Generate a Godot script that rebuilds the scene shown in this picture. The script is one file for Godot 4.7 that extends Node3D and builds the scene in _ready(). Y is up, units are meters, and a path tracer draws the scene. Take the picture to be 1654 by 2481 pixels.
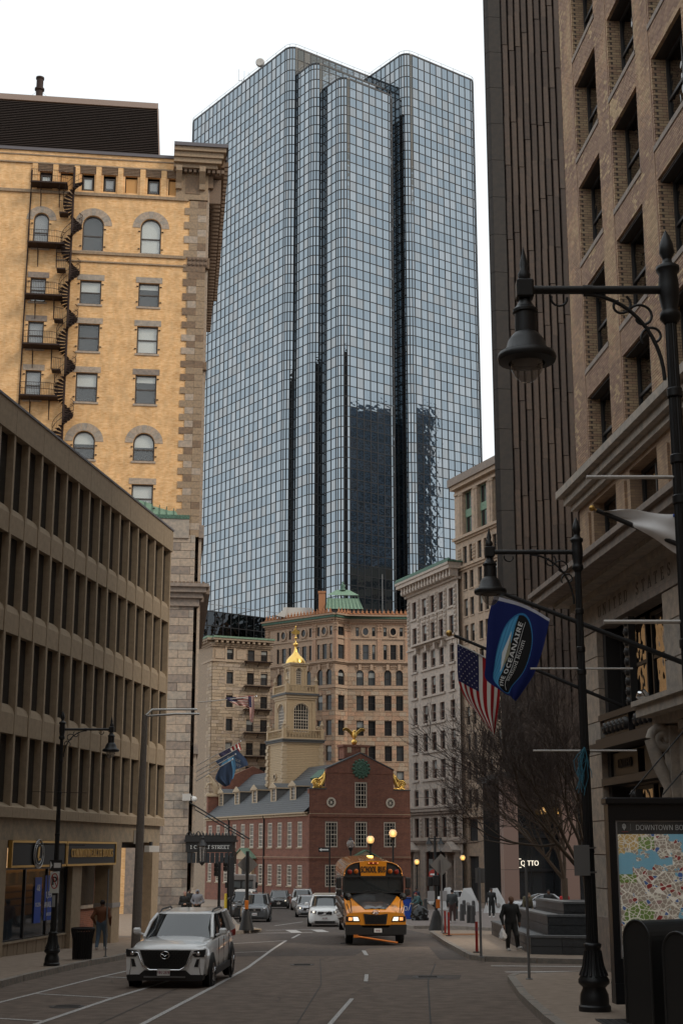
extends Node3D
# A downtown street that falls gently away from the camera. x right, y up, z towards the camera.
# "Plan" points below are Vector2(x, distance ahead), so the world z of a plan point is minus its second number.

const SLOPE := 0.02
var M := {}
var taken := {}
var cache := {}
var fr := Transform3D.IDENTITY      # frame of the facade being built, inside its building
var unit_box := BoxMesh.new()
var rng := RandomNumberGenerator.new()

class MB:
	var v := PackedVector3Array()
	var n := PackedVector3Array()
	var t := PackedVector2Array()
	var c := PackedColorArray()
	var col := Color.WHITE
	var uvs := false
	var cols := false
	func put(p: Vector3, m: Vector3, u := Vector2.ZERO) -> void:
		v.append(p); n.append(m); t.append(u); c.append(col)
	func quad(a: Vector3, b: Vector3, d: Vector3, e: Vector3) -> void:
		# corners run counter-clockwise seen from outside
		var m := (b - a).cross(d - a)
		if m.length_squared() < 1e-16: m = (d - a).cross(e - a)
		m = m.normalized()
		put(a, m, Vector2(0, 1)); put(d, m, Vector2(1, 0)); put(b, m, Vector2(1, 1))
		put(a, m, Vector2(0, 1)); put(e, m, Vector2(0, 0)); put(d, m, Vector2(1, 0))
	func tri(a: Vector3, b: Vector3, d: Vector3) -> void:
		var m := (b - a).cross(d - a).normalized()
		put(a, m); put(d, m); put(b, m)
	func box(o: Vector3, s: Vector3, b := Basis.IDENTITY) -> void:
		var x := b.x * s.x * 0.5; var y := b.y * s.y * 0.5; var z := b.z * s.z * 0.5
		quad(o - x - y + z, o + x - y + z, o + x + y + z, o - x + y + z)
		quad(o + x - y - z, o - x - y - z, o - x + y - z, o + x + y - z)
		quad(o + x - y + z, o + x - y - z, o + x + y - z, o + x + y + z)
		quad(o - x - y - z, o - x - y + z, o - x + y + z, o - x + y - z)
		quad(o - x + y + z, o + x + y + z, o + x + y - z, o - x + y - z)
		quad(o - x - y - z, o + x - y - z, o + x - y + z, o - x - y + z)
	func span(x0: float, x1: float, y0: float, y1: float, z0: float, z1: float) -> void:
		box(Vector3(x0 + x1, y0 + y1, z0 + z1) * 0.5, Vector3(x1 - x0, y1 - y0, z1 - z0))
	func rbox(o: Vector3, s: Vector3, r: float, b := Basis.IDENTITY) -> void:
		# box with chamfered edges
		var h := s * 0.5; var q := h - Vector3(r, r, r)
		for ax in 3:
			for sg in [-1.0, 1.0]:
				var u: int = (ax + 1) % 3; var w: int = (ax + 2) % 3
				var p := []
				for k in [[-1, -1], [1, -1], [1, 1], [-1, 1]]:
					var e := Vector3.ZERO
					e[ax] = h[ax] * sg; e[u] = q[u] * k[0]; e[w] = q[w] * k[1]
					p.append(o + b * e)
				if sg < 0: p.reverse()
				quad(p[0], p[1], p[2], p[3])
		for ax in 3:
			var u: int = (ax + 1) % 3; var w: int = (ax + 2) % 3
			for su in [-1.0, 1.0]:
				for sw in [-1.0, 1.0]:
					var p := []
					for k in [-1, 1]:
						var e := Vector3.ZERO; e[ax] = q[ax] * k; e[u] = h[u] * su; e[w] = q[w] * sw
						var f := Vector3.ZERO; f[ax] = q[ax] * k; f[u] = q[u] * su; f[w] = h[w] * sw
						p.append(o + b * e); p.append(o + b * f)
					if su * sw > 0: quad(p[0], p[2], p[3], p[1])
					else: quad(p[2], p[0], p[1], p[3])
		for sx in [-1.0, 1.0]:
			for sy in [-1.0, 1.0]:
				for sz in [-1.0, 1.0]:
					var a := o + b * Vector3(h.x * sx, q.y * sy, q.z * sz)
					var d := o + b * Vector3(q.x * sx, h.y * sy, q.z * sz)
					var e := o + b * Vector3(q.x * sx, q.y * sy, h.z * sz)
					if sx * sy * sz > 0: tri(a, d, e)
					else: tri(a, e, d)
	func grid(rows: Array, closed := false, flat := false) -> void:
		# rows of equally many points; counter-clockwise seen from outside when rows go up and points go right
		var R := rows.size(); var K: int = rows[0].size()
		var N := []
		for i in R:
			var a := PackedVector3Array()
			for j in K:
				var l: Vector3; var r: Vector3
				if closed:
					l = rows[i][(j + K - 1) % K]; r = rows[i][(j + 1) % K]
				else:
					l = rows[i][maxi(j - 1, 0)]; r = rows[i][mini(j + 1, K - 1)]
				var dn: Vector3 = rows[maxi(i - 1, 0)][j]; var up: Vector3 = rows[mini(i + 1, R - 1)][j]
				var m := (r - l).cross(up - dn)
				if m.length_squared() < 1e-14:
					var i2 := clampi(i, 1, maxi(1, R - 2))
					var rr: Vector3 = rows[i2][(j + 1) % K if closed else mini(j + 1, K - 1)]
					var ll: Vector3 = rows[i2][(j + K - 1) % K if closed else maxi(j - 1, 0)]
					m = (rr - ll).cross(up - dn)
				a.append(m.normalized() if m.length_squared() > 1e-14 else Vector3.UP)
			N.append(a)
		for i in R - 1:
			for j in (K if closed else K - 1):
				var k := (j + 1) % K
				if flat:
					quad(rows[i][j], rows[i][k], rows[i + 1][k], rows[i + 1][j])
					continue
				var u0 := float(j) / (K if closed else K - 1); var u1 := float(j + 1) / (K if closed else K - 1)
				var v0 := 1.0 - float(i) / (R - 1); var v1 := 1.0 - float(i + 1) / (R - 1)
				put(rows[i][j], N[i][j], Vector2(u0, v0)); put(rows[i + 1][k], N[i + 1][k], Vector2(u1, v1)); put(rows[i][k], N[i][k], Vector2(u1, v0))
				put(rows[i][j], N[i][j], Vector2(u0, v0)); put(rows[i + 1][j], N[i + 1][j], Vector2(u0, v1)); put(rows[i + 1][k], N[i + 1][k], Vector2(u1, v1))
	func fan(p: Array, up: Vector3) -> void:
		var o := Vector3.ZERO
		for q in p: o += q
		o /= p.size()
		for i in p.size():
			var a: Vector3 = p[i]; var b: Vector3 = p[(i + 1) % p.size()]
			if (a - o).cross(b - o).dot(up) >= 0: tri(o, a, b)
			else: tri(o, b, a)
	func tube(pts: Array, rad, seg := 8, caps := true) -> void:
		var rows := []
		var prev := Vector3.ZERO
		for i in pts.size():
			var d: Vector3 = (pts[mini(i + 1, pts.size() - 1)] - pts[maxi(i - 1, 0)]).normalized()
			var s := prev
			if i == 0: s = d.cross(Vector3.UP if absf(d.y) < 0.9 else Vector3.RIGHT)
			s = (s - d * s.dot(d)).normalized()
			prev = s
			var w := s.cross(d)
			var r: float = rad[i] if rad is Array else rad
			var a := []
			for k in seg:
				var g := TAU * k / seg
				a.append(pts[i] + (s * cos(g) + w * -sin(g)) * r)
			rows.append(a)
		grid(rows, true)
		if caps:
			fan(rows[0], pts[0] - pts[1]); fan(rows[-1], pts[-1] - pts[-2])
	func lathe(prof: Array, seg := 16, o := Vector3.ZERO, b := Basis.IDENTITY) -> void:
		# profile of Vector2(radius, height) running upwards; each piece is shaded on its own
		for i in prof.size() - 1:
			var rows := []
			for q in [prof[i], prof[i + 1]]:
				var a := []
				for k in seg:
					var g := TAU * k / seg
					a.append(o + b * Vector3(cos(g) * q.x, q.y, -sin(g) * q.x))
				rows.append(a)
			grid(rows, true)
	func turned(prof: Array, seg := 16, o := Vector3.ZERO, b := Basis.IDENTITY) -> void:
		# the same, shaded smoothly along its height
		var rows := []
		for q in prof:
			var a := []
			for k in seg:
				var g := TAU * k / seg
				a.append(o + b * Vector3(cos(g) * maxf(q.x, 0.0005), q.y, -sin(g) * maxf(q.x, 0.0005)))
			rows.append(a)
		grid(rows, true)
	func slab(poly: PackedVector2Array, z0: float, z1: float, x := Transform3D.IDENTITY) -> void:
		# polygon in x and y, thick from z0 to z1
		var idx := Geometry2D.triangulate_polygon(poly)
		for i in range(0, idx.size(), 3):
			var p := poly[idx[i]]; var q := poly[idx[i + 1]]; var r := poly[idx[i + 2]]
			if (q - p).cross(r - p) < 0:
				var s := q; q = r; r = s
			tri(x * Vector3(p.x, p.y, z1), x * Vector3(q.x, q.y, z1), x * Vector3(r.x, r.y, z1))
			tri(x * Vector3(p.x, p.y, z0), x * Vector3(r.x, r.y, z0), x * Vector3(q.x, q.y, z0))
		var ccw := not Geometry2D.is_polygon_clockwise(poly)
		for i in poly.size():
			var a := poly[i]; var d := poly[(i + 1) % poly.size()]
			if not ccw:
				var s := a; a = d; d = s
			quad(x * Vector3(a.x, a.y, z0), x * Vector3(d.x, d.y, z0), x * Vector3(d.x, d.y, z1), x * Vector3(a.x, a.y, z1))
	func flat_poly(poly: PackedVector2Array, z: float, x := Transform3D.IDENTITY) -> void:
		var idx := Geometry2D.triangulate_polygon(poly)
		for i in range(0, idx.size(), 3):
			var p := poly[idx[i]]; var q := poly[idx[i + 1]]; var r := poly[idx[i + 2]]
			if (q - p).cross(r - p) < 0:
				var s := q; q = r; r = s
			tri(x * Vector3(p.x, p.y, z), x * Vector3(q.x, q.y, z), x * Vector3(r.x, r.y, z))
	func mesh() -> ArrayMesh:
		var a := []
		a.resize(Mesh.ARRAY_MAX)
		a[Mesh.ARRAY_VERTEX] = v; a[Mesh.ARRAY_NORMAL] = n
		if uvs: a[Mesh.ARRAY_TEX_UV] = t
		if cols: a[Mesh.ARRAY_COLOR] = c
		var m := ArrayMesh.new()
		m.add_surface_from_arrays(Mesh.PRIMITIVE_TRIANGLES, a)
		return m

func mb(cols := false, uvs := false) -> MB:
	var b := MB.new(); b.cols = cols; b.uvs = uvs
	return b

func gy(ahead: float) -> float:      # height of the road
	return -SLOPE * ahead
func onroad(x: float, ahead: float, lift := 0.0) -> Vector3:
	return Vector3(x, gy(ahead) + lift, -ahead)

func numbered(called: String) -> String:
	var k: int = taken.get(called, -1) + 1
	taken[called] = k
	return called if k == 0 else "%s_%03d" % [called, k]

func tag(o: Node, label: String, category: String, group := "", kind := "") -> void:
	o.set_meta("label", label); o.set_meta("category", category)
	if group: o.set_meta("group", group)
	if kind: o.set_meta("kind", kind)

func thing(called: String, label: String, category: String, at := Vector3.ZERO, turn := 0.0, group := "") -> Node3D:
	var o := Node3D.new()
	o.name = numbered(called)
	o.position = at; o.rotation.y = turn
	add_child(o)
	tag(o, label, category, group)
	return o

func part(parent: Node, called: String, mesh: Mesh, m: Material, at := Transform3D.IDENTITY) -> MeshInstance3D:
	var o := MeshInstance3D.new()
	o.name = called; o.mesh = mesh; o.material_override = m; o.transform = at
	parent.add_child(o, true)
	return o

func pb(parent: Node, called: String, b: MB, m: Material, at := Transform3D.IDENTITY) -> MeshInstance3D:
	return part(parent, called, b.mesh(), m, at)

func bx(parent: Node, called: String, m: Material, x0: float, x1: float, y0: float, y1: float, z0: float, z1: float) -> MeshInstance3D:
	# a box piece inside the current facade frame: along, up, out
	var b := Basis.from_scale(Vector3(x1 - x0, y1 - y0, z1 - z0))
	return part(parent, called, unit_box, m, fr * Transform3D(b, Vector3(x0 + x1, y0 + y1, z0 + z1) * 0.5))

func setting(called: String, b: MB, m: Material) -> MeshInstance3D:
	var o := pb(self, numbered(called), b, m)
	o.set_meta("kind", "structure")
	return o

func copy_of(o: Node3D, called: String, at: Vector3, turn: float, label := "") -> Node3D:
	var r: Node3D = o.duplicate()
	r.name = numbered(called)
	add_child(r)
	r.position = at; r.rotation.y = turn
	if label: r.set_meta("label", label)
	return r

func facade(l: Vector2, r: Vector2) -> Transform3D:
	# frame of a wall whose left end (seen from outside) is plan point l and right end r: x along, y up, z out
	var x := Vector3(r.x - l.x, 0, -(r.y - l.y)).normalized()
	return Transform3D(Basis(x, Vector3.UP, x.cross(Vector3.UP)), Vector3(l.x, 0, -l.y))

func building(called: String, label: String, category: String, f: Transform3D) -> Node3D:
	var o := Node3D.new()
	o.name = numbered(called); o.transform = f
	add_child(o)
	tag(o, label, category)
	fr = Transform3D.IDENTITY
	return o

func text_mesh(s: String, size: float, depth := 0.01, face := "Droid Sans", bold := false) -> TextMesh:
	var f := SystemFont.new()
	f.font_names = PackedStringArray([face])
	if bold: f.font_weight = 700
	var m := TextMesh.new()
	m.text = s; m.font = f; m.font_size = 48; m.pixel_size = size / 48.0; m.depth = depth
	return m

# ---------------------------------------------------------------- materials
func noise_img(seed_: int, freq: float, size := 256, oct := 4, kind := FastNoiseLite.TYPE_SIMPLEX_SMOOTH) -> PackedByteArray:
	var f := FastNoiseLite.new()
	f.seed = seed_; f.frequency = freq; f.noise_type = kind; f.fractal_octaves = oct
	var im := f.get_seamless_image(size, size)
	im.convert(Image.FORMAT_L8)
	return im.get_data()

func grain(name_: String, fine: float, fine_amt: float, coarse: float, coarse_amt: float, size := 512, warm := 0.0) -> ImageTexture:
	# tone variation round 1: fine speckle times broad patches; warm lets the patches lean brown or grey
	if cache.has(name_): return cache[name_]
	var a := noise_img(hash(name_) % 9999, fine, size, 3)
	var b := noise_img(hash(name_) % 7777 + 5, coarse, size, 4)
	var d := PackedByteArray()
	d.resize(size * size * 3)
	var code := PackedByteArray()          # linear share of 1 -> sRGB byte; a tone of 1 is stored as 0.5 linear
	for i in 257: code.append(int(pow(i / 256.0, 1.0 / 2.2) * 255.0))
	for i in size * size:
		var p := (a[i] / 255.0 - 0.5) * fine_amt * 2.0
		var q := (b[i] / 255.0 - 0.5) * coarse_amt * 2.0
		var k := clampf((1.0 + p) * (1.0 + q), 0.1, 1.9) * 128.0
		d[i * 3] = code[clampi(int(k * (1.0 + q * warm)), 0, 256)]; d[i * 3 + 1] = code[int(k)]; d[i * 3 + 2] = code[clampi(int(k * (1.0 - q * warm)), 0, 256)]
	var im := Image.create_from_data(size, size, false, Image.FORMAT_RGB8, d)
	im.generate_mipmaps()
	cache[name_] = ImageTexture.create_from_image(im)
	return cache[name_]

func lin(r: float, g: float, b: float) -> Color:
	return Color(r, g, b).linear_to_srgb()

func mat(key: String, r: float, g: float, b: float, rough := 0.8, metal := 0.0) -> StandardMaterial3D:
	var m := StandardMaterial3D.new()
	m.albedo_color = lin(r, g, b); m.roughness = rough; m.metallic = metal
	m.resource_name = key
	M[key] = m
	return m

func textured(key: String, tex: ImageTexture, metres: float, r: float, g: float, b: float, rough := 0.85, bump := 0.0) -> StandardMaterial3D:
	# base colour times a grain round 0.5 linear, laid over the world every so many metres
	var m := mat(key, minf(r * 2.0, 1.0), minf(g * 2.0, 1.0), minf(b * 2.0, 1.0), rough)
	m.albedo_texture = tex
	m.uv1_triplanar = true; m.uv1_world_triplanar = true; m.uv1_scale = Vector3.ONE / metres
	if bump > 0.0:
		m.heightmap_enabled = true; m.heightmap_texture = tex; m.heightmap_scale = bump
	return m

func _ready() -> void:
	rng.seed = 7
	# ------------------------------------------------ camera, sky, light
	var cam := Camera3D.new()
	cam.name = "camera"; cam.position = Vector3(0, 2.5, 0); cam.rotation_degrees = Vector3(13.377, 0, 0)
	cam.fov = 39.596; cam.near = 0.1; cam.far = 2000.0
	add_child(cam); cam.current = true
	var env := Environment.new()
	var sky_mat := ProceduralSkyMaterial.new()
	sky_mat.sky_top_color = Color(0.94, 0.965, 0.98); sky_mat.sky_horizon_color = Color(0.965, 0.985, 0.995); sky_mat.sky_curve = 0.2
	sky_mat.ground_bottom_color = Color(0.25, 0.24, 0.23); sky_mat.ground_horizon_color = Color(0.55, 0.55, 0.55)
	sky_mat.sky_energy_multiplier = 1.02; sky_mat.sun_angle_max = 1.0
	var sky := Sky.new(); sky.sky_material = sky_mat
	env.background_mode = Environment.BG_SKY; env.sky = sky
	env.tonemap_mode = Environment.TONE_MAPPER_LINEAR; env.tonemap_exposure = 1.1
	env.sdfgi_enabled = true; env.ssao_enabled = true; env.ssil_enabled = true
	var we := WorldEnvironment.new(); we.name = "environment"; we.environment = env
	add_child(we)
	var sun := DirectionalLight3D.new()
	sun.name = "sun"; sun.light_energy = 0.5; sun.light_angular_distance = 14.0; sun.light_color = Color(1.0, 0.95, 0.88)
	sun.shadow_enabled = true; sun.rotation_degrees = Vector3(-40, 60, 0)
	add_child(sun)
	materials()
	# ------------------------------------------------ the place
	make_ground()
	concrete_office()
	brick_tower()
	glass_tower()
	old_brick_hall()
	round_window_block()
	rusticated_block()
	pale_block()
	tan_block()
	brown_tower()
	right_brick_block()
	off_frame()
	# ------------------------------------------------ things in the street
	vehicles()
	street_furniture()
	flags()
	trees()
	people()

func materials() -> void:
	var fine := grain("fine", 0.12, 0.16, 0.012, 0.10)
	var rough := grain("rough", 0.2, 0.42, 0.015, 0.16)
	var stain := grain("stain", 0.08, 0.14, 0.018, 0.24, 512, 0.25)
	textured("concrete", rough, 2.5, 0.32, 0.245, 0.165, 0.92)
	textured("concrete_smooth", stain, 5.0, 0.3, 0.24, 0.17, 0.9)
	textured("granite", stain, 4.0, 0.36, 0.31, 0.26, 0.85)
	textured("granite_warm", stain, 3.1, 0.41, 0.33, 0.26, 0.85)
	textured("granite_dark", stain, 3.7, 0.27, 0.22, 0.185, 0.85)
	textured("quoin", stain, 2.3, 0.33, 0.24, 0.16, 0.9, 0.2)
	textured("quoin_dark", stain, 2.9, 0.22, 0.15, 0.1, 0.9, 0.2)
	textured("carved", stain, 1.1, 0.2, 0.14, 0.1, 0.9, 1.0)
	textured("sandstone", stain, 3.3, 0.42, 0.30, 0.215, 0.9, 0.3)
	textured("sandstone_dark", stain, 2.6, 0.36, 0.25, 0.175, 0.9, 0.3)
	textured("sandstone_red", stain, 2.9, 0.42, 0.265, 0.18, 0.9, 0.3)
	textured("buff", stain, 3.9, 0.42, 0.325, 0.24, 0.9, 0.4)
	textured("buff_dark", stain, 3.1, 0.34, 0.26, 0.19, 0.9, 0.4)
	textured("pale", stain, 5.3, 0.48, 0.41, 0.355, 0.9)
	textured("tan", stain, 5.9, 0.44, 0.335, 0.25, 0.9)
	textured("cream", fine, 2.0, 0.5, 0.38, 0.24, 0.7)
	textured("trim", fine, 1.5, 0.5, 0.395, 0.27, 0.7)
	textured("slate", grain("slate", 0.09, 0.3, 0.03, 0.15), 3.0, 0.1, 0.105, 0.11, 0.7, 0.4)
	textured("brown_panel", stain, 6.0, 0.058, 0.036, 0.024, 0.7)
	textured("brown_panel_dark", stain, 5.0, 0.044, 0.028, 0.02, 0.75)
	textured("brown_slab", stain, 7.0, 0.03, 0.024, 0.02, 0.8)
	textured("copper", grain("copper", 0.05, 0.2, 0.02, 0.25, 256), 2.0, 0.17, 0.27, 0.19, 0.7)
	textured("copper_dark", grain("copper2", 0.06, 0.5, 0.03, 0.4, 256), 2.0, 0.06, 0.13, 0.09, 0.6)
	textured("terracotta", stain, 1.0, 0.38, 0.17, 0.08, 0.8, 1.0)
	textured("asphalt", grain("asphalt", 0.24, 0.5, 0.012, 0.34, 1024), 7.0, 0.155, 0.116, 0.09, 0.9)
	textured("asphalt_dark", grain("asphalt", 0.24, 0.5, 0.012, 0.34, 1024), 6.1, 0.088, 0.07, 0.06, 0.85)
	textured("pavement", grain("pave", 0.25, 0.22, 0.01, 0.2, 1024), 4.0, 0.3, 0.23, 0.175, 0.9)
	textured("kerb", stain, 2.0, 0.27, 0.235, 0.2, 0.85)
	textured("plaza", grain("pave", 0.25, 0.22, 0.01, 0.2, 1024), 3.1, 0.2, 0.165, 0.15, 0.9)
	textured("road_paint", grain("paint", 0.1, 0.5, 0.05, 0.5, 256), 0.9, 0.5, 0.48, 0.46, 0.8)
	textured("planter", grain("planter", 0.1, 0.3, 0.03, 0.3, 256), 1.6, 0.05, 0.052, 0.055, 0.5)
	textured("planter_top", stain, 1.6, 0.16, 0.165, 0.17, 0.6)
	textured("bark", grain("bark", 0.1, 0.6, 0.04, 0.3, 256), 0.5, 0.085, 0.06, 0.042, 0.95)
	textured("twig", fine, 0.6, 0.075, 0.054, 0.045, 0.9)
	textured("red_brick", brick_tex("red", Color(0.27, 0.1, 0.06), Color(0.15, 0.055, 0.04), Color(0.3, 0.24, 0.2)), 2.4, 0.5, 0.5, 0.5, 0.9)
	textured("gold_brick", brick_tex("gold", Color(0.84, 0.54, 0.27), Color(0.66, 0.34, 0.11), Color(0.7, 0.52, 0.34), 4), 9.6, 0.5, 0.5, 0.5, 0.9)
	textured("tan_brick", brick_tex("tan", Color(0.44, 0.30, 0.18), Color(0.3, 0.19, 0.13), Color(0.2, 0.15, 0.12)), 2.4, 0.5, 0.5, 0.5, 0.9)
	mat("brick_bed", 0.1, 0.075, 0.06, 0.95)
	var bt := [[0.46, 0.32, 0.20], [0.42, 0.27, 0.175], [0.36, 0.24, 0.165], [0.31, 0.2, 0.145], [0.50, 0.36, 0.22]]
	for k in 5: textured("brick_tone_%d" % k, fine, 0.7, bt[k][0], bt[k][1], bt[k][2], 0.9)
	var bmny := textured("brick_many", fine, 0.7, 0.5, 0.5, 0.5, 0.9)
	bmny.vertex_color_use_as_albedo = true; bmny.albedo_texture = null; bmny.albedo_color = Color.WHITE
	mat("granite_cut", 0.13, 0.11, 0.1, 0.9); mat("cast_worn", 0.07, 0.062, 0.058, 0.6)
	mat("gold_brick_patch", 0.56, 0.3, 0.11, 0.9)
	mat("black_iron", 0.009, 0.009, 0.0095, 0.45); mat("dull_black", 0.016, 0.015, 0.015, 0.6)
	mat("rust_iron", 0.035, 0.018, 0.013, 0.7, 0.3)
	mat("black_steel", 0.02, 0.02, 0.022, 0.35, 0.3)
	mat("cast_dark", 0.03, 0.027, 0.026, 0.5)
	mat("bronze_frame", 0.035, 0.03, 0.027, 0.45)
	mat("window_brown", 0.07, 0.055, 0.045, 0.5); mat("window_red", 0.1, 0.035, 0.022, 0.5)
	mat("blind", 0.62, 0.64, 0.6, 0.8); mat("blind_grey", 0.3, 0.31, 0.31, 0.8)
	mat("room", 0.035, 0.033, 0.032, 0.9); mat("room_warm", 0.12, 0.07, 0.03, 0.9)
	mat("white_frame", 0.62, 0.55, 0.46, 0.6)
	mat("gold", 0.95, 0.62, 0.18, 0.28, 1.0); mat("dull_gold", 0.55, 0.34, 0.1, 0.42, 0.9)
	mat("steel", 0.5, 0.5, 0.5, 0.4, 0.9); mat("galvanised", 0.22, 0.22, 0.22, 0.5, 0.6); mat("aluminium", 0.6, 0.58, 0.55, 0.5, 0.7)
	mat("chrome", 0.75, 0.75, 0.76, 0.12, 1.0)
	mat("pane_dark", 0.02, 0.021, 0.023, 0.06); mat("pane_mid", 0.05, 0.054, 0.058, 0.08); mat("pane_blind", 0.3, 0.31, 0.3, 0.25)
	mat("rubber", 0.012, 0.012, 0.012, 0.85); mat("red", 0.35, 0.03, 0.02, 0.5); mat("orange", 0.6, 0.17, 0.02, 0.5); mat("yellow", 0.6, 0.42, 0.03, 0.6)
	mat("white", 0.72, 0.72, 0.7, 0.6); mat("off_white", 0.5, 0.48, 0.45, 0.7); mat("navy", 0.012, 0.03, 0.13, 0.7); mat("blue", 0.01, 0.06, 0.35, 0.5); mat("green", 0.02, 0.2, 0.07, 0.5)
	mat("amber_lens", 0.4, 0.1, 0.01, 0.15); mat("red_lens", 0.22, 0.02, 0.01, 0.15); mat("screen_grey", 0.12, 0.14, 0.15, 0.05)
	textured("pole_pebble", rough, 0.8, 0.2, 0.17, 0.145, 0.9, 0.4); mat("bollard", 0.045, 0.043, 0.042, 0.5); mat("barrier", 0.5, 0.49, 0.48, 0.7); mat("mailbox", 0.018, 0.018, 0.018, 0.45); mat("planter_b", 0.062, 0.064, 0.068, 0.5)
	var ps := mat("person_skin", 1, 1, 1, 0.8); ps.vertex_color_use_as_albedo = true
	for q in [["white_cloth", 0.78, 0.77, 0.76], ["navy_cloth", 0.02, 0.045, 0.1], ["sky_cloth", 0.12, 0.33, 0.55]]:
		var cm := mat(q[0], q[1], q[2], q[3], 0.9); cm.backlight_enabled = true; cm.backlight = Color(0.3, 0.3, 0.3); cm.cull_mode = BaseMaterial3D.CULL_DISABLED
	mat("sign_back", 0.17, 0.16, 0.15, 0.6); mat("sheet_grey", 0.28, 0.26, 0.25, 0.6); mat("timber", 0.24, 0.18, 0.12, 0.8); mat("pink_granite", 0.3, 0.19, 0.15, 0.4)
	mat("mirrored_slab", 0.13, 0.17, 0.225, 0.6); mat("mirrored_low", 0.13, 0.12, 0.105, 0.7)
	mat("louvre", 0.075, 0.052, 0.042, 0.6); mat("louvre_cap", 0.3, 0.22, 0.18, 0.6); mat("coping", 0.12, 0.11, 0.12, 0.6)
	var g := mat("clear", 0.5, 0.55, 0.56, 0.04); g.transparency = BaseMaterial3D.TRANSPARENCY_ALPHA; g.albedo_color.a = 0.06
	var tn := mat("tinted", 0.03, 0.035, 0.04, 0.04); tn.transparency = BaseMaterial3D.TRANSPARENCY_ALPHA; tn.albedo_color.a = 0.8
	# mirror glass of the tower: a metal-coated pane, very slightly uneven
	for k in 4:
		var m := mat("mirror_%d" % k, [0.27, 0.315, 0.36, 0.32][k], [0.315, 0.355, 0.385, 0.335][k], [0.35, 0.385, 0.405, 0.345][k], 0.035, 1.0)
		m.normal_enabled = true; m.normal_texture = wobble(); m.normal_scale = 0.018
		m.uv1_triplanar = true; m.uv1_world_triplanar = true; m.uv1_scale = Vector3.ONE / 6.0
	var dg := mat("dark_mirror", 0.055, 0.06, 0.065, 0.03, 1.0)
	dg.normal_enabled = true; dg.normal_texture = wobble(); dg.normal_scale = 0.25; dg.uv1_triplanar = true; dg.uv1_world_triplanar = true; dg.uv1_scale = Vector3.ONE / 7.0
	var wg := mat("window_mirror", 0.16, 0.155, 0.15, 0.03, 1.0)
	wg.normal_enabled = true; wg.normal_texture = wobble(); wg.normal_scale = 0.12; wg.uv1_triplanar = true; wg.uv1_world_triplanar = true; wg.uv1_scale = Vector3.ONE / 3.0
	for k in [["lamp_warm", Color(1, 0.74, 0.32), 0.55], ["lamp_white", Color(1, 0.95, 0.85), 1.3], ["lamp_amber", Color(1, 0.6, 0.15), 1.1]]:
		var m := mat(k[0], 0.5, 0.5, 0.5, 0.4)
		m.emission_enabled = true; m.emission = k[1]; m.emission_energy_multiplier = k[2]

func wobble() -> ImageTexture:
	if cache.has("wobble"): return cache["wobble"]
	var f := FastNoiseLite.new(); f.seed = 11; f.frequency = 0.02; f.fractal_octaves = 2
	var im := f.get_seamless_image(256, 256)
	im.convert(Image.FORMAT_RGBA8)
	im.bump_map_to_normal_map(14.0)
	cache["wobble"] = ImageTexture.create_from_image(im)
	return cache["wobble"]

func brick_tex(key: String, a: Color, b: Color, mortar: Color, tiles := 1) -> ImageTexture:
	# running bond, 2.4 m to a tile: 32 courses of 10 bricks, tones between a and b; broad rain-streaked weathering over it
	var W := 640 if tiles == 1 else 1280
	var cw := W / (10 * tiles); var ch := W / (32 * tiles)
	var f := FastNoiseLite.new(); f.seed = hash(key) % 500; f.frequency = 0.01; f.fractal_octaves = 4
	var im0 := f.get_seamless_image(W, W / 4); im0.resize(W, W); im0.convert(Image.FORMAT_L8)
	var streak := im0.get_data()
	var big := noise_img(hash(key) % 311, 0.005, W, 4)
	var d := PackedByteArray(); d.resize(W * W * 3)
	var r := RandomNumberGenerator.new(); r.seed = hash(key)
	var tones := []
	for i in 32 * tiles:
		var row := []
		for j in 10 * tiles: row.append(a.lerp(b, clampf(r.randfn(0.4, 0.26), 0.0, 1.0)))
		tones.append(row)
	var code := PackedByteArray()
	for i in 1025: code.append(int(pow(i / 1024.0, 0.4545) * 255.0))
	for y in W:
		var cy := y / ch; var fy := y % ch
		for x in W:
			var xs := (x + (cw / 2 if cy % 2 else 0)) % W
			var c: Color = tones[cy][xs / cw]
			if fy < (2 if tiles == 1 else 1) or xs % cw < 2: c = mortar
			var q := 0.7 + 0.3 * big[y * W + x] / 255.0 + 0.26 * streak[y * W + x] / 255.0
			var i := (y * W + x) * 3
			q *= 1024.0
			d[i] = code[mini(int(c.r * q), 1024)]; d[i + 1] = code[mini(int(c.g * q), 1024)]; d[i + 2] = code[mini(int(c.b * q), 1024)]
	var im := Image.create_from_data(W, W, false, Image.FORMAT_RGB8, d)
	im.generate_mipmaps()
	return ImageTexture.create_from_image(im)

func hang(b: Node, called: String, m: MB, mm: Material, at: Vector3, turn := 0.0) -> MeshInstance3D:
	return pb(b, called, m, mm, fr * Transform3D(Basis(Vector3.UP, turn), at))

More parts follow.
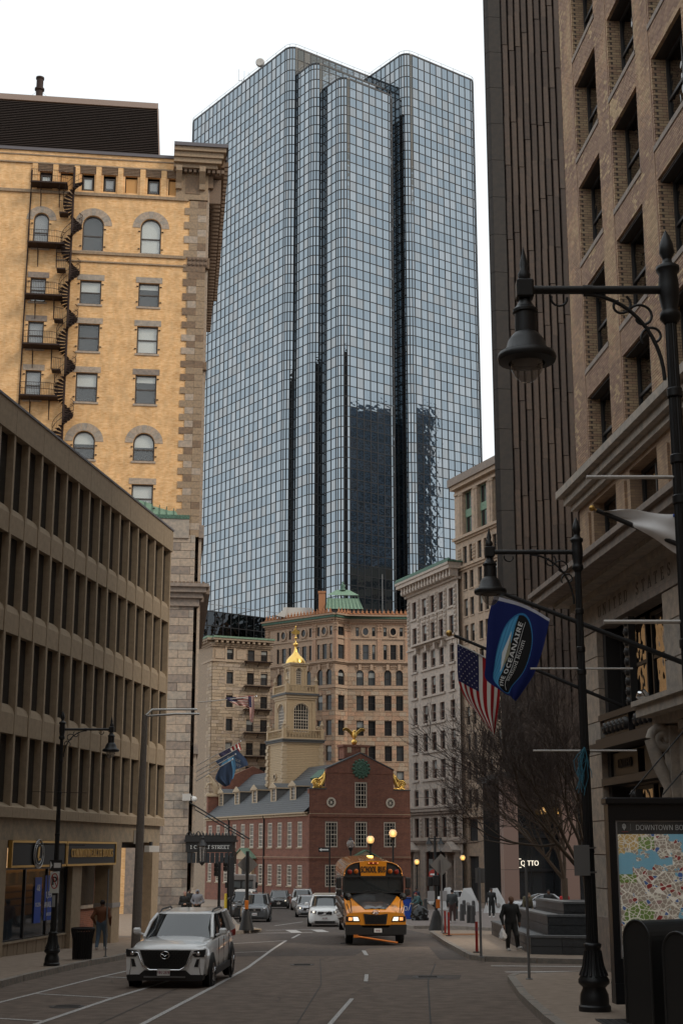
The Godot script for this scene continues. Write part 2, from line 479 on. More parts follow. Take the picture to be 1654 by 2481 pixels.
# wall with openings, in the current frame: holes are [x, y, wide, high, arched]
func wall(holes: Array, x0: float, x1: float, y0: float, y1: float, deep: float, z := 0.0) -> MB:
	var m := mb()
	var us := [x0, x1]; var vs := [y0, y1]
	for h in holes:
		us.append_array([h[0], h[0] + h[2]]); vs.append_array([h[1], h[1] + h[3]])
	us.sort(); vs.sort()
	for j in vs.size() - 1:
		var b: float = vs[j]; var t: float = vs[j + 1]
		if t - b < 0.001 or b > y1 - 0.001 or t < y0 + 0.001: continue
		var run := false
		var start := 0.0
		for i in us.size():
			var solid := false
			if i < us.size() - 1:
				if us[i + 1] - us[i] < 0.0005: continue
				var cx: float = (us[i] + us[i + 1]) * 0.5; var cy := (b + t) * 0.5
				solid = cx > x0 and cx < x1
				for h in holes:
					if cx > h[0] and cx < h[0] + h[2] and cy > h[1] and cy < h[1] + h[3]:
						solid = false
						break
			if solid and not run:
				start = us[i]; run = true
			elif not solid and run:
				m.quad(Vector3(start, b, z), Vector3(us[i], b, z), Vector3(us[i], t, z), Vector3(start, t, z))
				run = false
	for h in holes:
		var a := Vector3(h[0], h[1], z); var w: float = h[2]; var hh: float = h[3]
		var dz := Vector3(0, 0, -deep)
		var r := w * 0.5 if h.size() > 4 and h[4] else 0.0
		var x := Vector3(w, 0, 0); var y := Vector3(0, hh - r, 0)
		m.quad(a + dz, a + x + dz, a + x, a)                       # sill
		m.quad(a + dz, a, a + y, a + y + dz)                       # left jamb
		m.quad(a + x, a + x + dz, a + x + y + dz, a + x + y)       # right jamb
		if r == 0.0:
			m.quad(a + y, a + y + x, a + y + x + dz, a + y + dz)
		else:
			var o := a + Vector3(r, hh - r, 0)
			var N := 12
			for k in N:
				var p := o + Vector3(-cos(PI * k / N), sin(PI * k / N), 0) * r
				var q := o + Vector3(-cos(PI * (k + 1) / N), sin(PI * (k + 1) / N), 0) * r
				m.quad(p, q, q + dz, p + dz)
				var top := a.y + hh
				m.quad(p, q, Vector3(q.x, top, z), Vector3(p.x, top, z))
	return m

# sash window set back in a wall: frame mesh with panes as its children
func sash(b: Node, x: float, y: float, w: float, h: float, z: float, fm: Material, panes: Array, bars := Vector2i(1, 2), arch := false, t := 0.07) -> MeshInstance3D:
	var key := "sash%.2f_%.2f_%d_%d_%s_%.2f" % [w, h, bars.x, bars.y, arch, t]
	if not cache.has(key):
		var m := mb()
		var r := w * 0.5 if arch else 0.0
		m.span(0, t, 0, h - r, -0.04, 0.04); m.span(w - t, w, 0, h - r, -0.04, 0.04)
		m.span(t, w - t, 0, t, -0.04, 0.04)
		if arch:
			var rows := []
			for p in [[r, 0.04], [r - t, 0.04], [r - t, -0.04]]:
				var a := []
				for k in 13: a.append(Vector3(r - cos(PI * k / 12.0) * p[0], h - r + sin(PI * k / 12.0) * p[0], p[1]))
				rows.append(a)
			rows.reverse()
			m.grid(rows, false, true)
		else: m.span(t, w - t, h - t, h, -0.04, 0.04)
		var g := 0.025 if bars.x > 2 or bars.y > 2 else t * 0.45
		for i in range(1, bars.x):
			var cx := w * i / bars.x
			m.span(cx - g, cx + g, t, h - t if not arch else h - r + sqrt(maxf(0, r * r - (cx - r) * (cx - r))) - t * 0.5, -0.02, 0.025)
		for j in range(1, bars.y):
			var cy := (h - (0.0 if not arch else r * 0.5)) * j / bars.y
			var gg := g * (2.0 if bars.y > 2 and j * 2 == bars.y else 1.0)
			m.span(t, w - t, cy - gg, cy + gg, -0.018, 0.03)
		cache[key] = m.mesh()
		var p := mb()
		if arch:
			var poly := PackedVector2Array([Vector2(0.01, 0.01), Vector2(w - 0.01, 0.01)])
			for k in 13: poly.append(Vector2(r + cos(PI * k / 12.0) * (r - 0.01), h - r + sin(PI * k / 12.0) * (r - 0.01)))
			p.slab(poly, -0.02, -0.012)
		else: p.span(0.01, w - 0.01, 0.01, h - 0.01, -0.02, -0.012)
		cache[key + "p"] = p.mesh()
	var o := part(b, "window", cache[key], fm, fr * Transform3D(Basis.IDENTITY, Vector3(x, y, z)))
	part(o, "pane", cache[key + "p"], panes[0])
	return o

# ================================================================ ground
const ROADX := Transform3D(Basis(Vector3(1, 0, 0), Vector3(0, -0.02, -1), Vector3(0, 1, 0)), Vector3.ZERO)   # plan x, plan ahead, height over the road

func strip(m: MB, pts: Array, w: float, z := 0.008) -> void:
	for i in pts.size() - 1:
		var a: Vector2 = pts[i]; var b: Vector2 = pts[i + 1]
		var s := (b - a).normalized().orthogonal() * w * 0.5
		m.flat_poly(PackedVector2Array([a - s, b - s, b + s, a + s]), z, ROADX)

func pavement(called: String, edge: Array, rest: Array, m: Material) -> void:
	# a raised slab; along "edge" it carries single kerb stones
	var poly := PackedVector2Array(edge + rest)
	var b := mb()
	b.slab(poly, -0.3, 0.15, ROADX)
	var o := setting(called, b, m)
	var r := RandomNumberGenerator.new(); r.seed = hash(called)
	for i in edge.size() - 1:
		var a: Vector2 = edge[i]; var e: Vector2 = edge[i + 1]
		var n := maxi(1, roundi(a.distance_to(e) / 1.9))
		var d := (e - a).normalized(); var s := d.orthogonal()
		if Geometry2D.is_point_in_polygon((a + e) * 0.5 + s * 0.05, poly): s = -s
		for k in n:
			var p := a.lerp(e, (k + 0.012) / n); var q := a.lerp(e, (k + 0.988) / n)
			var k2 := mb()
			var up := 0.153 + r.randf() * 0.006; var out := s * (0.025 + r.randf() * 0.012)
			k2.slab(PackedVector2Array([p + out, q + out, q - s * 0.16, p - s * 0.16]), -0.1, up, ROADX)
			pb(o, "kerb_stone", k2, M.kerb)

func make_ground() -> void:
	var b := mb()
	b.flat_poly(PackedVector2Array([Vector2(-500, -100), Vector2(500, -100), Vector2(500, 900), Vector2(-500, 900)]), 0.0, ROADX)
	setting("road", b, M.asphalt)
	# repaired surfaces and trenches
	b = mb()
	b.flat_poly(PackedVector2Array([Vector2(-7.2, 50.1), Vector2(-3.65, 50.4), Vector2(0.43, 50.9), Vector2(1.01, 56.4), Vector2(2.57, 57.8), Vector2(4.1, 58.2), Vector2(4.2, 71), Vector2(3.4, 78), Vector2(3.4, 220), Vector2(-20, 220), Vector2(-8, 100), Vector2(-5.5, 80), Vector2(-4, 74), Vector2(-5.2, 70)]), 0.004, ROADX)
	b.flat_poly(PackedVector2Array([Vector2(1.43, 38.75), Vector2(3.08, 39.0), Vector2(3.28, 40.75), Vector2(1.56, 40.75)]), 0.004, ROADX)
	b.flat_poly(PackedVector2Array([Vector2(3.2, 48.5), Vector2(4.1, 48.4), Vector2(4.1, 58), Vector2(3.4, 58)]), 0.0042, ROADX)
	b.flat_poly(PackedVector2Array([Vector2(-8.1, 27.5), Vector2(-6.9, 27.6), Vector2(-6.7, 29.4), Vector2(-8.1, 29.2)]), 0.004, ROADX)
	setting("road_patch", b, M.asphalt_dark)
	# painted lines, each its own sheet
	var lines := [
		[[Vector2(-7.75, 26.5), Vector2(-7.21, 31.64), Vector2(-6.98, 34.05), Vector2(-6.42, 39.95), Vector2(-6.03, 42.8), Vector2(-5.2, 49)], 0.1],
		[[Vector2(-6.93, 34.0), Vector2(-5.06, 32.83)], 0.12], [[Vector2(-6.37, 39.9), Vector2(-4.45, 38.7)], 0.12], [[Vector2(-7.3, 28.5), Vector2(-5.45, 27.5)], 0.12],
		[[Vector2(-5.6, 25.5), Vector2(-5.46, 27.1), Vector2(-5.0, 32.77), Vector2(-4.7, 35.56), Vector2(-4.3, 39.5)], 0.12],
		[[Vector2(-3.7, 25.5), Vector2(-3.56, 27.02), Vector2(-3.37, 30.84), Vector2(-3.09, 36.38), Vector2(-2.77, 43.98), Vector2(-2.57, 55.68), Vector2(-2.37, 63.6)], 0.11],
		[[Vector2(-4.5, 60.4), Vector2(-2.37, 63.44)], 0.14], [[Vector2(-4.6, 52.4), Vector2(-2.65, 53.95)], 0.14], [[Vector2(-4.09, 72.26), Vector2(-1.42, 73.34)], 0.3], [[Vector2(-3.9, 76.5), Vector2(-1.5, 77.6)], 0.25],
		[[Vector2(-2.63, 76.8), Vector2(-2.2, 73.2)], 0.55], [[Vector2(-1.3, 77.5), Vector2(-0.9, 74.0)], 0.6],
		[[Vector2(0.81, 54.55), Vector2(0.86, 51.2)], 0.14], [[Vector2(0.23, 32.63), Vector2(-0.24, 26.5)], 0.09], [[Vector2(0.69, 40.9), Vector2(0.62, 38.1)], 0.1],
		[[Vector2(-2.2, 66), Vector2(-2.0, 71)], 0.12], [[Vector2(4.5, 44.9), Vector2(12, 43.9)], 0.3], [[Vector2(4.6, 41.9), Vector2(12, 42.9)], 0.3],
		[[Vector2(-3.8, 84), Vector2(-2.4, 92)], 0.12]]
	for l in lines:
		b = mb()
		strip(b, l[0], l[1])
		setting("road_marking", b, M.road_paint)
	b = mb()
	strip(b, [Vector2(-4.35, 27.0), Vector2(-3.9, 36.0)], 0.025, 0.006); strip(b, [Vector2(1.6, 27), Vector2(2.2, 38), Vector2(2.9, 46)], 0.03, 0.006)
	strip(b, [Vector2(-1.4, 33), Vector2(0.6, 32.7), Vector2(2.4, 33.1)], 0.025, 0.006); strip(b, [Vector2(-0.8, 27), Vector2(-0.5, 37), Vector2(-0.7, 49)], 0.02, 0.006)
	var cr := RandomNumberGenerator.new(); cr.seed = 91
	for i in 26:
		var p := Vector2(cr.randf_range(-6.5, 3.4), cr.randf_range(27, 66)); var line := [p]
		var d := Vector2(cr.randf_range(-1, 1), cr.randf_range(-1, 1)).normalized()
		for k in cr.randi_range(3, 9):
			d = (d + Vector2(cr.randfn(0, 0.4), cr.randfn(0, 0.4))).normalized(); p += d * 0.5; line.append(p)
		strip(b, line, cr.randf_range(0.012, 0.03), 0.0061)
	setting("crack_sealing", b, M.dull_black)
	for q in [[2.3, 39.8, 0.42], [-1.2, 45.5, 0.38], [0.2, 60.5, 0.4], [-5.6, 30.6, 0.36]]:
		var mh := thing("manhole_cover", "round dark iron manhole cover flush in the roadway", "manhole cover", onroad(q[0], q[1], 0.005), 0.0, "manhole covers in the road")
		var mm := mb(); mm.lathe([Vector2(q[2], 0.0), Vector2(q[2], 0.006), Vector2(q[2] - 0.05, 0.007)], 24); pb(mh, "ring", mm, M.cast_dark)
		mm = mb(); mm.lathe([Vector2(q[2] - 0.055, 0.005), Vector2(0.0, 0.005)], 24)
		for k in 5: mm.box(Vector3(0, 0.007, -0.2 + k * 0.1), Vector3(0.5, 0.006, 0.03))
		pb(mh, "lid", mm, M.cast_worn)
	pavement("pavement_left", [Vector2(-8.6, 20), Vector2(-8.22, 35.96), Vector2(-8.14, 38.13), Vector2(-7.92, 41.47), Vector2(-7.63, 45.24), Vector2(-7.25, 47.28), Vector2(-7.07, 50.05), Vector2(-6.5, 60), Vector2(-5.11, 70.8), Vector2(-4.03, 74.2), Vector2(-4.4, 76), Vector2(-5.82, 82.8), Vector2(-7.5, 100.7), Vector2(-9, 135)], [Vector2(-14, 210), Vector2(-70, 210), Vector2(-70, 20)], M.pavement)
	pavement("pavement_right", [Vector2(16, 41.5), Vector2(6.77, 40.0), Vector2(5.0, 39.2), Vector2(4.5, 38.9), Vector2(4.25, 38.0), Vector2(3.85, 32.1), Vector2(3.67, 27), Vector2(3.5, 12)], [Vector2(70, 12), Vector2(70, 44)], M.pavement)
	pavement("traffic_island", [Vector2(14, 45.3), Vector2(7.8, 45.7), Vector2(6.1, 46.4), Vector2(4.6, 47.4), Vector2(4.2, 48.6), Vector2(4.14, 59.6), Vector2(4.24, 70.8), Vector2(4.8, 72.6), Vector2(6.0, 72.6), Vector2(7.6, 70.5)], [Vector2(70, 70), Vector2(70, 46)], M.pavement)
	pavement("plaza", [Vector2(8.6, 74.5), Vector2(7.6, 76), Vector2(5.6, 79.5), Vector2(3.9, 79), Vector2(3.5, 80.5), Vector2(3.6, 100), Vector2(5, 118), Vector2(14, 131)], [Vector2(70, 132), Vector2(70, 74.5)], M.plaza)
	b = mb()
	b.flat_poly(PackedVector2Array([Vector2(4.5, 65.5), Vector2(6.2, 65.7), Vector2(6.2, 67.5), Vector2(4.6, 67.3)]), 0.158, ROADX)
	setting("tactile_paving", b, mat("tactile", 0.28, 0.12, 0.04, 0.9))
	b = mb()
	b.flat_poly(PackedVector2Array([Vector2(-4.9, 72.6), Vector2(-3.9, 72.8), Vector2(-4.0, 74.0), Vector2(-4.9, 74.0)]), 0.158, ROADX)
	setting("tactile_paving", b, mat("tactile_tan", 0.3, 0.2, 0.11, 0.9))
	# square cast cover in the right-hand pavement and a gully in the road
	var c := thing("access_cover", "dark square access cover set in the pavement by the fluted lamp post", "cover", onroad(4.85, 25.6, 0.155))
	var q := mb(); q.span(-0.45, 0.45, 0, 0.006, -0.5, 0.5); pb(c, "frame", q, M.cast_dark)
	q = mb()
	for i in 6: q.span(-0.38 + i * 0.13, -0.3 + i * 0.13, 0.007, 0.012, -0.43, 0.43)
	pb(c, "lid", q, M.dull_black)

# ================================================================ concrete office, left
func concrete_office() -> void:
	var B := building("concrete_office", "brown precast concrete office block with rows of narrow upright windows and dark shops below", "building", facade(Vector2(-10.989, 43.65), Vector2(-7.79, 64.06)))
	var P := 1.2647; var U0 := 0.34
	var rows := [[13.49, 15.83], [10.31, 12.53], [7.11, 9.33], [3.98, 6.14]]
	var first := -5; var last := 15
	var lo := U0 + first * P - 0.15; var hi := U0 + 16 * P - 0.1
	# back wall behind the fins, the glass strips, and the body of the block
	var m := mb()
	m.quad(Vector3(hi, 2.8, -0.2), Vector3(hi, 2.8, -16), Vector3(hi, 16.8, -16), Vector3(hi, 16.8, -0.2))
	m.quad(Vector3(lo, 2.8, -16), Vector3(lo, 2.8, -0.2), Vector3(lo, 16.8, -0.2), Vector3(lo, 16.8, -16))
	m.quad(Vector3(lo, 16.8, -0.2), Vector3(hi, 16.8, -0.2), Vector3(hi, 16.8, -16), Vector3(lo, 16.8, -16))
	m.quad(Vector3(hi, 2.8, -16), Vector3(lo, 2.8, -16), Vector3(lo, 16.8, -16), Vector3(hi, 16.8, -16))
	m.quad(Vector3(lo, 2.8, -16), Vector3(hi, 2.8, -16), Vector3(hi, 2.8, -0.2), Vector3(lo, 2.8, -0.2))
	pb(B, "wall", m, M.concrete_smooth)
	# fins: one precast upright a bay, floor to parapet; chamfered front
	var fin := mb()
	fin.slab(PackedVector2Array([Vector2(-0.1, -0.3), Vector2(0.1, -0.3), Vector2(0.075, 0.0), Vector2(-0.075, 0.0)]), 3.75, 15.83, Transform3D(Basis(Vector3.RIGHT, Vector3(0, 0, 1), Vector3.UP), Vector3.ZERO))
	var fin_mesh := fin.mesh()
	for i in range(first, last + 2):
		part(B, "fin", fin_mesh, M.concrete, Transform3D(Basis.IDENTITY, Vector3(U0 + i * P - 0.075, 0, 0)))
	# spandrels between the fins: sloped sill, upright face; every other one carries a raised right-hand edge
	var sp := {}
	for k in 4:
		var top: float = rows[k][0]; var bot: float = rows[k + 1][1] if k < 3 else 3.52
		for kind in 2:
			var q := mb()
			var prof := PackedVector2Array([Vector2(-0.24, bot), Vector2(-0.015, bot), Vector2(-0.015, top - 0.32), Vector2(-0.09, top - 0.12), Vector2(-0.24, top)])
			if k == 3: prof = PackedVector2Array([Vector2(-0.24, bot), Vector2(0.045, bot), Vector2(0.045, top - 0.14), Vector2(-0.24, top + 0.02)])
			var T := Transform3D(Basis(Vector3(0, 0, 1), Vector3(0, 1, 0), Vector3(-1, 0, 0)), Vector3.ZERO)
			q.slab(prof, -(P - 0.16) - (0.15 if k == 3 else 0.0), -0.005, T)
			if kind == 1 and k < 3:
				q.span(P - 0.2, P - 0.165, bot + 0.02, top - 0.3, -0.02, 0.012)
			sp["%d_%d" % [k, kind]] = q.mesh()
		for i in range(first, last + 1):
			part(B, "spandrel", sp["%d_%d" % [k, 1 if i % 2 == 0 else 0]], M.concrete, Transform3D(Basis.IDENTITY, Vector3(U0 + i * P, 0, 0)))
	# windows
	var gl := mb(); gl.span(0, P - 0.16, 0, 1, -0.03, 0)
	var gm := gl.mesh()
	for k in 4:
		var h: float = rows[k][1] - rows[k][0] + 0.15
		for i in range(first, last + 1):
			var w := part(B, "window", cache_box(), M.bronze_frame, Transform3D(Basis.from_scale(Vector3(0.05, h, 0.06)), Vector3(U0 + i * P + 0.035, rows[k][0] - 0.1 + h * 0.5, -0.225)))
			var p := part(w, "pane", gm, M.pane_dark)
			p.transform = w.transform.affine_inverse() * Transform3D(Basis.from_scale(Vector3(1, h, 1)), Vector3(U0 + i * P, rows[k][0] - 0.1, -0.235))
	# parapet in panels of two bays, with a dark coping
	for i in range(0, 11):
		var a := lo + 2 * P * i; var e := minf(a + 2 * P - 0.015, 20.66)
		bx(B, "parapet_panel", M.concrete, a, e, 15.83, 16.8, -0.4, 0.05)
	bx(B, "coping", M.coping, lo, 20.7, 16.8, 16.88, -0.5, 0.09)
	bx(B, "end_return", M.concrete, hi - 0.1, 20.66, 15.83, 16.8, -1.6, -0.4)
	for k in 3:
		bx(B, "end_return", M.concrete, hi, hi + 0.14, rows[k + 1][1], rows[k][0] - 0.1, -1.8, -0.03)
	# ledge beam and shop floor
	bx(B, "ledge_beam", M.concrete_smooth, lo, 20.45, 2.82, 3.52, -0.6, -0.12)
	for c in [[-4.5, -3.5], [1.9, 3.0], [9.3, 10.3], [14.0, 15.0], [19.4, 20.4]]:
		bx(B, "column", M.concrete, c[0], c[1], -1.6, 2.82, -0.85, -0.12)
	bx(B, "column_band", M.sheet_grey, 13.98, 15.02, 0.32, 0.5, -0.87, -0.1)
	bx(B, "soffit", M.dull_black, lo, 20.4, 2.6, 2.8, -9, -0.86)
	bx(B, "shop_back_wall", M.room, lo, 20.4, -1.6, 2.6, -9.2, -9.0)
	# book shop: stall riser in vertical boards, glass, mullions, goods inside
	for i in 22:
		bx(B, "riser_board", M.timber, 3.02 + i * 0.285, 3.29 + i * 0.285, -1.4, -0.42, -0.42, -0.3 + (0.01 if i % 3 == 0 else 0.0))
	bx(B, "sill", M.concrete_smooth, 3.0, 9.3, -0.42, -0.36, -0.5, -0.24)
	var sw := hang(B, "shop_window", mull([0.0, 2.2, 4.3, 6.25], 0.0, 2.3), M.black_steel, Vector3(3.02, -0.36, -0.36))
	for a in [[0.05, 2.17], [2.25, 4.27], [4.35, 6.2]]:
		var q := mb(); q.span(a[0], a[1], 0.04, 2.26, -0.012, 0.0)
		pb(sw, "pane", q, M.tinted)
	var r := RandomNumberGenerator.new(); r.seed = 4
	for i in 16:
		bx(B, "display_shelf", M.room_warm if i % 3 else M.blind_grey, 3.1 + i * 0.38, 3.3 + i * 0.38 + r.randf() * 0.1, -0.36, 0.1 + r.randf() * 1.3, -1.4 - r.randf(), -1.1)
	# timber hoarding, angled back
	for i in 11:
		bx(B, "hoarding_board", M.timber, 10.32 + i * 0.25, 10.56 + i * 0.25, -1.4, 1.95, -1.0 - i * 0.03, -0.85 - i * 0.03)
	bx(B, "hoarding_panel", M.off_white, 10.7, 12.0, -0.75, 1.05, -0.98, -0.83)
	bx(B, "hoarding_post", M.granite, 10.31, 10.62, -1.4, 1.95, -0.84, -0.7)
	# brick bay with a dark window beyond the column
	bx(B, "brick_bay", M.red_brick, 15.0, 19.4, -1.6, 2.6, -2.4, -2.0)
	bx(B, "bay_window", M.pane_dark, 15.4, 17.2, 0.35, 2.2, -2.0, -1.93)
	bx(B, "bay_sill", M.granite, 15.2, 17.4, 0.2, 0.33, -2.0, -1.86)
	bx(B, "drip_pipe", M.off_white, 16.55, 16.68, 2.75, 3.3, -0.1, 0.0)
	# blue letting posters inside the glass
	var po := hang(B, "letting_poster", slab_box(1.25, 1.5, 0.01), M.blue, Vector3(7.1, 0.15, -0.33))
	for l in [["1,998 SF", 0.85, 0.3], ["AVAILABLE", 0.52, 0.26], ["617.235.0012", 0.2, 0.14]]:
		part(po, "lettering", text_mesh(l[0], l[2]), M.white, Transform3D(Basis.IDENTITY, Vector3(0.62, l[1], 0.018)))
	po = hang(B, "letting_poster", slab_box(0.62, 1.5, 0.01), M.blue, Vector3(6.15, 0.1, -0.33))
	part(po, "lettering", text_mesh("48", 0.3), M.white, Transform3D(Basis.IDENTITY, Vector3(0.3, 1.15, 0.018)))
	part(po, "lettering", text_mesh("17.235", 0.17), M.white, Transform3D(Basis.IDENTITY, Vector3(0.3, 0.6, 0.018)))
	# shop signs with gilt frames
	var s1 := thing("shop_sign", "black gilt-framed shop sign with a round ring emblem", "sign")
	s1.transform = B.transform * Transform3D(Basis.IDENTITY, Vector3(3.06, 1.95, -0.12))
	sign_board(s1, 5.15, 0.86)
	var ring := mb()
	for rr in [0.47, 0.33]:
		var pts := []
		for k in 41: pts.append(Vector3(cos(TAU * k / 40.0), sin(TAU * k / 40.0), 0) * rr)
		ring.tube(pts, 0.012, 5, false)
	pb(s1, "ring", ring, M.steel, Transform3D(Basis.IDENTITY, Vector3(2.35, 0.43, 0.16)))
	var disc := mb(); disc.lathe([Vector2(0.0, 0.02), Vector2(0.48, 0.02), Vector2(0.48, 0.0)].duplicate(), 32, Vector3.ZERO, Basis(Vector3.RIGHT, PI / 2))
	pb(s1, "disc", disc, M.dull_black, Transform3D(Basis.IDENTITY, Vector3(2.35, 0.43, 0.12)))
	var em := mb()
	em.slab(PackedVector2Array([Vector2(-0.12, -0.12), Vector2(-0.02, -0.16), Vector2(0.06, -0.02), Vector2(0.08, 0.26), Vector2(-0.06, 0.2), Vector2(-0.1, 0.02)]), 0, 0.015)
	em.slab(PackedVector2Array([Vector2(-0.05, -0.22), Vector2(0.16, -0.2), Vector2(0.16, -0.14), Vector2(-0.05, -0.16)]), 0, 0.015)
	pb(s1, "emblem", em, M.dull_gold, Transform3D(Basis.IDENTITY, Vector3(2.35, 0.43, 0.15)))
	arc_text(s1, "COMMON", 0.4, 2.55, -0.2, 0.1, Vector3(2.35, 0.43, 0.15)); arc_text(s1, "BANK", 0.4, 0.75, -0.2, 0.1, Vector3(2.35, 0.43, 0.15)); arc_text(s1, "BOOKS", 0.4, -2.05, 0.22, 0.1, Vector3(2.35, 0.43, 0.15))
	var s2 := thing("shop_sign", "black gilt-framed shop sign with a row of worn gold letters", "sign")
	s2.transform = B.transform * Transform3D(Basis.IDENTITY, Vector3(8.27, 1.95, -0.12))
	sign_board(s2, 5.65, 0.86)
	part(s2, "lettering", text_mesh("COMMONWEALTH BOOKS", 0.42, 0.03, "Droid Serif", true), M.dull_gold, Transform3D(Basis.from_scale(Vector3(0.86, 1, 1)), Vector3(2.8, 0.45, 0.14)))
	var s3 := thing("projecting_sign", "blank pale lightbox sign hung from the concrete soffit corner", "sign")
	s3.transform = B.transform * Transform3D(Basis.IDENTITY, Vector3(17.6, 2.55, 0.15))
	var bb := mb(); bb.rbox(Vector3(0.75, 0, 0), Vector3(1.5, 0.26, 0.22), 0.01); pb(s3, "box", bb, M.off_white)
	bb = mb(); bb.span(0.65, 0.85, 0.13, 0.3, -0.1, 0.0); pb(s3, "bracket", bb, M.dull_black)

func cache_box() -> BoxMesh:
	return unit_box

func slab_box(w: float, h: float, d: float) -> MB:
	var m := mb(); m.span(0, w, 0, h, 0, d)
	return m

func mull(xs: Array, y0: float, y1: float) -> MB:
	var m := mb()
	for x in xs: m.span(x - 0.04, x + 0.04, y0, y1, -0.05, 0.05)
	m.span(xs[0], xs[-1], y0, y0 + 0.05, -0.04, 0.04); m.span(xs[0], xs[-1], y1 - 0.06, y1, -0.04, 0.04)
	return m

func sign_board(o: Node3D, w: float, h: float) -> void:
	var m := mb(); m.span(0.06, w - 0.06, 0.06, h - 0.06, 0.0, 0.1); pb(o, "board", m, M.dull_black)
	m = mb()
	m.span(0, w, 0, 0.07, 0, 0.14); m.span(0, w, h - 0.07, h, 0, 0.14); m.span(0, 0.07, 0.07, h - 0.07, 0, 0.14); m.span(w - 0.07, w, 0.07, h - 0.07, 0, 0.14)
	pb(o, "frame", m, M.dull_gold)

func arc_text(o: Node3D, s: String, r: float, from: float, step: float, size: float, c: Vector3) -> void:
	for i in s.length():
		var a := from + step * i
		var turn := a - PI / 2 if step < 0 else a + PI / 2
		part(o, "letter", text_mesh(s[i], size), M.steel, Transform3D(Basis(Vector3(0, 0, 1), turn), c + Vector3(cos(a), sin(a), 0) * r))

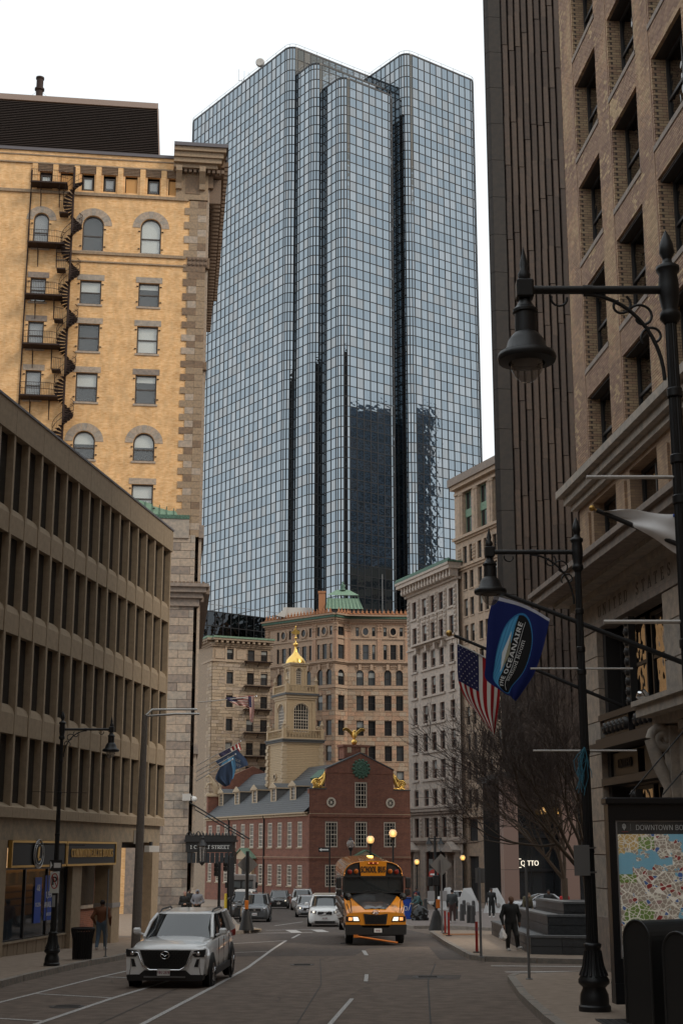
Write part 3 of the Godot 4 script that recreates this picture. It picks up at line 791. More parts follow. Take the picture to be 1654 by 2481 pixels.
# ================================================================ golden brick tower with quoins
func brick_tower() -> void:
	var B := building("brick_tower", "tall golden brick building with stone quoins, deep bracketed cornice and granite base", "building", facade(Vector2(-27.634, 105.206), Vector2(-11.013, 107.368)))
	var W := 16.76
	var A := [6.88, 1.69]; var C := [11.5, 1.66]; var S := [3.0, 1.23]
	var holes := []
	var wins := []
	for c in [A, C, S]:
		wins.append([c[0], 49.3, c[1], 3.05, true])
		for v in [[44.75, 2.02], [40.8, 2.3], [36.62, 2.4]]: wins.append([c[0], v[0], c[1], v[1], false])
	for c in [A, C]:
		wins.append([c[0], 31.97, c[1], 2.28, true]); wins.append([c[0], 27.85, c[1], 2.25, false])
	for w in wins: holes.append(w)
	for w in [[3.42, 0], [5.06, 1], [6.77, 0], [8.5, 0], [10.25, 1], [12.05, 0], [13.75, 1]]:
		holes.append([w[0] - 0.12, 54.5, 1.0, 1.5, false])
	pb(B, "brick_wall", wall(holes, -7.0, 15.25, 26.0, 57.75, 0.3), M.gold_brick)
	var m := mb()
	m.quad(Vector3(W, -3, -32), Vector3(-7, -3, -32), Vector3(-7, 57.6, -32), Vector3(W, 57.6, -32))
	m.quad(Vector3(-7, -3, -32), Vector3(-7, -3, 0), Vector3(-7, 57.6, 0), Vector3(-7, 57.6, -32))
	m.quad(Vector3(-7, 57.6, 0), Vector3(W, 57.6, 0), Vector3(W - 2, 57.6, -32), Vector3(-7, 57.6, -32))
	m.quad(Vector3(-7, -3, -0.05), Vector3(13.5, -3, -0.05), Vector3(13.5, 26, -0.05), Vector3(-7, 26, -0.05))
	pb(B, "body", m, M.gold_brick)
	# windows with lintels, sills, shutter irons and blinds
	var r := RandomNumberGenerator.new(); r.seed = 21
	for w in wins:
		var st: bool = w[0] == 3.0
		var o := sash(B, w[0], w[1], w[2], w[3], -0.2, M.window_brown, [M.clear], Vector2i(1, 2), w[4], 0.11)
		var bl = 1.0 if st else [0.5, 0.0, 0.25, 0.62, 0.95, 0.45][r.randi() % 6]
		if bl > 0.0:
			var q := mb()
			var y0: float = w[3] * (1.0 - bl)
			if w[4]:
				var rr: float = w[2] * 0.5
				var poly := PackedVector2Array([Vector2(0.08, maxf(y0, 0.05)), Vector2(w[2] - 0.08, maxf(y0, 0.05))])
				for k in 11: poly.append(Vector2(rr + cos(PI * k / 10.0) * (rr - 0.08), w[3] - rr + sin(PI * k / 10.0) * (rr - 0.08)))
				q.slab(poly, -0.07, -0.06)
			else: q.span(0.08, w[2] - 0.08, y0, w[3] - 0.06, -0.07, -0.06)
			pb(o, "blind", q, M.blind_grey if st else M.blind)
		var back := mb(); back.span(-0.1, w[2] + 0.1, -0.1, w[3] + 0.1, -0.6, -0.5)
		pb(o, "room_back", back, M.room)
		if w[4]:
			ring_stones(B, w[0] + w[2] * 0.5, w[1] + w[3] - w[2] * 0.5, w[2] * 0.5 + 0.02, 0.62 if not st else 0.55, 9)
		else:
			bx(B, "lintel", [M.granite, M.granite_dark, M.granite_warm][r.randi() % 3], w[0] - 0.22, w[0] + w[2] + 0.22, w[1] + w[3] + 0.01, w[1] + w[3] + 0.48, -0.1, 0.035)
		bx(B, "sill", M.granite_warm, w[0] - 0.12, w[0] + w[2] + 0.12, w[1] - 0.17, w[1] - 0.01, -0.15, 0.07)
		for s in [-0.18, w[2] + 0.02]:
			for y in [0.35, w[3] - 0.35 - (w[2] * 0.5 if w[4] else 0.0)]:
				bx(B, "shutter_iron", M.rust_iron, w[0] + s, w[0] + s + 0.16, w[1] + y, w[1] + y + 0.05, 0.0, 0.09)
	# attic row: recessed lights, some bricked up, louvred brick heads between flat pilasters
	var k := 0
	for w in [[3.42, 0], [5.06, 1], [6.77, 0], [8.5, 0], [10.25, 1], [12.05, 0], [13.75, 1]]:
		if w[1] == 0:
			var o := sash(B, w[0] - 0.02, 54.62, 0.8, 1.12, -0.22, M.window_brown, [M.clear], Vector2i(1, 1), false, 0.1)
			var bl := mb(); bl.span(0.08, 0.72, 0.3 if k % 2 else 0.05, 1.05, -0.07, -0.06); pb(o, "blind", bl, M.blind if k % 2 == 0 else M.blind_grey)
			bl = mb(); bl.span(-0.1, 0.9, -0.1, 1.2, -0.6, -0.5); pb(o, "room_back", bl, M.room)
		else: bx(B, "brick_infill", M.gold_brick_patch, w[0] - 0.05, w[0] + 0.85, 54.52, 55.8, -0.25, -0.15)
		for j in 5: bx(B, "brick_rib", M.quoin_dark, w[0] - 0.25, w[0] + 1.05, 56.0 + j * 0.13, 56.08 + j * 0.13, 0.0, 0.08)
		bx(B, "pilaster", M.gold_brick, w[0] - 0.72, w[0] - 0.3, 54.3, 56.6, 0.0, 0.13)
		k += 1
	for c in [[54.05, 54.3, 0.14, -7.0, 15.3], [56.62, 56.74, 0.12, -7.0, 14.0], [57.35, 57.45, 0.06, -7.0, 14.0], [48.98, 49.22, 0.12, 4.9, 15.2], [48.3, 48.42, 0.1, 4.9, 15.2]]:
		bx(B, "string_course", M.quoin, c[3], c[4], c[0], c[1], 0.0, c[2])
	bx(B, "coping", M.coping, -7.0, 14.0, 57.75, 58.0, -0.5, 0.12)
	# quoins in alternate long and short stones up the corner
	var v := 26.05
	var odd := false
	while v < 53.9:
		var h := 0.55 if v < 44 else 0.62
		var l := 15.0 if odd else 15.42
		for seg in [[l, 16.08], [16.09, W]]:
			bx(B, "quoin_stone", [M.quoin, M.quoin, M.quoin_dark, M.granite_warm][r.randi() % 4], seg[0], seg[1], v, v + h - 0.02, -0.25, 0.05 + r.randf() * 0.03)
		bx(B, "quoin_back", M.gold_brick, 14.9, 15.5, v, v + h, -0.3, -0.004)
		v += h; odd = not odd
	bx(B, "corner_pilaster", M.quoin, 15.3, W, 44.0, 48.0, -0.2, 0.03)
	# carved capital block and bracketed cornice over the corner
	rosettes(B, "carved_block", 15.3, 16.95, 48.35, 49.2, 0.18, 5, 2)
	bx(B, "cornice_frieze", M.quoin, 14.25, W + 0.1, 54.2, 56.7, -0.2, 0.1)
	bx(B, "frieze_panel", M.quoin_dark, 15.0, 16.2, 54.7, 56.2, 0.1, 0.14)
	for u in [14.45, 16.35]:
		var q := mb()
		q.slab(PackedVector2Array([Vector2(0, 0), Vector2(0.22, 0.05), Vector2(0.3, 0.5), Vector2(0.75, 1.1), Vector2(0.95, 1.3), Vector2(0.95, 1.75), Vector2(0, 1.75)]), -0.24, 0.24, Transform3D(Basis(Vector3(0, 0, 1), Vector3.UP, Vector3.LEFT), Vector3(u, 55.0, 0.1)))
		pb(B, "bracket", q, M.quoin)
	var cor := [[56.75, 57.1, 0.7, M.quoin], [57.1, 57.5, 1.0, M.quoin], [57.5, 57.95, 1.15, M.quoin], [57.95, 58.3, 1.35, M.quoin], [58.3, 58.6, 1.5, M.coping]]
	for c in cor: bx(B, "cornice_course", c[3], 14.0, W + c[2] + 0.12, c[0], c[1], -0.5, c[2])
	for i in 11: bx(B, "dentil", M.carved, 14.1 + i * 0.38, 14.34 + i * 0.38, 56.45, 56.74, 0.1, 0.55)
	# granite base, stone by stone, with its own cornice and copper roof
	v = -2.6
	odd = false
	while v < 25.9:
		var h := 0.62 if v < 20.5 or v > 22.2 else 0.5
		var x := 12.4 + (0.0 if odd else 0.75)
		bx(B, "granite_bed", M.granite_dark, 12.0, 16.5, v, v + h, -0.5, -0.02)
		while x < 16.5:
			var e := minf(x + 1.5, 16.52)
			if 16.52 - e < 0.35: e = 16.52
			if e > 13.6: bx(B, "granite_block", [M.granite, M.granite_warm, M.granite_warm, M.granite_dark][r.randi() % 4], maxf(x, 13.2), e - 0.025, v + 0.015, v + h - 0.015, -0.3, 0.06 + r.randf() * 0.05)
			x = e
		v += h; odd = not odd
	for c in [[20.6, 21.2, 0.25], [21.2, 21.6, 0.5], [21.6, 22.0, 0.75], [22.0, 22.25, 0.95]]:
		bx(B, "base_cornice", M.granite_dark, 13.0, W + c[2] - 0.1, c[0], c[1], -0.4, c[2])
	for i in 14: bx(B, "base_dentil", M.carved, 13.2 + i * 0.3, 13.38 + i * 0.3, 22.25, 22.38, 0.3, 0.9)
	bx(B, "base_parapet", M.granite, 13.3, 16.0, 25.9, 27.4, -0.4, 0.2)
	bx(B, "copper_gutter", M.copper_dark, 12.6, 16.02, 27.4, 27.7, -0.4, 0.25)
	m = mb()
	m.quad(Vector3(10.0, 27.7, 0.2), Vector3(15.1, 27.7, 0.2), Vector3(14.9, 28.1, -0.02), Vector3(10.0, 29.4, -0.02))
	m.quad(Vector3(15.1, 27.7, 0.2), Vector3(15.1, 27.7, -0.02), Vector3(14.9, 28.1, -0.02), Vector3(14.9, 28.1, -0.02))
	var roof := pb(B, "copper_roof", m, M.copper)
	for i in 9:
		var q := mb(); q.tube([Vector3(10.4 + i * 0.55, 27.72, 0.22), Vector3(10.4 + i * 0.55, 28.1 + (1.3 - i * 0.14) * 0.9, 0.01)], 0.03, 5); pb(roof, "standing_seam", q, M.copper_dark)
	# street front, seen nearly edge-on
	fr = B.transform.affine_inverse() * facade(Vector2(-11.013, 107.368), Vector2(-14.6, 138.0))
	holes = []
	for i in 7:
		for f in 12: holes.append([2.2 + i * 4.1, 1.5 + f * 4.35, 2.0, 2.9, f == 11 or f == 7])
	pb(B, "street_wall", wall(holes, 0.25, 30.8, -3, 57, 0.4), M.granite_dark, fr)
	for h in holes: bx(B, "street_pane", M.pane_dark, h[0], h[0] + h[2], h[1], h[1] + h[3], -0.5, -0.4)
	for c in [[55.4, 56.4, 0.5, M.quoin_dark], [56.4, 57.3, 1.1, M.carved], [57.3, 58.0, 1.4, M.quoin_dark], [58.0, 58.6, 1.62, M.coping], [21.0, 21.6, 0.5, M.granite_dark], [21.6, 22.25, 0.95, M.granite_dark], [48.3, 49.2, 0.35, M.quoin_dark], [26.0, 27.0, 0.4, M.granite_dark], [39.7, 40.3, 0.3, M.quoin_dark], [9.5, 10.2, 0.35, M.granite_dark]]:
		bx(B, "street_course", c[3], 0.05, 30.8, c[0], c[1], 0.0, c[2])
	for i in 40: bx(B, "street_bracket", M.carved, 0.4 + i * 0.76, 0.75 + i * 0.76, 54.2, 56.3, 0.0, 1.15)
	for i in 40: bx(B, "lion_head", M.carved, 0.3 + i * 0.76, 0.55 + i * 0.76, 57.5, 57.9, 1.4, 1.72)
	for i in 8: bx(B, "street_pier", M.granite_warm, 0.3 + i * 4.1, 1.5 + i * 4.1, -3, 55.4, 0.0, 0.22)
	fr = Transform3D.IDENTITY
	# louvred plant room on the roof, set back three metres
	var P := thing("plant_room", "dark brown louvred plant room on top of golden brick building", "plant room")
	P.transform = B.transform * Transform3D(Basis.IDENTITY, Vector3(0, 0, -3.0))
	m = mb()
	m.slab(PackedVector2Array([Vector2(-8, 57.0), Vector2(12.9, 57.0), Vector2(12.5, 64.0), Vector2(-8, 64.0)]), -9, -0.25)
	pb(P, "core", m, M.dull_black)
	for i in 34:
		var y := 58.6 + i * 0.155
		var q := mb()
		q.slab(PackedVector2Array([Vector2(-0.22, 0.05), Vector2(0.0, -0.05), Vector2(0.0, -0.02), Vector2(-0.22, 0.08)]), -12.87 + i * 0.01, 8, Transform3D(Basis(Vector3(0, 0, 1), Vector3.UP, Vector3.LEFT), Vector3(0, y, 0)))
		pb(P, "louvre_blade", q, M.louvre)
	m = mb(); m.span(-8, 12.55, 63.85, 64.35, -9, 0.08); pb(P, "cap", m, M.louvre_cap)
	m = mb(); m.slab(PackedVector2Array([Vector2(12.86, 57), Vector2(12.98, 57), Vector2(12.6, 63.85), Vector2(12.48, 63.85)]), -9, 0.05); pb(P, "end_trim", m, M.louvre_cap)
	var D := thing("cooling_drum", "round grey steel cooling drum on the louvred roof house", "cooler", P.transform * Vector3(8.95, 64.35, -3.2))
	m = mb(); m.lathe([Vector2(1.1, 0), Vector2(1.1, 0.35), Vector2(1.2, 0.35), Vector2(1.2, 0.95), Vector2(1.28, 0.95), Vector2(1.28, 1.1), Vector2(1.15, 1.1), Vector2(1.1, 0.6)], 28); pb(D, "drum", m, M.galvanised)
	for i in 16:
		var a := TAU * i / 16
		m = mb(); m.tube([Vector3(cos(a) * 1.22, 0.36, sin(a) * 1.22), Vector3(cos(a) * 1.22, 0.95, sin(a) * 1.22)], 0.03, 4); pb(D, "stiffener", m, M.steel)
	var F := thing("flue_pipe", "black capped flue pipe on the louvred roof house", "flue", P.transform * Vector3(2.4, 64.35, -2.0))
	m = mb(); m.lathe([Vector2(0.3, 0), Vector2(0.3, 1.6), Vector2(0.42, 1.65), Vector2(0.42, 1.8), Vector2(0.3, 1.85), Vector2(0.3, 2.7), Vector2(0.36, 2.7), Vector2(0.36, 2.85), Vector2(0, 2.85)], 14); pb(F, "stack", m, M.rust_iron)
	for s in [-1.6, 1.5]:
		m = mb(); m.tube([Vector3(0, 1.7, 0), Vector3(s, 0.1, 0.4)], 0.012, 3); pb(F, "guy_wire", m, M.galvanised)
	fire_escape(B)

func ring_stones(B: Node, cx: float, cy: float, r: float, w: float, n: int) -> void:
	for i in n:
		var q := mb()
		var a0 := PI * (i + 0.02) / n; var a1 := PI * (i + 0.98) / n
		q.slab(PackedVector2Array([Vector2(cos(a0), sin(a0)) * r, Vector2(cos(a0), sin(a0)) * (r + w), Vector2(cos((a0 + a1) / 2), sin((a0 + a1) / 2)) * (r + w), Vector2(cos(a1), sin(a1)) * (r + w), Vector2(cos(a1), sin(a1)) * r, Vector2(cos((a0 + a1) / 2), sin((a0 + a1) / 2)) * r]), -0.1, 0.03)
		hang(B, "voussoir", q, [M.granite_warm, M.granite, M.granite_warm][i % 3], Vector3(cx, cy, 0))

func rosettes(B: Node, called: String, x0: float, x1: float, y0: float, y1: float, d: float, nx: int, ny: int, m: Material = null) -> void:
	# carved relief: a panel of raised lobes
	var q := mb()
	q.span(x0, x1, y0, y1, -0.1, d * 0.4)
	for i in nx:
		for j in ny:
			var c := Vector3(x0 + (i + 0.5) * (x1 - x0) / nx, y0 + (j + 0.5) * (y1 - y0) / ny, d * 0.4)
			var rr := minf((x1 - x0) / nx, (y1 - y0) / ny) * 0.46
			q.turned([Vector2(rr, 0), Vector2(rr * 0.85, rr * 0.5), Vector2(rr * 0.45, rr * 0.65), Vector2(rr * 0.3, rr * 0.5), Vector2(0.0, rr * 0.85)], 7, c, Basis(Vector3.RIGHT, PI / 2))
	hang(B, called, q, m if m else M.carved, Vector3.ZERO)

func fire_escape(B: Node3D) -> void:
	var T := thing("fire_escape", "rusty iron fire escape with balconies and a spiral stair on golden brick wall", "fire escape")
	T.transform = B.transform
	var L := [54.6, 49.4, 45.0, 40.9, 36.7, 32.4]
	var ax := Vector3(6.08, 0, 0.62)
	for k in 5:
		var y: float = L[k]
		var m := mb()
		m.span(2.7, 5.6, y - 0.12, y, 0.02, 1.15)
		pb(T, "platform", m, M.rust_iron)
		m = mb()
		for h in [0.5, 1.0]: m.tube([Vector3(2.7, y + h, 0.02), Vector3(2.72, y + h, 1.12), Vector3(4.9, y + h, 1.12), Vector3(5.65, y + h - 0.1, 0.95)], 0.022, 5)
		for i in 18: m.tube([Vector3(2.72 + i * 0.13, y, 1.12), Vector3(2.72 + i * 0.13, y + 1.0, 1.12)], 0.011, 4, false)
		for i in 5: m.tube([Vector3(5.0 + i * 0.14, y, 1.1 - i * 0.04), Vector3(5.0 + i * 0.14, y + 0.95, 1.1 - i * 0.04)], 0.011, 4, false)
		pb(T, "railing", m, M.rust_iron)
		for u in [3.5, 4.95]:
			m = mb(); m.tube([Vector3(u, y - 0.1, 1.0), Vector3(u, y - 1.7, 0.05)], 0.03, 5); m.tube([Vector3(u, y - 1.7, 0.03), Vector3(u, y, 0.03)], 0.02, 4); pb(T, "strut", m, M.rust_iron)
		# half landing
		if k < 4:
			var hy: float = (L[k] + L[k + 1]) * 0.5 + 0.35
			m = mb(); m.span(5.05, 5.75, hy - 0.35, hy - 0.25, 0.1, 1.0); m.tube([Vector3(5.05, hy + 0.7, 1.0), Vector3(5.75, hy + 0.6, 0.95)], 0.022, 4)
			for i in 6: m.tube([Vector3(5.07 + i * 0.13, hy - 0.3, 1.0), Vector3(5.07 + i * 0.13, hy + 0.68, 0.99)], 0.011, 4, false)
			pb(T, "half_landing", m, M.rust_iron)
	var post := mb(); post.tube([ax + Vector3(0, 31.0, 0), ax + Vector3(0, 56.2, 0)], 0.09, 8); pb(T, "newel_post", post, M.rust_iron)
	# treads wind round the post, about one turn a storey
	var tread := mb()
	tread.slab(PackedVector2Array([Vector2(0.05, -0.04), Vector2(0.78, -0.16), Vector2(0.78, 0.16), Vector2(0.05, 0.05)]), -0.02, 0.02, Transform3D(Basis(Vector3.RIGHT, Vector3(0, 0, -1), Vector3.UP), Vector3.ZERO))
	tread.span(0.1, 0.77, -0.16, -0.02, -0.02, 0.0)
	var tm := tread.mesh()
	var n := 108
	for i in n:
		part(T, "tread", tm, M.rust_iron, Transform3D(Basis(Vector3.UP, i * TAU / 18.0), ax + Vector3(0, 31.4 + i * 0.218, 0)))
	for rr in [0.95, 0.5]:
		var pts := []
		for i in n * 2: pts.append(ax + Basis(Vector3.UP, i * TAU / 36.0) * Vector3(0.8, 31.4 + i * 0.109 + rr, 0))
		var q := mb(); q.tube(pts, 0.02, 4); pb(T, "handrail", q, M.rust_iron)
	var q := mb()
	for i in n: 
		var p := ax + Basis(Vector3.UP, i * TAU / 18.0) * Vector3(0.79, 31.4 + i * 0.218, 0)
		q.tube([p, p + Vector3(0, 0.95, 0)], 0.01, 3, false)
	pb(T, "stair_balusters", q, M.rust_iron)
	q = mb(); q.tube([Vector3(2.62, 26, 0.1), Vector3(2.68, 56, 0.1)], 0.06, 6); pb(T, "standpipe", q, M.rust_iron)

# ================================================================ mirror-glass tower
const TA := Vector2(-9.583, 240.0)
const TL := Vector2(-0.5948, 0.80387)
const TR := Vector2(0.80387, 0.5948)
func tplan(p: Vector2) -> Vector3:
	var q := TA + TR * p.x + TL * p.y
	return Vector3(q.x, 0, -q.y)

func glass_tower() -> void:
	var B := thing("glass_tower", "tall stepped skyscraper of blue-grey mirror glass with rounded corners and black mullions", "skyscraper", Vector3(TA.x, gy(TA.y), -TA.y))
	var off := -B.position
	var r := RandomNumberGenerator.new(); r.seed = 5
	var levels := [149.8, 147.4, 145.1, 142.9, 140.8]
	while levels[-1] > 4.0: levels.append(levels[-1] - 1.833)
	# blocks: corner points in the tower's own axes, roof height, first level
	var blocks := [
		[[Vector2(12, 37), Vector2(0, 37), Vector2(0, 0), Vector2(19.2, 0)], 149.8], 
		[[Vector2(1.35, 0.0), Vector2(1.35, -6.0), Vector2(18.6, -6.0)], 144.0],
		[[Vector2(3.2, -6.0), Vector2(3.2, -11.9), Vector2(15.6, -11.9), Vector2(15.6, -6.0)], 138.9],
		[[Vector2(18.7, 2.0), Vector2(18.7, -11.0), Vector2(36.9, -11.0), Vector2(36.9, 12.0)], 149.8]]
	var stuff := [mb(), mb(), mb(), mb()]
	var singles := 0
	var trans := {}
	for bi in blocks.size():
		var pts: Array = blocks[bi][0]; var H: float = blocks[bi][1]
		var line := []                    # outline in panel steps
		var rad := 1.75
		for i in pts.size() - 1:
			var a: Vector2 = pts[i]; var b: Vector2 = pts[i + 1]
			var d := (b - a).normalized()
			var s := a + d * (rad if i > 0 else 0.0); var e := b - d * (rad if i < pts.size() - 2 else 0.0)
			var n := maxi(1, roundi(s.distance_to(e) / 1.5))
			for k in n + 1: line.append(s.lerp(e, float(k) / n))
			if i < pts.size() - 2:
				var d2: Vector2 = (pts[i + 2] - b).normalized()
				var c := e + d2 * rad
				for k in range(1, 5):
					var g := PI / 2 * k / 5.0
					line.append(c + d * rad * sin(g) - d2 * rad * cos(g))
		var lv := [H]
		for l in levels:
			if l < H - 0.6: lv.append(l)
		var W := []
		for p in line: W.append((tplan(p) + off) * Vector3(1, 0, 1))
		# glass
		for i in W.size() - 1:
			var along: Vector3 = (W[i + 1] - W[i]).normalized()
			var out := along.cross(Vector3.UP)
			var wide: float = W[i].distance_to(W[i + 1])
			for j in lv.size() - 1:
				var a: Vector3 = W[i]; var b: Vector3 = W[i + 1]
				var y0: float = lv[j + 1] + off.y; var y1: float = lv[j] + off.y
				var t := [r.randfn(0, 0.0013), r.randfn(0, 0.0013), r.randfn(0, 0.0013)]
				var c0 = Vector3(a.x, y0, a.z) + out * t[0]; var c1 = Vector3(b.x, y0, b.z) + out * t[1]
				var c3 = Vector3(a.x, y1, a.z) + out * t[2]; var c2 = c1 + (c3 - c0)
				c2.y = y1
				var mk := (0 if j % 2 == 0 else 1) + (2 if r.randf() < 0.25 else 0)
				var single := wide > 1.2 and ((bi == 2 and j < 24 and absf(along.x - 0.80387) < 0.01) or (bi == 3 and j < 8 and absf(along.x - 0.80387) < 0.01)) and singles < 300
				if single:
					var q := mb(); q.quad(c0, c1, c2, c3); pb(B, "pane", q, M["mirror_%d" % mk]); singles += 1
				else: stuff[mk].quad(c0, c1, c2, c3)
		# mullions: one upright part per joint, one ring per level
		for i in W.size():
			var q := mb(); q.span(-0.07, 0.07, 6.0, H + off.y, -0.07, 0.07)
			pb(B, "mullion", q, M.black_steel, Transform3D(Basis(Vector3.UP, 0.64), W[i]))
		for l in lv:
			var key := "%.2f" % l
			if not trans.has(key): trans[key] = mb()
			for i in W.size() - 1:
				var a: Vector3 = W[i]; var b: Vector3 = W[i + 1]
				var along := (b - a).normalized()
				var bs := Basis(along, Vector3.UP, along.cross(Vector3.UP))
				var hh := 0.34 if absf(l - H) < 0.01 else 0.12
				trans[key].box((a + b) * 0.5 + Vector3(0, l + off.y, 0), Vector3(a.distance_to(b), hh, 0.13), bs)
		# roof deck, and a light rail along the edge
		var poly := PackedVector2Array()
		for p in line:
			var w := tplan(p) + off
			poly.append(Vector2(w.x, -w.z))
		if bi == 0: poly.append(Vector2((tplan(Vector2(19.2, 37)) + off).x, -(tplan(Vector2(19.2, 37)) + off).z))
		var deck := mb()
		deck.flat_poly(poly, H + off.y - 0.4, Transform3D(Basis(Vector3.RIGHT, Vector3(0, 0, -1), Vector3.UP), Vector3.ZERO))
		pb(B, "roof", deck, M.dull_black)
		var rail := mb()
		var rp := []
		for w in W: rp.append(w + Vector3(0, H + off.y + 0.75, 0))
		rail.tube(rp, 0.035, 4, false)
		for i in range(0, W.size(), 2): rail.tube([W[i] + Vector3(0, H + off.y, 0), W[i] + Vector3(0, H + off.y + 0.75, 0)], 0.03, 4, false)
		pb(B, "roof_rail", rail, M.galvanised)
	for k in 4:
		var o := pb(B, "further_panes", stuff[k], M["mirror_%d" % k])
		o.set_meta("kind", "stuff")
	for key in trans: pb(B, "transom", trans[key], M.black_steel)
	# aerials on the roof edge of the left wing
	var A := thing("dish_aerial", "small round white dish aerial on the glass tower roof", "aerial", tplan(Vector2(0.8, 11.5)) + Vector3(0, 149.5, 0), 0.5)
	var q := mb(); q.turned([Vector2(0.0, 0.0), Vector2(0.7, 0.1), Vector2(0.85, 0.5), Vector2(0.85, 0.95), Vector2(0.7, 0.98), Vector2(0.0, 0.9)], 18, Vector3(0, 2.1, 0.0), Basis(Vector3(1, 0, 0.6).normalized(), PI / 2)); pb(A, "drum", q, M.off_white)
	q = mb(); q.tube([Vector3(0.3, -0.4, 0), Vector3(0.3, 2.5, 0)], 0.09, 6); pb(A, "mast", q, M.galvanised)
	A = thing("whip_aerial", "thin cross of whip aerials on the glass tower roof", "aerial", tplan(Vector2(0.8, 17.5)) + Vector3(0, 149.5, 0), 0.5)
	q = mb()
	q.tube([Vector3(0, -0.4, 0), Vector3(0, 1.8, 0)], 0.05, 5); q.tube([Vector3(-1.1, 1.2, 0), Vector3(1.0, 1.4, 0)], 0.05, 5)
	for x in [-1.1, 0.1, 1.0]: q.tube([Vector3(x, 1.0, 0), Vector3(x, 3.6, 0)], 0.035, 4)
	pb(A, "rods", q, M.galvanised)

# ================================================================ towers outside the frame that the glass mirrors, and unseen blocks added for shade
func off_frame() -> void:
	# each is placed by mirroring in the front plane of the glass tower
	for s in [["office_tower", "dark blue-grey office tower mirrored in the glass skyscraper", 770.0, 1064.0, 128.0, 395.0, 40, "mirrored_slab"], ["office_block", "low grey-brown office block mirrored at the foot of the glass skyscraper", 700.0, 1120.0, 60.0, 292.0, 16, "mirrored_low"]]:
		var n := -TL
		var p0 := TA + TL * -11.5
		var q := []
		for x in [s[2], s[3]]:
			var v := Vector2((x - 827.0) / 3446.0 * s[5], s[5])
			q.append(v - n * 2.0 * (v - p0).dot(n))
		# seen from the glass the ends change places
		var f := facade(q[1], q[0])
		var B := building(s[0], s[1], "building", f)
		var w: float = q[0].distance_to(q[1]); var H: float = s[4]
		var m := mb(); m.span(0, w, -12, H, -18, -0.3); pb(B, "body", m, M[s[7]])
		for k in s[6]:
			bx(B, "window_band", M.pane_mid, 0.4, w - 0.4, H - 3 - k * 3.1 - 1.6, H - 3 - k * 3.1, -0.32, -0.25)
		for k in int(w / 3.0): bx(B, "pier", M[s[7]], k * 3.0, k * 3.0 + 0.5, -12, H, -0.3, 0.0)
	# unseen blocks lining and closing the street, added and sized to shade it
	for s in [[Vector2(8.75, 24.0), Vector2(14.5, -46.0), 72.0, "unseen tall brick neighbour on the right, height set to shade the street", "tan_brick"], [Vector2(45, -62), Vector2(-45, -58), 58.0, "unseen wide stone block added behind the camera to cut sky light", "buff_dark"], [Vector2(52, 112), Vector2(48, 44), 60.0, "unseen plain stone block added beyond the plaza to shade the street", "buff_dark"], [Vector2(-22.0, -46.0), Vector2(-11.9, 36.5), 20.0, "unseen brown stone neighbour on the left, height set for the light in the street", "sandstone_dark"]]:
		var B := building("unseen_street_block", s[3], "building", facade(s[0], s[1]))
		var w: float = s[0].distance_to(s[1])
		var holes := []
		for i in int(w / 4.2):
			for k in int(s[2] / 4.0): holes.append([1.0 + i * 4.2, 1.2 + k * 4.0, 2.2, 2.5, false])
		pb(B, "wall", wall(holes, 0, w, -1.5, s[2], 0.3), M[s[4]])
		for h in holes: bx(B, "window", M.pane_dark, h[0], h[0] + h[2], h[1], h[1] + h[3], -0.36, -0.3)
		var m := mb(); m.span(0, w, -1.5, s[2], -14, -0.4); pb(B, "body", m, M[s[4]])
		bx(B, "cornice", M.granite, -0.3, w + 0.3, s[2] - 0.5, s[2] + 0.4, -0.3, 0.8)

# ================================================================ helpers for stone fronts
func courses(B: Node, holes: Array, x0: float, x1: float, y0: float, y1: float, pitch: float, tones: Array, seed_: int, proud := 0.07) -> void:
	# one part per course; its stones are cut at random lengths and stop at the openings
	var r := RandomNumberGenerator.new(); r.seed = seed_
	if not M.has("coursed"):
		var c := mat("coursed", 1, 1, 1, 0.9)
		c.vertex_color_use_as_albedo = true
		c.albedo_texture = grain("stain", 0.08, 0.14, 0.018, 0.24, 512, 0.25); c.albedo_color = Color.WHITE
		c.uv1_triplanar = true; c.uv1_world_triplanar = true; c.uv1_scale = Vector3.ONE / 2.7
	var v := y0
	while v < y1 - 0.05:
		var h := minf(pitch, y1 - v)
		var m := mb(true)
		var spans := [[x0, x1]]
		for o in holes:
			if o[1] < v + h - 0.02 and o[1] + o[3] > v + 0.02:
				var nx := []
				for s in spans:
					if o[0] >= s[1] or o[0] + o[2] <= s[0]: nx.append(s)
					else:
						if o[0] - s[0] > 0.05: nx.append([s[0], o[0] - 0.01])
						if s[1] - o[0] - o[2] > 0.05: nx.append([o[0] + o[2] + 0.01, s[1]])
				spans = nx
		for s in spans:
			var x: float = s[0]
			while x < s[1] - 0.02:
				var e := minf(x + r.randf_range(0.55, 1.5), s[1])
				if s[1] - e < 0.3: e = s[1]
				var t: Color = tones[r.randi() % tones.size()]
				var k := r.randf_range(0.88, 1.12) * 2.0
				m.col = Color(t.r * k, t.g * k, t.b * k)
				m.rbox(Vector3((x + e) * 0.5, v + h * 0.5, proud * 0.5 + r.randf() * 0.02), Vector3(e - x - 0.02, h - 0.035, proud), minf(0.025, proud * 0.4))
				x = e
		if m.v.size() > 0: hang(B, "stone_course", m, M.coursed, Vector3.ZERO).set_meta("kind", "stuff")
		v += pitch

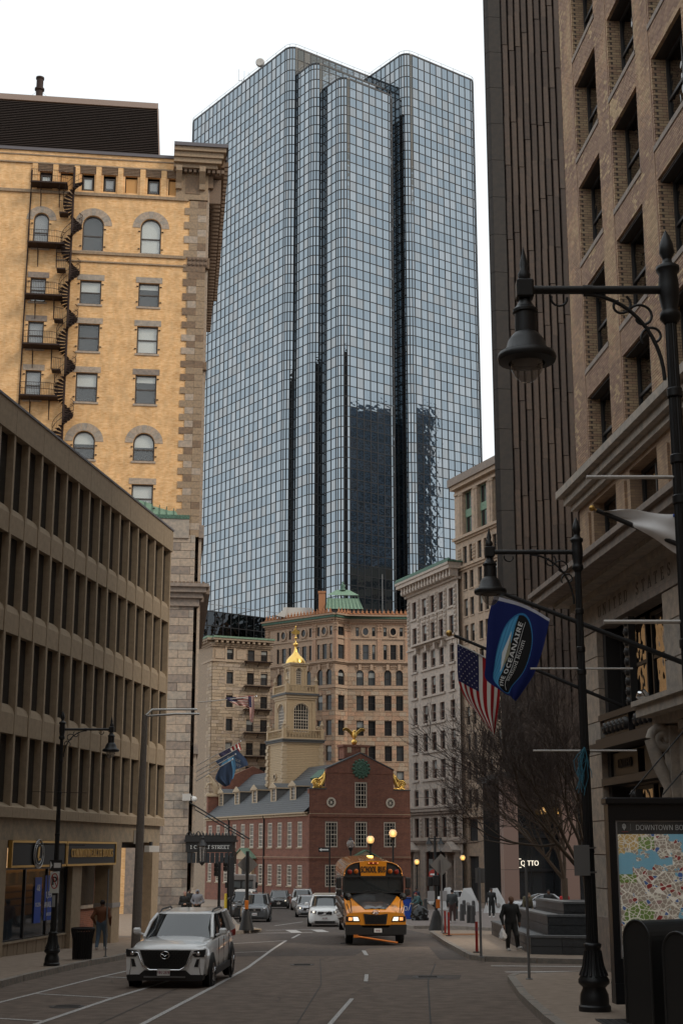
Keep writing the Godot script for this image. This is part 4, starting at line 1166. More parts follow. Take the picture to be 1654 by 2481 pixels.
func win_grid(B: Node, holes: Array, z: float, fm: Material, r: RandomNumberGenerator, blinds := 0.35) -> void:
	for h in holes:
		var o := sash(B, h[0], h[1], h[2], h[3], z, fm, [M.pane_dark if r.randf() < 0.6 else M.pane_mid], Vector2i(1, 2), h.size() > 4 and h[4], 0.06)
		if r.randf() < blinds:
			var k := r.randf_range(0.25, 0.6)
			var q := mb(); q.span(0.08, h[2] - 0.08, h[3] * (1.0 - k), h[3] - 0.1 - (h[2] * 0.3 if h.size() > 4 and h[4] else 0.0), -0.012, -0.009)
			pb(o, "blind", q, M.pane_blind)

# ================================================================ old brick hall with the white tower
func old_brick_hall() -> void:
	var C0 := Vector2(-3.55, 160); var fd := Vector2(0.9075, 0.42); var sd := Vector2(-0.42, 0.9075)
	var B := building("old_brick_hall", "old red brick meeting house with stepped gable, slate roof, dormers and gilt scrolls", "building", facade(C0, C0 + fd * 12.5))
	var LN := 33.5
	var r := RandomNumberGenerator.new(); r.seed = 8
	# front gable
	var holes := [[5.57, 7.12, 1.53, 2.83, false], [1.94, 2.8, 1.53, 2.8, false], [5.56, 2.8, 1.53, 2.8, false], [9.15, 2.8, 1.53, 2.8, false], [1.94, -1.44, 1.53, 2.4, false], [9.15, -1.44, 1.53, 2.4, false]]
	pb(B, "front_wall", wall(holes, 0, 12.5, -4.5, 9.1, 0.25), M.red_brick)
	var m := mb()
	m.slab(PackedVector2Array([Vector2(2.07, 9.1), Vector2(10.4, 9.1), Vector2(10.4, 11.33), Vector2(6.27, 13.12), Vector2(2.07, 11.33)]), -0.5, 0.0)
	# the part of the tall window above the step is closed by the window itself
	var gab := wall([[5.57, 9.1, 1.53, 0.85, false]], 2.07, 10.4, 9.1, 11.33, 0.25)
	gab.slab(PackedVector2Array([Vector2(2.07, 11.33), Vector2(10.4, 11.33), Vector2(6.27, 13.12)]), -0.5, 0.0)
	gab.span(2.07, 2.5, 9.1, 11.33, -0.5, -0.01); gab.span(10.0, 10.4, 9.1, 11.33, -0.5, -0.01); gab.span(0, 2.07, 8.6, 9.1, -0.5, -0.01); gab.span(10.4, 12.5, 8.6, 9.1, -0.5, -0.01)
	pb(B, "gable", gab, M.red_brick)
	m = mb(); m.span(5.57, 7.1, 7.1, 9.95, -0.6, -0.5); pb(B, "stair_hall", m, M.room)
	for h in holes: sash(B, h[0] + 0.02, h[1] + 0.02, h[2] - 0.04, h[3] - 0.04, -0.08, M.white_frame, [M.pane_dark], Vector2i(4, 6), false, 0.13)
	for c in [[6.1, 6.4, 0.12, 0.0, 12.5], [1.5, 1.72, 0.1, 0.0, 12.5]]: bx(B, "belt_course", M.red_brick, c[3], c[4], c[0], c[1], 0.0, c[2])
	for c in [[6.4, 6.46], [1.72, 1.77]]: bx(B, "belt_cap", M.trim, 0.0, 12.5, c[0], c[1], 0.0, 0.14)
	bx(B, "gable_band", M.red_brick, 2.0, 10.45, 10.92, 11.02, 0.0, 0.06)
	for c in [[0.0, 2.07, 9.1], [10.4, 12.5, 9.1]]: bx(B, "step_coping", M.slate, c[0] - 0.05, c[1] + 0.05, c[2], c[2] + 0.1, -0.55, 0.07)
	for s in [[2.0, 11.33, 6.27, 13.14], [6.27, 13.14, 10.47, 11.33]]:
		m = mb(); m.slab(PackedVector2Array([Vector2(s[0], s[1]), Vector2(s[2], s[3]), Vector2(s[2], s[3] + 0.12), Vector2(s[0], s[1] + 0.12)]), -0.55, 0.08); pb(B, "gable_coping", m, M.slate)
	for c in [2.63, 9.96]:
		var o := hang(B, "round_window", mb_ring(0.36, 0.55, 0.1), M.white_frame, Vector3(c, 7.68, 0.02))
		m = mb(); m.lathe([Vector2(0.0, 0.02), Vector2(0.38, 0.02)], 20, Vector3.ZERO, Basis(Vector3.RIGHT, PI / 2)); pb(o, "pane", m, M.pane_dark)
		m = mb()
		for k in 4: m.box(Vector3(0, 0, 0.04), Vector3(0.74, 0.05, 0.03), Basis(Vector3(0, 0, 1), PI * k / 4.0))
		m.lathe([Vector2(0.1, 0.0), Vector2(0.1, 0.05), Vector2(0.0, 0.06)], 10, Vector3(0, 0, 0.02), Basis(Vector3.RIGHT, PI / 2)); pb(o, "spokes", m, M.white_frame)
	# oval carved shield
	m = mb()
	m.turned([Vector2(0.86, 0.0), Vector2(0.86, 0.14), Vector2(0.7, 0.22), Vector2(0.62, 0.12), Vector2(0.3, 0.2), Vector2(0.0, 0.22)], 24, Vector3.ZERO, Basis(Vector3.RIGHT, PI / 2))
	for k in 14:
		var a := TAU * k / 14.0
		m.turned([Vector2(0.2, 0.0), Vector2(0.17, 0.12), Vector2(0.0, 0.2)], 6, Vector3(cos(a) * 0.98, sin(a) * 0.95, 0.02), Basis(Vector3.RIGHT, PI / 2))
	for k in 9: m.turned([Vector2(0.12, 0.0), Vector2(0.1, 0.08), Vector2(0.0, 0.13)], 6, Vector3(r.randf_range(-0.4, 0.4), r.randf_range(-0.5, 0.5), 0.15), Basis(Vector3.RIGHT, PI / 2))
	hang(B, "carved_shield", m, M.copper_dark, Vector3(6.33, 11.42, 0.0))
	# gilt scrolls on the gable steps
	for s in [-1.0, 1.0]:
		m = mb()
		var pts := []
		for k in 34:
			var a := k * 0.42
			pts.append(Vector3(s * (0.2 + cos(a) * (0.52 - k * 0.0135)), 0.5 + sin(a) * (0.52 - k * 0.0135), 0.0))
		m.tube(pts, 0.13, 6)
		m.tube([Vector3(s * -0.3, 0.3, 0), Vector3(s * -0.62, 0.9, 0), Vector3(s * -0.78, 1.5, 0), Vector3(s * -0.8, 1.85, 0)], [0.25, 0.24, 0.16, 0.03], 7)
		m.tube([Vector3(s * -0.1, 0.95, 0), Vector3(s * -0.45, 1.2, 0.1), Vector3(s * -0.6, 1.55, 0.05)], [0.16, 0.15, 0.04], 6)
		m.tube([Vector3(s * -0.8, 0.05, 0), Vector3(s * 0.6, 0.05, 0)], 0.12, 6)
		hang(B, "gilt_scroll", m, M.gold, Vector3(1.15 if s < 0 else 11.3, 9.22, -0.2))
	# pedestal and gilt eagle
	bx(B, "pedestal", M.red_brick, 4.6, 7.6, 12.6, 13.9, -2.2, -0.8)
	bx(B, "pedestal_cap", M.red_brick, 4.4, 7.8, 13.9, 14.15, -2.3, -0.7)
	for u in [5.25, 6.95]: bx(B, "pedestal_panel", M.trim, u - 0.25, u + 0.25, 13.25, 13.85, -0.8, -0.74)
	m = mb()
	m.turned([Vector2(0.0, 0.0), Vector2(0.25, 0.1), Vector2(0.36, 0.36), Vector2(0.25, 0.62), Vector2(0.0, 0.72)], 14)
	m.tube([Vector3(0, 0.7, 0.1), Vector3(0, 1.0, 0.12), Vector3(0, 1.4, 0.0), Vector3(0, 1.6, 0.12), Vector3(0.05, 1.62, 0.3)], [0.1, 0.26, 0.26, 0.15, 0.03], 9)
	for s in [-1.0, 1.0]:
		var wing := []
		for k in 7:
			var x := k / 6.0
			var c := Vector3(s * (0.15 + x * 1.25), 1.15 + 0.95 * sin(x * 2.2) * 0.75, -0.05)
			wing.append([c + Vector3(0, 0.14 - x * 0.1, 0.03), c + Vector3(s * -0.05, -0.45 + x * 0.3, 0.0)])
		for k in 6:
			m.quad(wing[k][1], wing[k + 1][1], wing[k + 1][0], wing[k][0]); m.quad(wing[k][0] - Vector3(0, 0, 0.08), wing[k + 1][0] - Vector3(0, 0, 0.08), wing[k + 1][1] - Vector3(0, 0, 0.06), wing[k][1] - Vector3(0, 0, 0.06))
			m.tube([wing[k][0], wing[k + 1][0]], 0.05, 5)
	hang(B, "gilt_eagle", m, M.gold, Vector3(6.2, 14.15, -1.5))
	# doorcase pediment
	bx(B, "doorcase", M.trim, 4.75, 8.45, -4, 1.35, -0.1, 0.35)
	m = mb(); m.slab(PackedVector2Array([Vector2(-2.0, 0), Vector2(2.0, 0), Vector2(0, 1.0)]), 0, 0.7); hang(B, "door_pediment", m, M.trim, Vector3(6.6, 1.4, 0))
	for s in [-1.0, 1.0]:
		m = mb(); m.box(Vector3(s * 1.02, 0.56, 0.4), Vector3(2.3, 0.1, 0.95), Basis(Vector3(0, 0, 1), -s * 0.4636)); hang(B, "pediment_roof", m, M.copper, Vector3(6.6, 1.45, 0))
	bx(B, "door", M.cast_dark, 5.9, 7.3, -3.6, -0.2, 0.35, 0.4)
	# long side
	fr = B.transform.affine_inverse() * facade(C0 + sd * LN, C0)
	holes = []
	for i in 11:
		holes.append([30.13 - 2.94 * i, 2.8, 1.4, 2.83, false]); holes.append([30.15 - 2.94 * i, -1.42, 1.4, 2.33, false])
	pb(B, "side_wall", wall(holes, 0, LN, -5, 6.35, 0.25), M.red_brick, fr)
	for h in holes: sash(B, h[0] + 0.02, h[1] + 0.02, h[2] - 0.04, h[3] - 0.04, -0.08, M.white_frame, [M.pane_dark], Vector2i(4, 6), false, 0.14)
	for h in holes: bx(B, "sill", M.trim, h[0] - 0.08, h[0] + h[2] + 0.08, h[1] - 0.1, h[1], -0.1, 0.08)
	bx(B, "belt_course", M.red_brick, 0, LN, 1.5, 1.72, 0, 0.1); bx(B, "belt_cap", M.trim, 0, LN, 1.72, 1.77, 0, 0.14)
	bx(B, "cornice_board", M.trim, 0, LN - 0.4, 6.2, 6.34, 0, 0.2); bx(B, "gutter", M.trim, 0, LN - 0.4, 6.48, 6.62, 0, 0.45)
	for i in 66: bx(B, "dentil", M.trim, 0.1 + i * 0.5, 0.35 + i * 0.5, 6.34, 6.47, 0, 0.28)
	for u in [8.5, 20.35]:
		m = mb(); m.tube([Vector3(u, 6.5, 0.25), Vector3(u, 6.0, 0.1), Vector3(u, -4.5, 0.1)], 0.09, 6); hang(B, "downpipe", m, M.dull_black, Vector3.ZERO)
	bx(B, "side_doorcase", M.trim, 13.0, 17.3, -4.5, 1.4, 0, 0.4)
	m = mb(); m.slab(PackedVector2Array([Vector2(-2.9, 0), Vector2(2.9, 0), Vector2(0, 1.15)]), 0, 0.9); hang(B, "side_pediment", m, M.trim, Vector3(15.15, 1.45, 0))
	for s in [-1.0, 1.0]:
		m = mb(); m.box(Vector3(s * 1.47, 0.63, 0.5), Vector3(3.2, 0.1, 1.15), Basis(Vector3(0, 0, 1), -s * 0.378)); hang(B, "side_pediment_roof", m, M.copper, Vector3(15.15, 1.5, 0))
	bx(B, "side_door", M.pane_dark, 14.2, 16.1, -4.3, 0.6, 0.4, 0.45)
	# dormers
	for u in [0.7, 6.6, 12.7, 18.85, 24.8]:
		var D := hang(B, "dormer", wall([[0.35, 0.12, 1.1, 1.35, false]], 0, 1.8, 0, 1.62, 0.12), M.trim, Vector3(u, 8.12, -1.35))
		var q := mb()
		q.quad(Vector3(0.05, 0.0, 0), Vector3(0.05, 1.62, 0), Vector3(0.05, 1.62, -1.9), Vector3(0.05, 0.0, 0)); q.quad(Vector3(1.75, 0, 0), Vector3(1.75, 0, 0), Vector3(1.75, 1.62, -1.9), Vector3(1.75, 1.62, 0))
		pb(D, "cheek", q, M.slate)
		q = mb()
		q.slab(PackedVector2Array([Vector2(-0.15, 1.62), Vector2(1.95, 1.62), Vector2(0.9, 2.2)]), -2.6, 0.12); pb(D, "dormer_roof", q, M.slate)
		q = mb(); q.slab(PackedVector2Array([Vector2(-0.16, 1.6), Vector2(1.96, 1.6), Vector2(1.96, 1.72), Vector2(0.9, 2.26), Vector2(-0.16, 1.72)]), 0.1, 0.2); q.span(-0.16, -0.05, 1.52, 1.64, -1.9, 0.2); q.span(1.85, 1.96, 1.52, 1.64, -1.9, 0.2); pb(D, "dormer_trim", q, M.trim)
		q = mb(); q.span(0.38, 1.42, 0.15, 1.44, -0.1, -0.08); pb(D, "dormer_pane", q, M.pane_dark)
		q = mb()
		for k in range(1, 3): q.span(0.35 + k * 0.367 - 0.02, 0.35 + k * 0.367 + 0.02, 0.12, 1.47, -0.08, -0.04)
		for k in range(1, 4): q.span(0.35, 1.45, 0.12 + k * 0.3375 - 0.02, 0.12 + k * 0.3375 + 0.02, -0.08, -0.04)
		pb(D, "dormer_sash", q, M.white_frame)
	fr = Transform3D.IDENTITY
	# roof, in courses of slate so that the edges step
	m = mb()
	for k in 22:
		var a := k / 22.0; var e := (k + 1.12) / 22.0
		for s in [-1.0, 1.0]:
			var x0 = 6.25 + s * (6.7 * (1 - a)); var x1 = 6.25 + s * (6.7 * (1 - minf(e, 1.0)))
			var y0 := 6.62 + 5.7 * a + 0.05; var y1 := 6.62 + 5.7 * minf(e, 1.0)
			var p := [Vector3(x0, y0, -0.45), Vector3(x0, y0, -LN + 0.3), Vector3(x1, y1, -LN + 0.3), Vector3(x1, y1, -0.45)]
			if s > 0: p.reverse()
			m.quad(p[1], p[0], p[3], p[2])
			m.quad(p[1] - Vector3(0, 0.05, 0), p[0] - Vector3(0, 0.05, 0), p[0], p[1])
	pb(B, "slate_roof", m, M.slate)
	m = mb(); m.box(Vector3(2.9, 10.6, -3.2), Vector3(1.5, 1.0, 2.6), Basis(Vector3(0, 0, 1), 0.7)); pb(B, "skylight", m, M.copper_dark)
	# far gable with its carved beast
	m = mb()
	m.slab(PackedVector2Array([Vector2(-0.02, -5), Vector2(12.5, -5), Vector2(12.5, 9.4), Vector2(10.4, 9.4), Vector2(10.4, 11.6), Vector2(6.27, 13.4), Vector2(2.07, 11.6), Vector2(2.07, 9.4), Vector2(-0.02, 9.4)]), -LN - 0.1, -LN + 0.4); pb(B, "far_gable", m, M.red_brick)
	m = mb(); m.quad(Vector3(12.5, -5, -0.1), Vector3(12.5, -5, -LN), Vector3(12.5, 6.6, -LN), Vector3(12.5, 6.6, -0.1)); pb(B, "far_side_wall", m, M.red_brick)
	m = mb()
	m.tube([Vector3(0.5, 0.1, 0), Vector3(0.35, 0.7, 0), Vector3(0.1, 1.25, 0), Vector3(-0.2, 1.7, 0)], [0.3, 0.42, 0.4, 0.3], 8)
	m.tube([Vector3(-0.15, 1.6, 0), Vector3(-0.35, 2.1, 0), Vector3(-0.65, 2.35, 0), Vector3(-1.0, 2.15, 0)], [0.26, 0.2, 0.2, 0.1], 7)
	m.tube([Vector3(-0.75, 2.4, 0), Vector3(-1.2, 3.0, 0)], [0.05, 0.01], 5)
	for s in [-0.16, 0.16]:
		m.tube([Vector3(0.4, 0.4, s), Vector3(0.8, 0.1, s), Vector3(0.6, -0.2, s)], [0.22, 0.14, 0.1], 6); m.tube([Vector3(-0.1, 1.4, s), Vector3(-0.75, 1.3, s), Vector3(-0.95, 0.85 + s, s)], [0.16, 0.11, 0.08], 6)
	m.tube([Vector3(0.6, 0.3, 0), Vector3(1.1, 0.7, 0), Vector3(0.95, 1.4, 0), Vector3(1.25, 1.9, 0)], [0.1, 0.13, 0.16, 0.03], 6)
	m.span(-1.0, 1.2, -0.35, -0.2, -0.4, 0.4)
	for k in 10: m.turned([Vector2(0.22, 0.0), Vector2(0.18, 0.2), Vector2(0.0, 0.32)], 6, Vector3(-0.8 + k * 0.2, -0.2, 0.1))
	pb(B, "carved_unicorn", m, M.trim, Transform3D(Basis.IDENTITY, Vector3(0.7, 9.7, -LN + 0.2)))
	# white timber tower
	var c := Vector3(5.45, 0, -17.0)
	m = mb()
	for k in 34: m.box(c + Vector3(0, 8.1 + k * 0.21, 0), Vector3(5.0, 0.2, 5.0) - Vector3.ONE * (0.0 if k % 2 else 0.025))
	pb(B, "tower_clapboard", m, M.cream)
	for s in [[-1, 1], [1, 1], [-1, -1], [1, -1]]:
		for k in 17: bx(B, "tower_quoin", M.trim, c.x + s[0] * 2.5 - (0.42 if k % 2 else 0.3) + (0.14 if s[0] < 0 else 0.0), c.x + s[0] * 2.5 + (0.42 if k % 2 else 0.3) - (0.14 if s[0] > 0 else 0.0), 8.0 + k * 0.42, 8.39 + k * 0.42, c.z + s[1] * 2.5 - 0.35, c.z + s[1] * 2.5 + (0.06 if s[1] > 0 else 0.35))
	for q in [[15.1, 15.3, 2.6], [15.3, 15.55, 2.78], [15.55, 15.68, 2.9], [20.55, 20.8, 2.0], [20.8, 21.1, 2.12], [21.1, 21.35, 2.28], [24.85, 25.05, 1.2], [25.05, 25.2, 1.32]]:
		m = mb(); m.box(c + Vector3(0, (q[0] + q[1]) * 0.5, 0), Vector3(q[2] * 2, q[1] - q[0], q[2] * 2)); pb(B, "tower_cornice", m, M.slate if q[2] > 2.7 or (q[2] > 2.2 and q[0] > 20) else M.trim)
	for q in [[15.68, 2.5, 1.2], [21.35, 1.95, 1.05]]:
		for s in 4:
			var bs := Basis(Vector3.UP, s * PI / 2)
			m = mb()
			m.box(c + Vector3(0, q[0] + 0.1, 0) + bs * Vector3(0, 0, q[1]), Vector3(q[1] * 2, 0.2, 0.2), bs); m.box(c + Vector3(0, q[0] + q[2] - 0.08, 0) + bs * Vector3(0, 0, q[1]), Vector3(q[1] * 2, 0.16, 0.24), bs)
			for k in int(q[1] * 5.0): m.turned([Vector2(0.05, 0.0), Vector2(0.09, 0.25), Vector2(0.04, 0.5), Vector2(0.07, 0.85)], 6, c + Vector3(0, q[0] + 0.18, 0) + bs * Vector3(-q[1] + 0.35 + k * 0.39, 0, q[1]))
			pb(B, "balustrade", m, M.cream)
			m = mb(); m.box(c + Vector3(0, q[0] + q[2] * 0.52, 0) + bs * Vector3(q[1], 0, q[1]), Vector3(0.42, q[2] * 1.05, 0.42)); pb(B, "balustrade_pier", m, M.cream)
			m = mb(); m.turned([Vector2(0.12, 0), Vector2(0.16, 0.1), Vector2(0.07, 0.2), Vector2(0.24, 0.45), Vector2(0.26, 0.55), Vector2(0.1, 0.7), Vector2(0.13, 0.85), Vector2(0.04, 1.0), Vector2(0.0, 1.2)], 10, c + Vector3(0, q[0] + q[2] * 1.05, 0) + bs * Vector3(q[1], 0, q[1])); pb(B, "urn", m, M.trim)
			if q[1] > 2:
				m = mb()
				for d in [-1.0, 1.0]:
					var pts := []
					for k in 16: pts.append(c + Vector3(0, q[0] + q[2] + 0.22 + sin(k * 0.5) * (0.2 - k * 0.008), 0) + bs * Vector3(q[1] + d * (0.5 + cos(k * 0.5) * (0.2 - k * 0.008)) if d < 0 else -q[1] + 0.5 - cos(k * 0.5) * (0.2 - k * 0.008), 0, q[1]))
					m.tube(pts, 0.07, 5)
				pb(B, "scroll", m, M.trim)
	for st in [[1.89, 15.7, 20.55, 2.0, 16.6, 3.5, Vector2i(6, 8)], [1.06, 21.35, 24.9, 0.74, 22.4, 2.15, Vector2i(3, 7)]]:
		for s in 4:
			var bs := Basis(Vector3.UP, s * PI / 2)
			fr = Transform3D(bs, c + bs * Vector3(-st[0], 0, st[0]))
			var w: float = st[0] * 2
			var hole := [w * 0.5 - st[3] * 0.5, st[4], st[3], st[5], true]
			pb(B, "tower_wall", wall([hole], 0, w, st[1], st[2], 0.2), M.cream, fr)
			sash(B, hole[0], hole[1], hole[2], hole[3], -0.1, M.white_frame, [M.pane_dark], st[6], true, 0.08)
			for x in [0.02, w - (0.44 if st[0] > 1.5 else 0.26)]: bx(B, "tower_pilaster", M.cream, x, x + (0.42 if st[0] > 1.5 else 0.24), st[1], st[2] - 0.25, 0.0, 0.07)
			var rows := []
			for pp in [[hole[2] * 0.5 + 0.01, 0.02], [hole[2] * 0.5 + 0.01, 0.1], [hole[2] * 0.5 + 0.16, 0.1], [hole[2] * 0.5 + 0.16, 0.0]]:
				var a := []
				for k in 13: a.append(Vector3(w * 0.5 - cos(PI * k / 12.0) * pp[0], hole[1] + hole[3] - hole[2] * 0.5 + sin(PI * k / 12.0) * pp[0], pp[1]))
				rows.append(a)
			m = mb(); m.grid(rows, false, true); pb(B, "arch_moulding", m, M.trim, fr)
	fr = Transform3D.IDENTITY
	m = mb()
	m.turned([Vector2(1.25, 25.2), Vector2(1.22, 25.4), Vector2(1.08, 25.75), Vector2(0.82, 26.05), Vector2(0.5, 26.35), Vector2(0.28, 26.65), Vector2(0.17, 27.0), Vector2(0.13, 27.3), Vector2(0.12, 27.4)], 24, c); pb(B, "gilt_dome", m, M.gold)
	m = mb()
	m.turned([Vector2(0.1, 27.35), Vector2(0.3, 27.5), Vector2(0.34, 27.65), Vector2(0.28, 27.8), Vector2(0.06, 27.9), Vector2(0.05, 28.3), Vector2(0.18, 28.4), Vector2(0.2, 28.5), Vector2(0.05, 28.62), Vector2(0.04, 29.9), Vector2(0.0, 29.95)], 12, c)
	m.turned([Vector2(0.0, 29.8), Vector2(0.12, 29.9), Vector2(0.0, 30.05)], 8, c)
	m.slab(PackedVector2Array([Vector2(-0.7, 29.1), Vector2(-0.2, 28.9), Vector2(0.5, 29.0), Vector2(0.55, 29.35), Vector2(0.1, 29.5), Vector2(-0.15, 29.75), Vector2(-0.3, 29.4)]), c.z - 0.03, c.z + 0.03, Transform3D(Basis.IDENTITY, Vector3(c.x, 0, 0))); pb(B, "weather_vane", m, M.gold)
	var ow := hang(B, "oval_window", mb_ring(0.3, 0.45, 0.12), M.trim, c + Vector3(-2.52, 11.2, -0.2), -PI / 2)
	m = mb(); m.lathe([Vector2(0.0, 0.02), Vector2(0.32, 0.02)], 16, Vector3.ZERO, Basis(Vector3.RIGHT, PI / 2)); pb(ow, "pane", m, M.pane_dark)

func mb_ring(r0: float, r1: float, d: float) -> MB:
	var rows := []
	for p in [[r1, 0.0], [r1, d], [r0, d], [r0, 0.0]]:
		var a := []
		for k in 24: a.append(Vector3(cos(TAU * k / 24.0) * p[0], sin(TAU * k / 24.0) * p[0], p[1]))
		rows.append(a)
	var m := mb(); m.grid(rows, true, true)
	return m

# ================================================================ sandstone block with round windows
func round_window_block() -> void:
	var P := [Vector2(-11.806, 224), Vector2(-1.009, 215), Vector2(0.891, 217), Vector2(13.5, 217.6)]
	var B := building("round_window_block", "ornate brown sandstone block with oval attic windows and a terracotta crest", "building", facade(P[2], P[3]))
	var r := RandomNumberGenerator.new(); r.seed = 12
	var T := [Color(0.42, 0.30, 0.21), Color(0.38, 0.26, 0.18), Color(0.44, 0.28, 0.19), Color(0.4, 0.31, 0.23)]
	var inv := B.transform.affine_inverse()
	for side in 3:
		fr = inv * facade(P[side], P[side + 1])
		var W: float = P[side].distance_to(P[side + 1])
		var bays: Array = [[3.65, 7.85, 12.0], [1.85], [2.8, 7.05, 11.3]][side]
		if side == 1: bays = [W * 0.5]
		var holes := []
		for b in bays:
			var cols: Array = [[b - 1.42, 1.07], [b + 0.36, 1.07]] if side != 1 else [[b - 0.7, 1.4]]
			for cc in cols:
				holes.append([cc[0], 26.87, cc[1], 2.4, true])
				for k in 5: holes.append([cc[0], 23.1 - k * 3.78, cc[1], 2.25, false])
			if side != 1:
				for d in [[-1.5, 0.5], [-0.44, 0.9], [1.0, 0.5]]: holes.append([b + d[0], 30.87, d[1], 2.32, false])
				for d in [-1.5, 1.0]: holes.append([b + d, 34.5, 0.5, 1.38, false])
			else:
				holes.append([b - 0.65, 30.87, 1.3, 2.2, false]); holes.append([b - 0.65, 34.5, 1.3, 1.35, false])
		pb(B, "wall", wall(holes, 0, W, -6, 37.0, 0.3), M.sandstone, fr)
		win_grid(B, holes, -0.2, M.bronze_frame, r)
		courses(B, holes, 0.02, W - 0.02, 4.0, 26.4, 0.63, T, 30 + side)
		courses(B, holes, 0.02, W - 0.02, 26.95, 28.9, 0.63, T, 40 + side)
		for h in holes:
			if h[1] < 26: bx(B, "sill", M.sandstone_dark, h[0] - 0.1, h[0] + h[2] + 0.1, h[1] - 0.16, h[1], -0.1, 0.12)
			if h[1] > 30 and h[1] < 34: bx(B, "sill", M.sandstone, h[0] - 0.06, h[0] + h[2] + 0.06, h[1] - 0.14, h[1], -0.1, 0.12)
		for k in 5:
			for b in bays: bx(B, "keystone", M.sandstone, b - 0.75 if side != 1 else b - 0.2, b - 0.4 if side != 1 else b + 0.2, 25.36 - k * 3.78, 25.9 - k * 3.78, 0, 0.16)
		for cc in [[26.42, 26.9, 0.2, M.sandstone], [30.15, 30.35, 0.2, M.sandstone_dark], [30.35, 30.62, 0.38, M.sandstone], [34.0, 34.25, 0.16, M.sandstone], [36.3, 36.5, 0.15, M.sandstone_red], [36.5, 36.8, 0.3, M.sandstone], [36.8, 37.1, 0.6, M.sandstone_dark], [37.1, 37.45, 0.8, M.copper_dark], [37.45, 37.7, 0.95, M.sandstone_dark]]:
			bx(B, "cornice", cc[3], -cc[2] * 0.5, W + cc[2] * 0.5, cc[0], cc[1], -0.3, cc[2])
		for i in int(W / 0.3): bx(B, "dentil", M.sandstone, i * 0.3 + 0.05, i * 0.3 + 0.2, 36.55, 36.78, 0.3, 0.45)
		# pilasters with carved capitals, oval windows with wreaths
		var px := [0.1]
		for b in bays: px.append(b + 2.1 if side != 1 else W - 0.4)
		for x in px:
			bx(B, "pilaster", M.sandstone_red, x - 0.3, x + 0.4, 30.62, 36.3, 0, 0.14)
			rosettes(B, "capital", x - 0.4, x + 0.5, 35.1, 36.4, 0.3, 2, 3, M.sandstone_dark)
		if side != 1:
			for b in bays:
				var o := hang(B, "oval_window", mb_ring(0.44, 0.64, 0.22), M.sandstone, Vector3(b, 35.2, 0.0))
				o.scale = Vector3(1, 1.28, 1)
				var q := mb(); q.lathe([Vector2(0.0, 0.03), Vector2(0.46, 0.03)], 20, Vector3.ZERO, Basis(Vector3.RIGHT, PI / 2)); pb(o, "pane", q, M.pane_dark)
				rosettes(B, "wreath", b - 0.6, b + 0.6, 34.28, 34.5, 0.2, 5, 1, M.sandstone_dark)
				rosettes(B, "swag", b - 1.6, b + 1.6, 29.45, 30.1, 0.16, 9, 1, M.sandstone_dark)
				for d in [-0.88, 0.9]: bx(B, "arch_key", M.sandstone, b + d - 0.22, b + d + 0.22, 29.25, 30.1, 0, 0.3)
				for d in [-0.75, 0.72]: rosettes(B, "window_mullion", b + d - 0.14, b + d + 0.14, 30.9, 33.2, 0.12, 1, 8, M.sandstone)
		# terracotta crest along the roof edge
		var crest := mb()
		crest.slab(PackedVector2Array([Vector2(-0.3, 0), Vector2(0.3, 0), Vector2(0.34, 0.25), Vector2(0.16, 0.3), Vector2(0.2, 0.6), Vector2(0.06, 0.62), Vector2(0.0, 0.95), Vector2(-0.06, 0.62), Vector2(-0.2, 0.6), Vector2(-0.16, 0.3), Vector2(-0.34, 0.25)]), -0.06, 0.06)
		crest.tube([Vector3(-0.3, 0.12, 0.05), Vector3(-0.1, 0.3, 0.1), Vector3(0.1, 0.12, 0.1), Vector3(0.3, 0.25, 0.05)], 0.06, 5)
		var cm := crest.mesh()
		for i in int(W / 0.66): part(B, "crest", cm, M.terracotta, fr * Transform3D(Basis.IDENTITY, Vector3(0.35 + i * 0.66, 37.7, 0.5)))
	fr = Transform3D.IDENTITY
	var m := mb()
	m.quad(Vector3(-14, 37.4, -9), Vector3(-1.5, 37.4, 2), Vector3(12, 37.4, 0.2), Vector3(12, 37.4, -9)); pb(B, "roof", m, M.dull_black)
	# roof lantern in green copper, stack and plant
	m = mb(); m.span(-2.6, 2.6, 37.4, 39.3, -5.6, -2.4); pb(B, "lantern_base", m, M.bronze_frame)
	m = mb()
	m.quad(Vector3(-2.9, 39.1, -2.1), Vector3(2.9, 39.1, -2.1), Vector3(2.2, 40.9, -3.0), Vector3(-2.7, 40.9, -3.0)); m.quad(Vector3(2.9, 39.1, -2.1), Vector3(2.9, 39.1, -5.6), Vector3(2.2, 41.2, -4.8), Vector3(2.2, 41.2, -3.0))
	m.quad(Vector3(-2.7, 41.4, -2.9), Vector3(2.3, 41.4, -2.9), Vector3(0.8, 42.4, -3.9), Vector3(-1.2, 42.4, -3.9)); m.quad(Vector3(2.3, 41.4, -2.9), Vector3(2.3, 41.4, -4.9), Vector3(0.8, 42.4, -3.9), Vector3(0.8, 42.4, -3.9))
	var lr := pb(B, "lantern_roof", m, M.copper, Transform3D(Basis.IDENTITY, Vector3(-0.3, 0, 0)))
	for i in 10:
		var q := mb(); q.tube([Vector3(-2.6 + i * 0.58, 39.12, -2.07), Vector3(-2.45 + i * 0.51, 41.2, -2.97)], 0.035, 4); pb(lr, "seam", q, M.copper_dark)
	m = mb(); m.turned([Vector2(0.5, 42.3), Vector2(0.3, 42.8), Vector2(0.45, 43.1), Vector2(0.1, 43.4), Vector2(0.2, 43.6), Vector2(0, 43.8)], 10, Vector3(-0.5, 0, -3.9)); pb(B, "lantern_finial", m, M.copper_dark)
	m = mb(); m.span(-4.3, -3.3, 37.4, 41.7, -4.0, -2.8); m.span(-4.4, -3.2, 41.7, 42.0, -4.1, -2.7); pb(B, "chimney", m, M.terracotta)
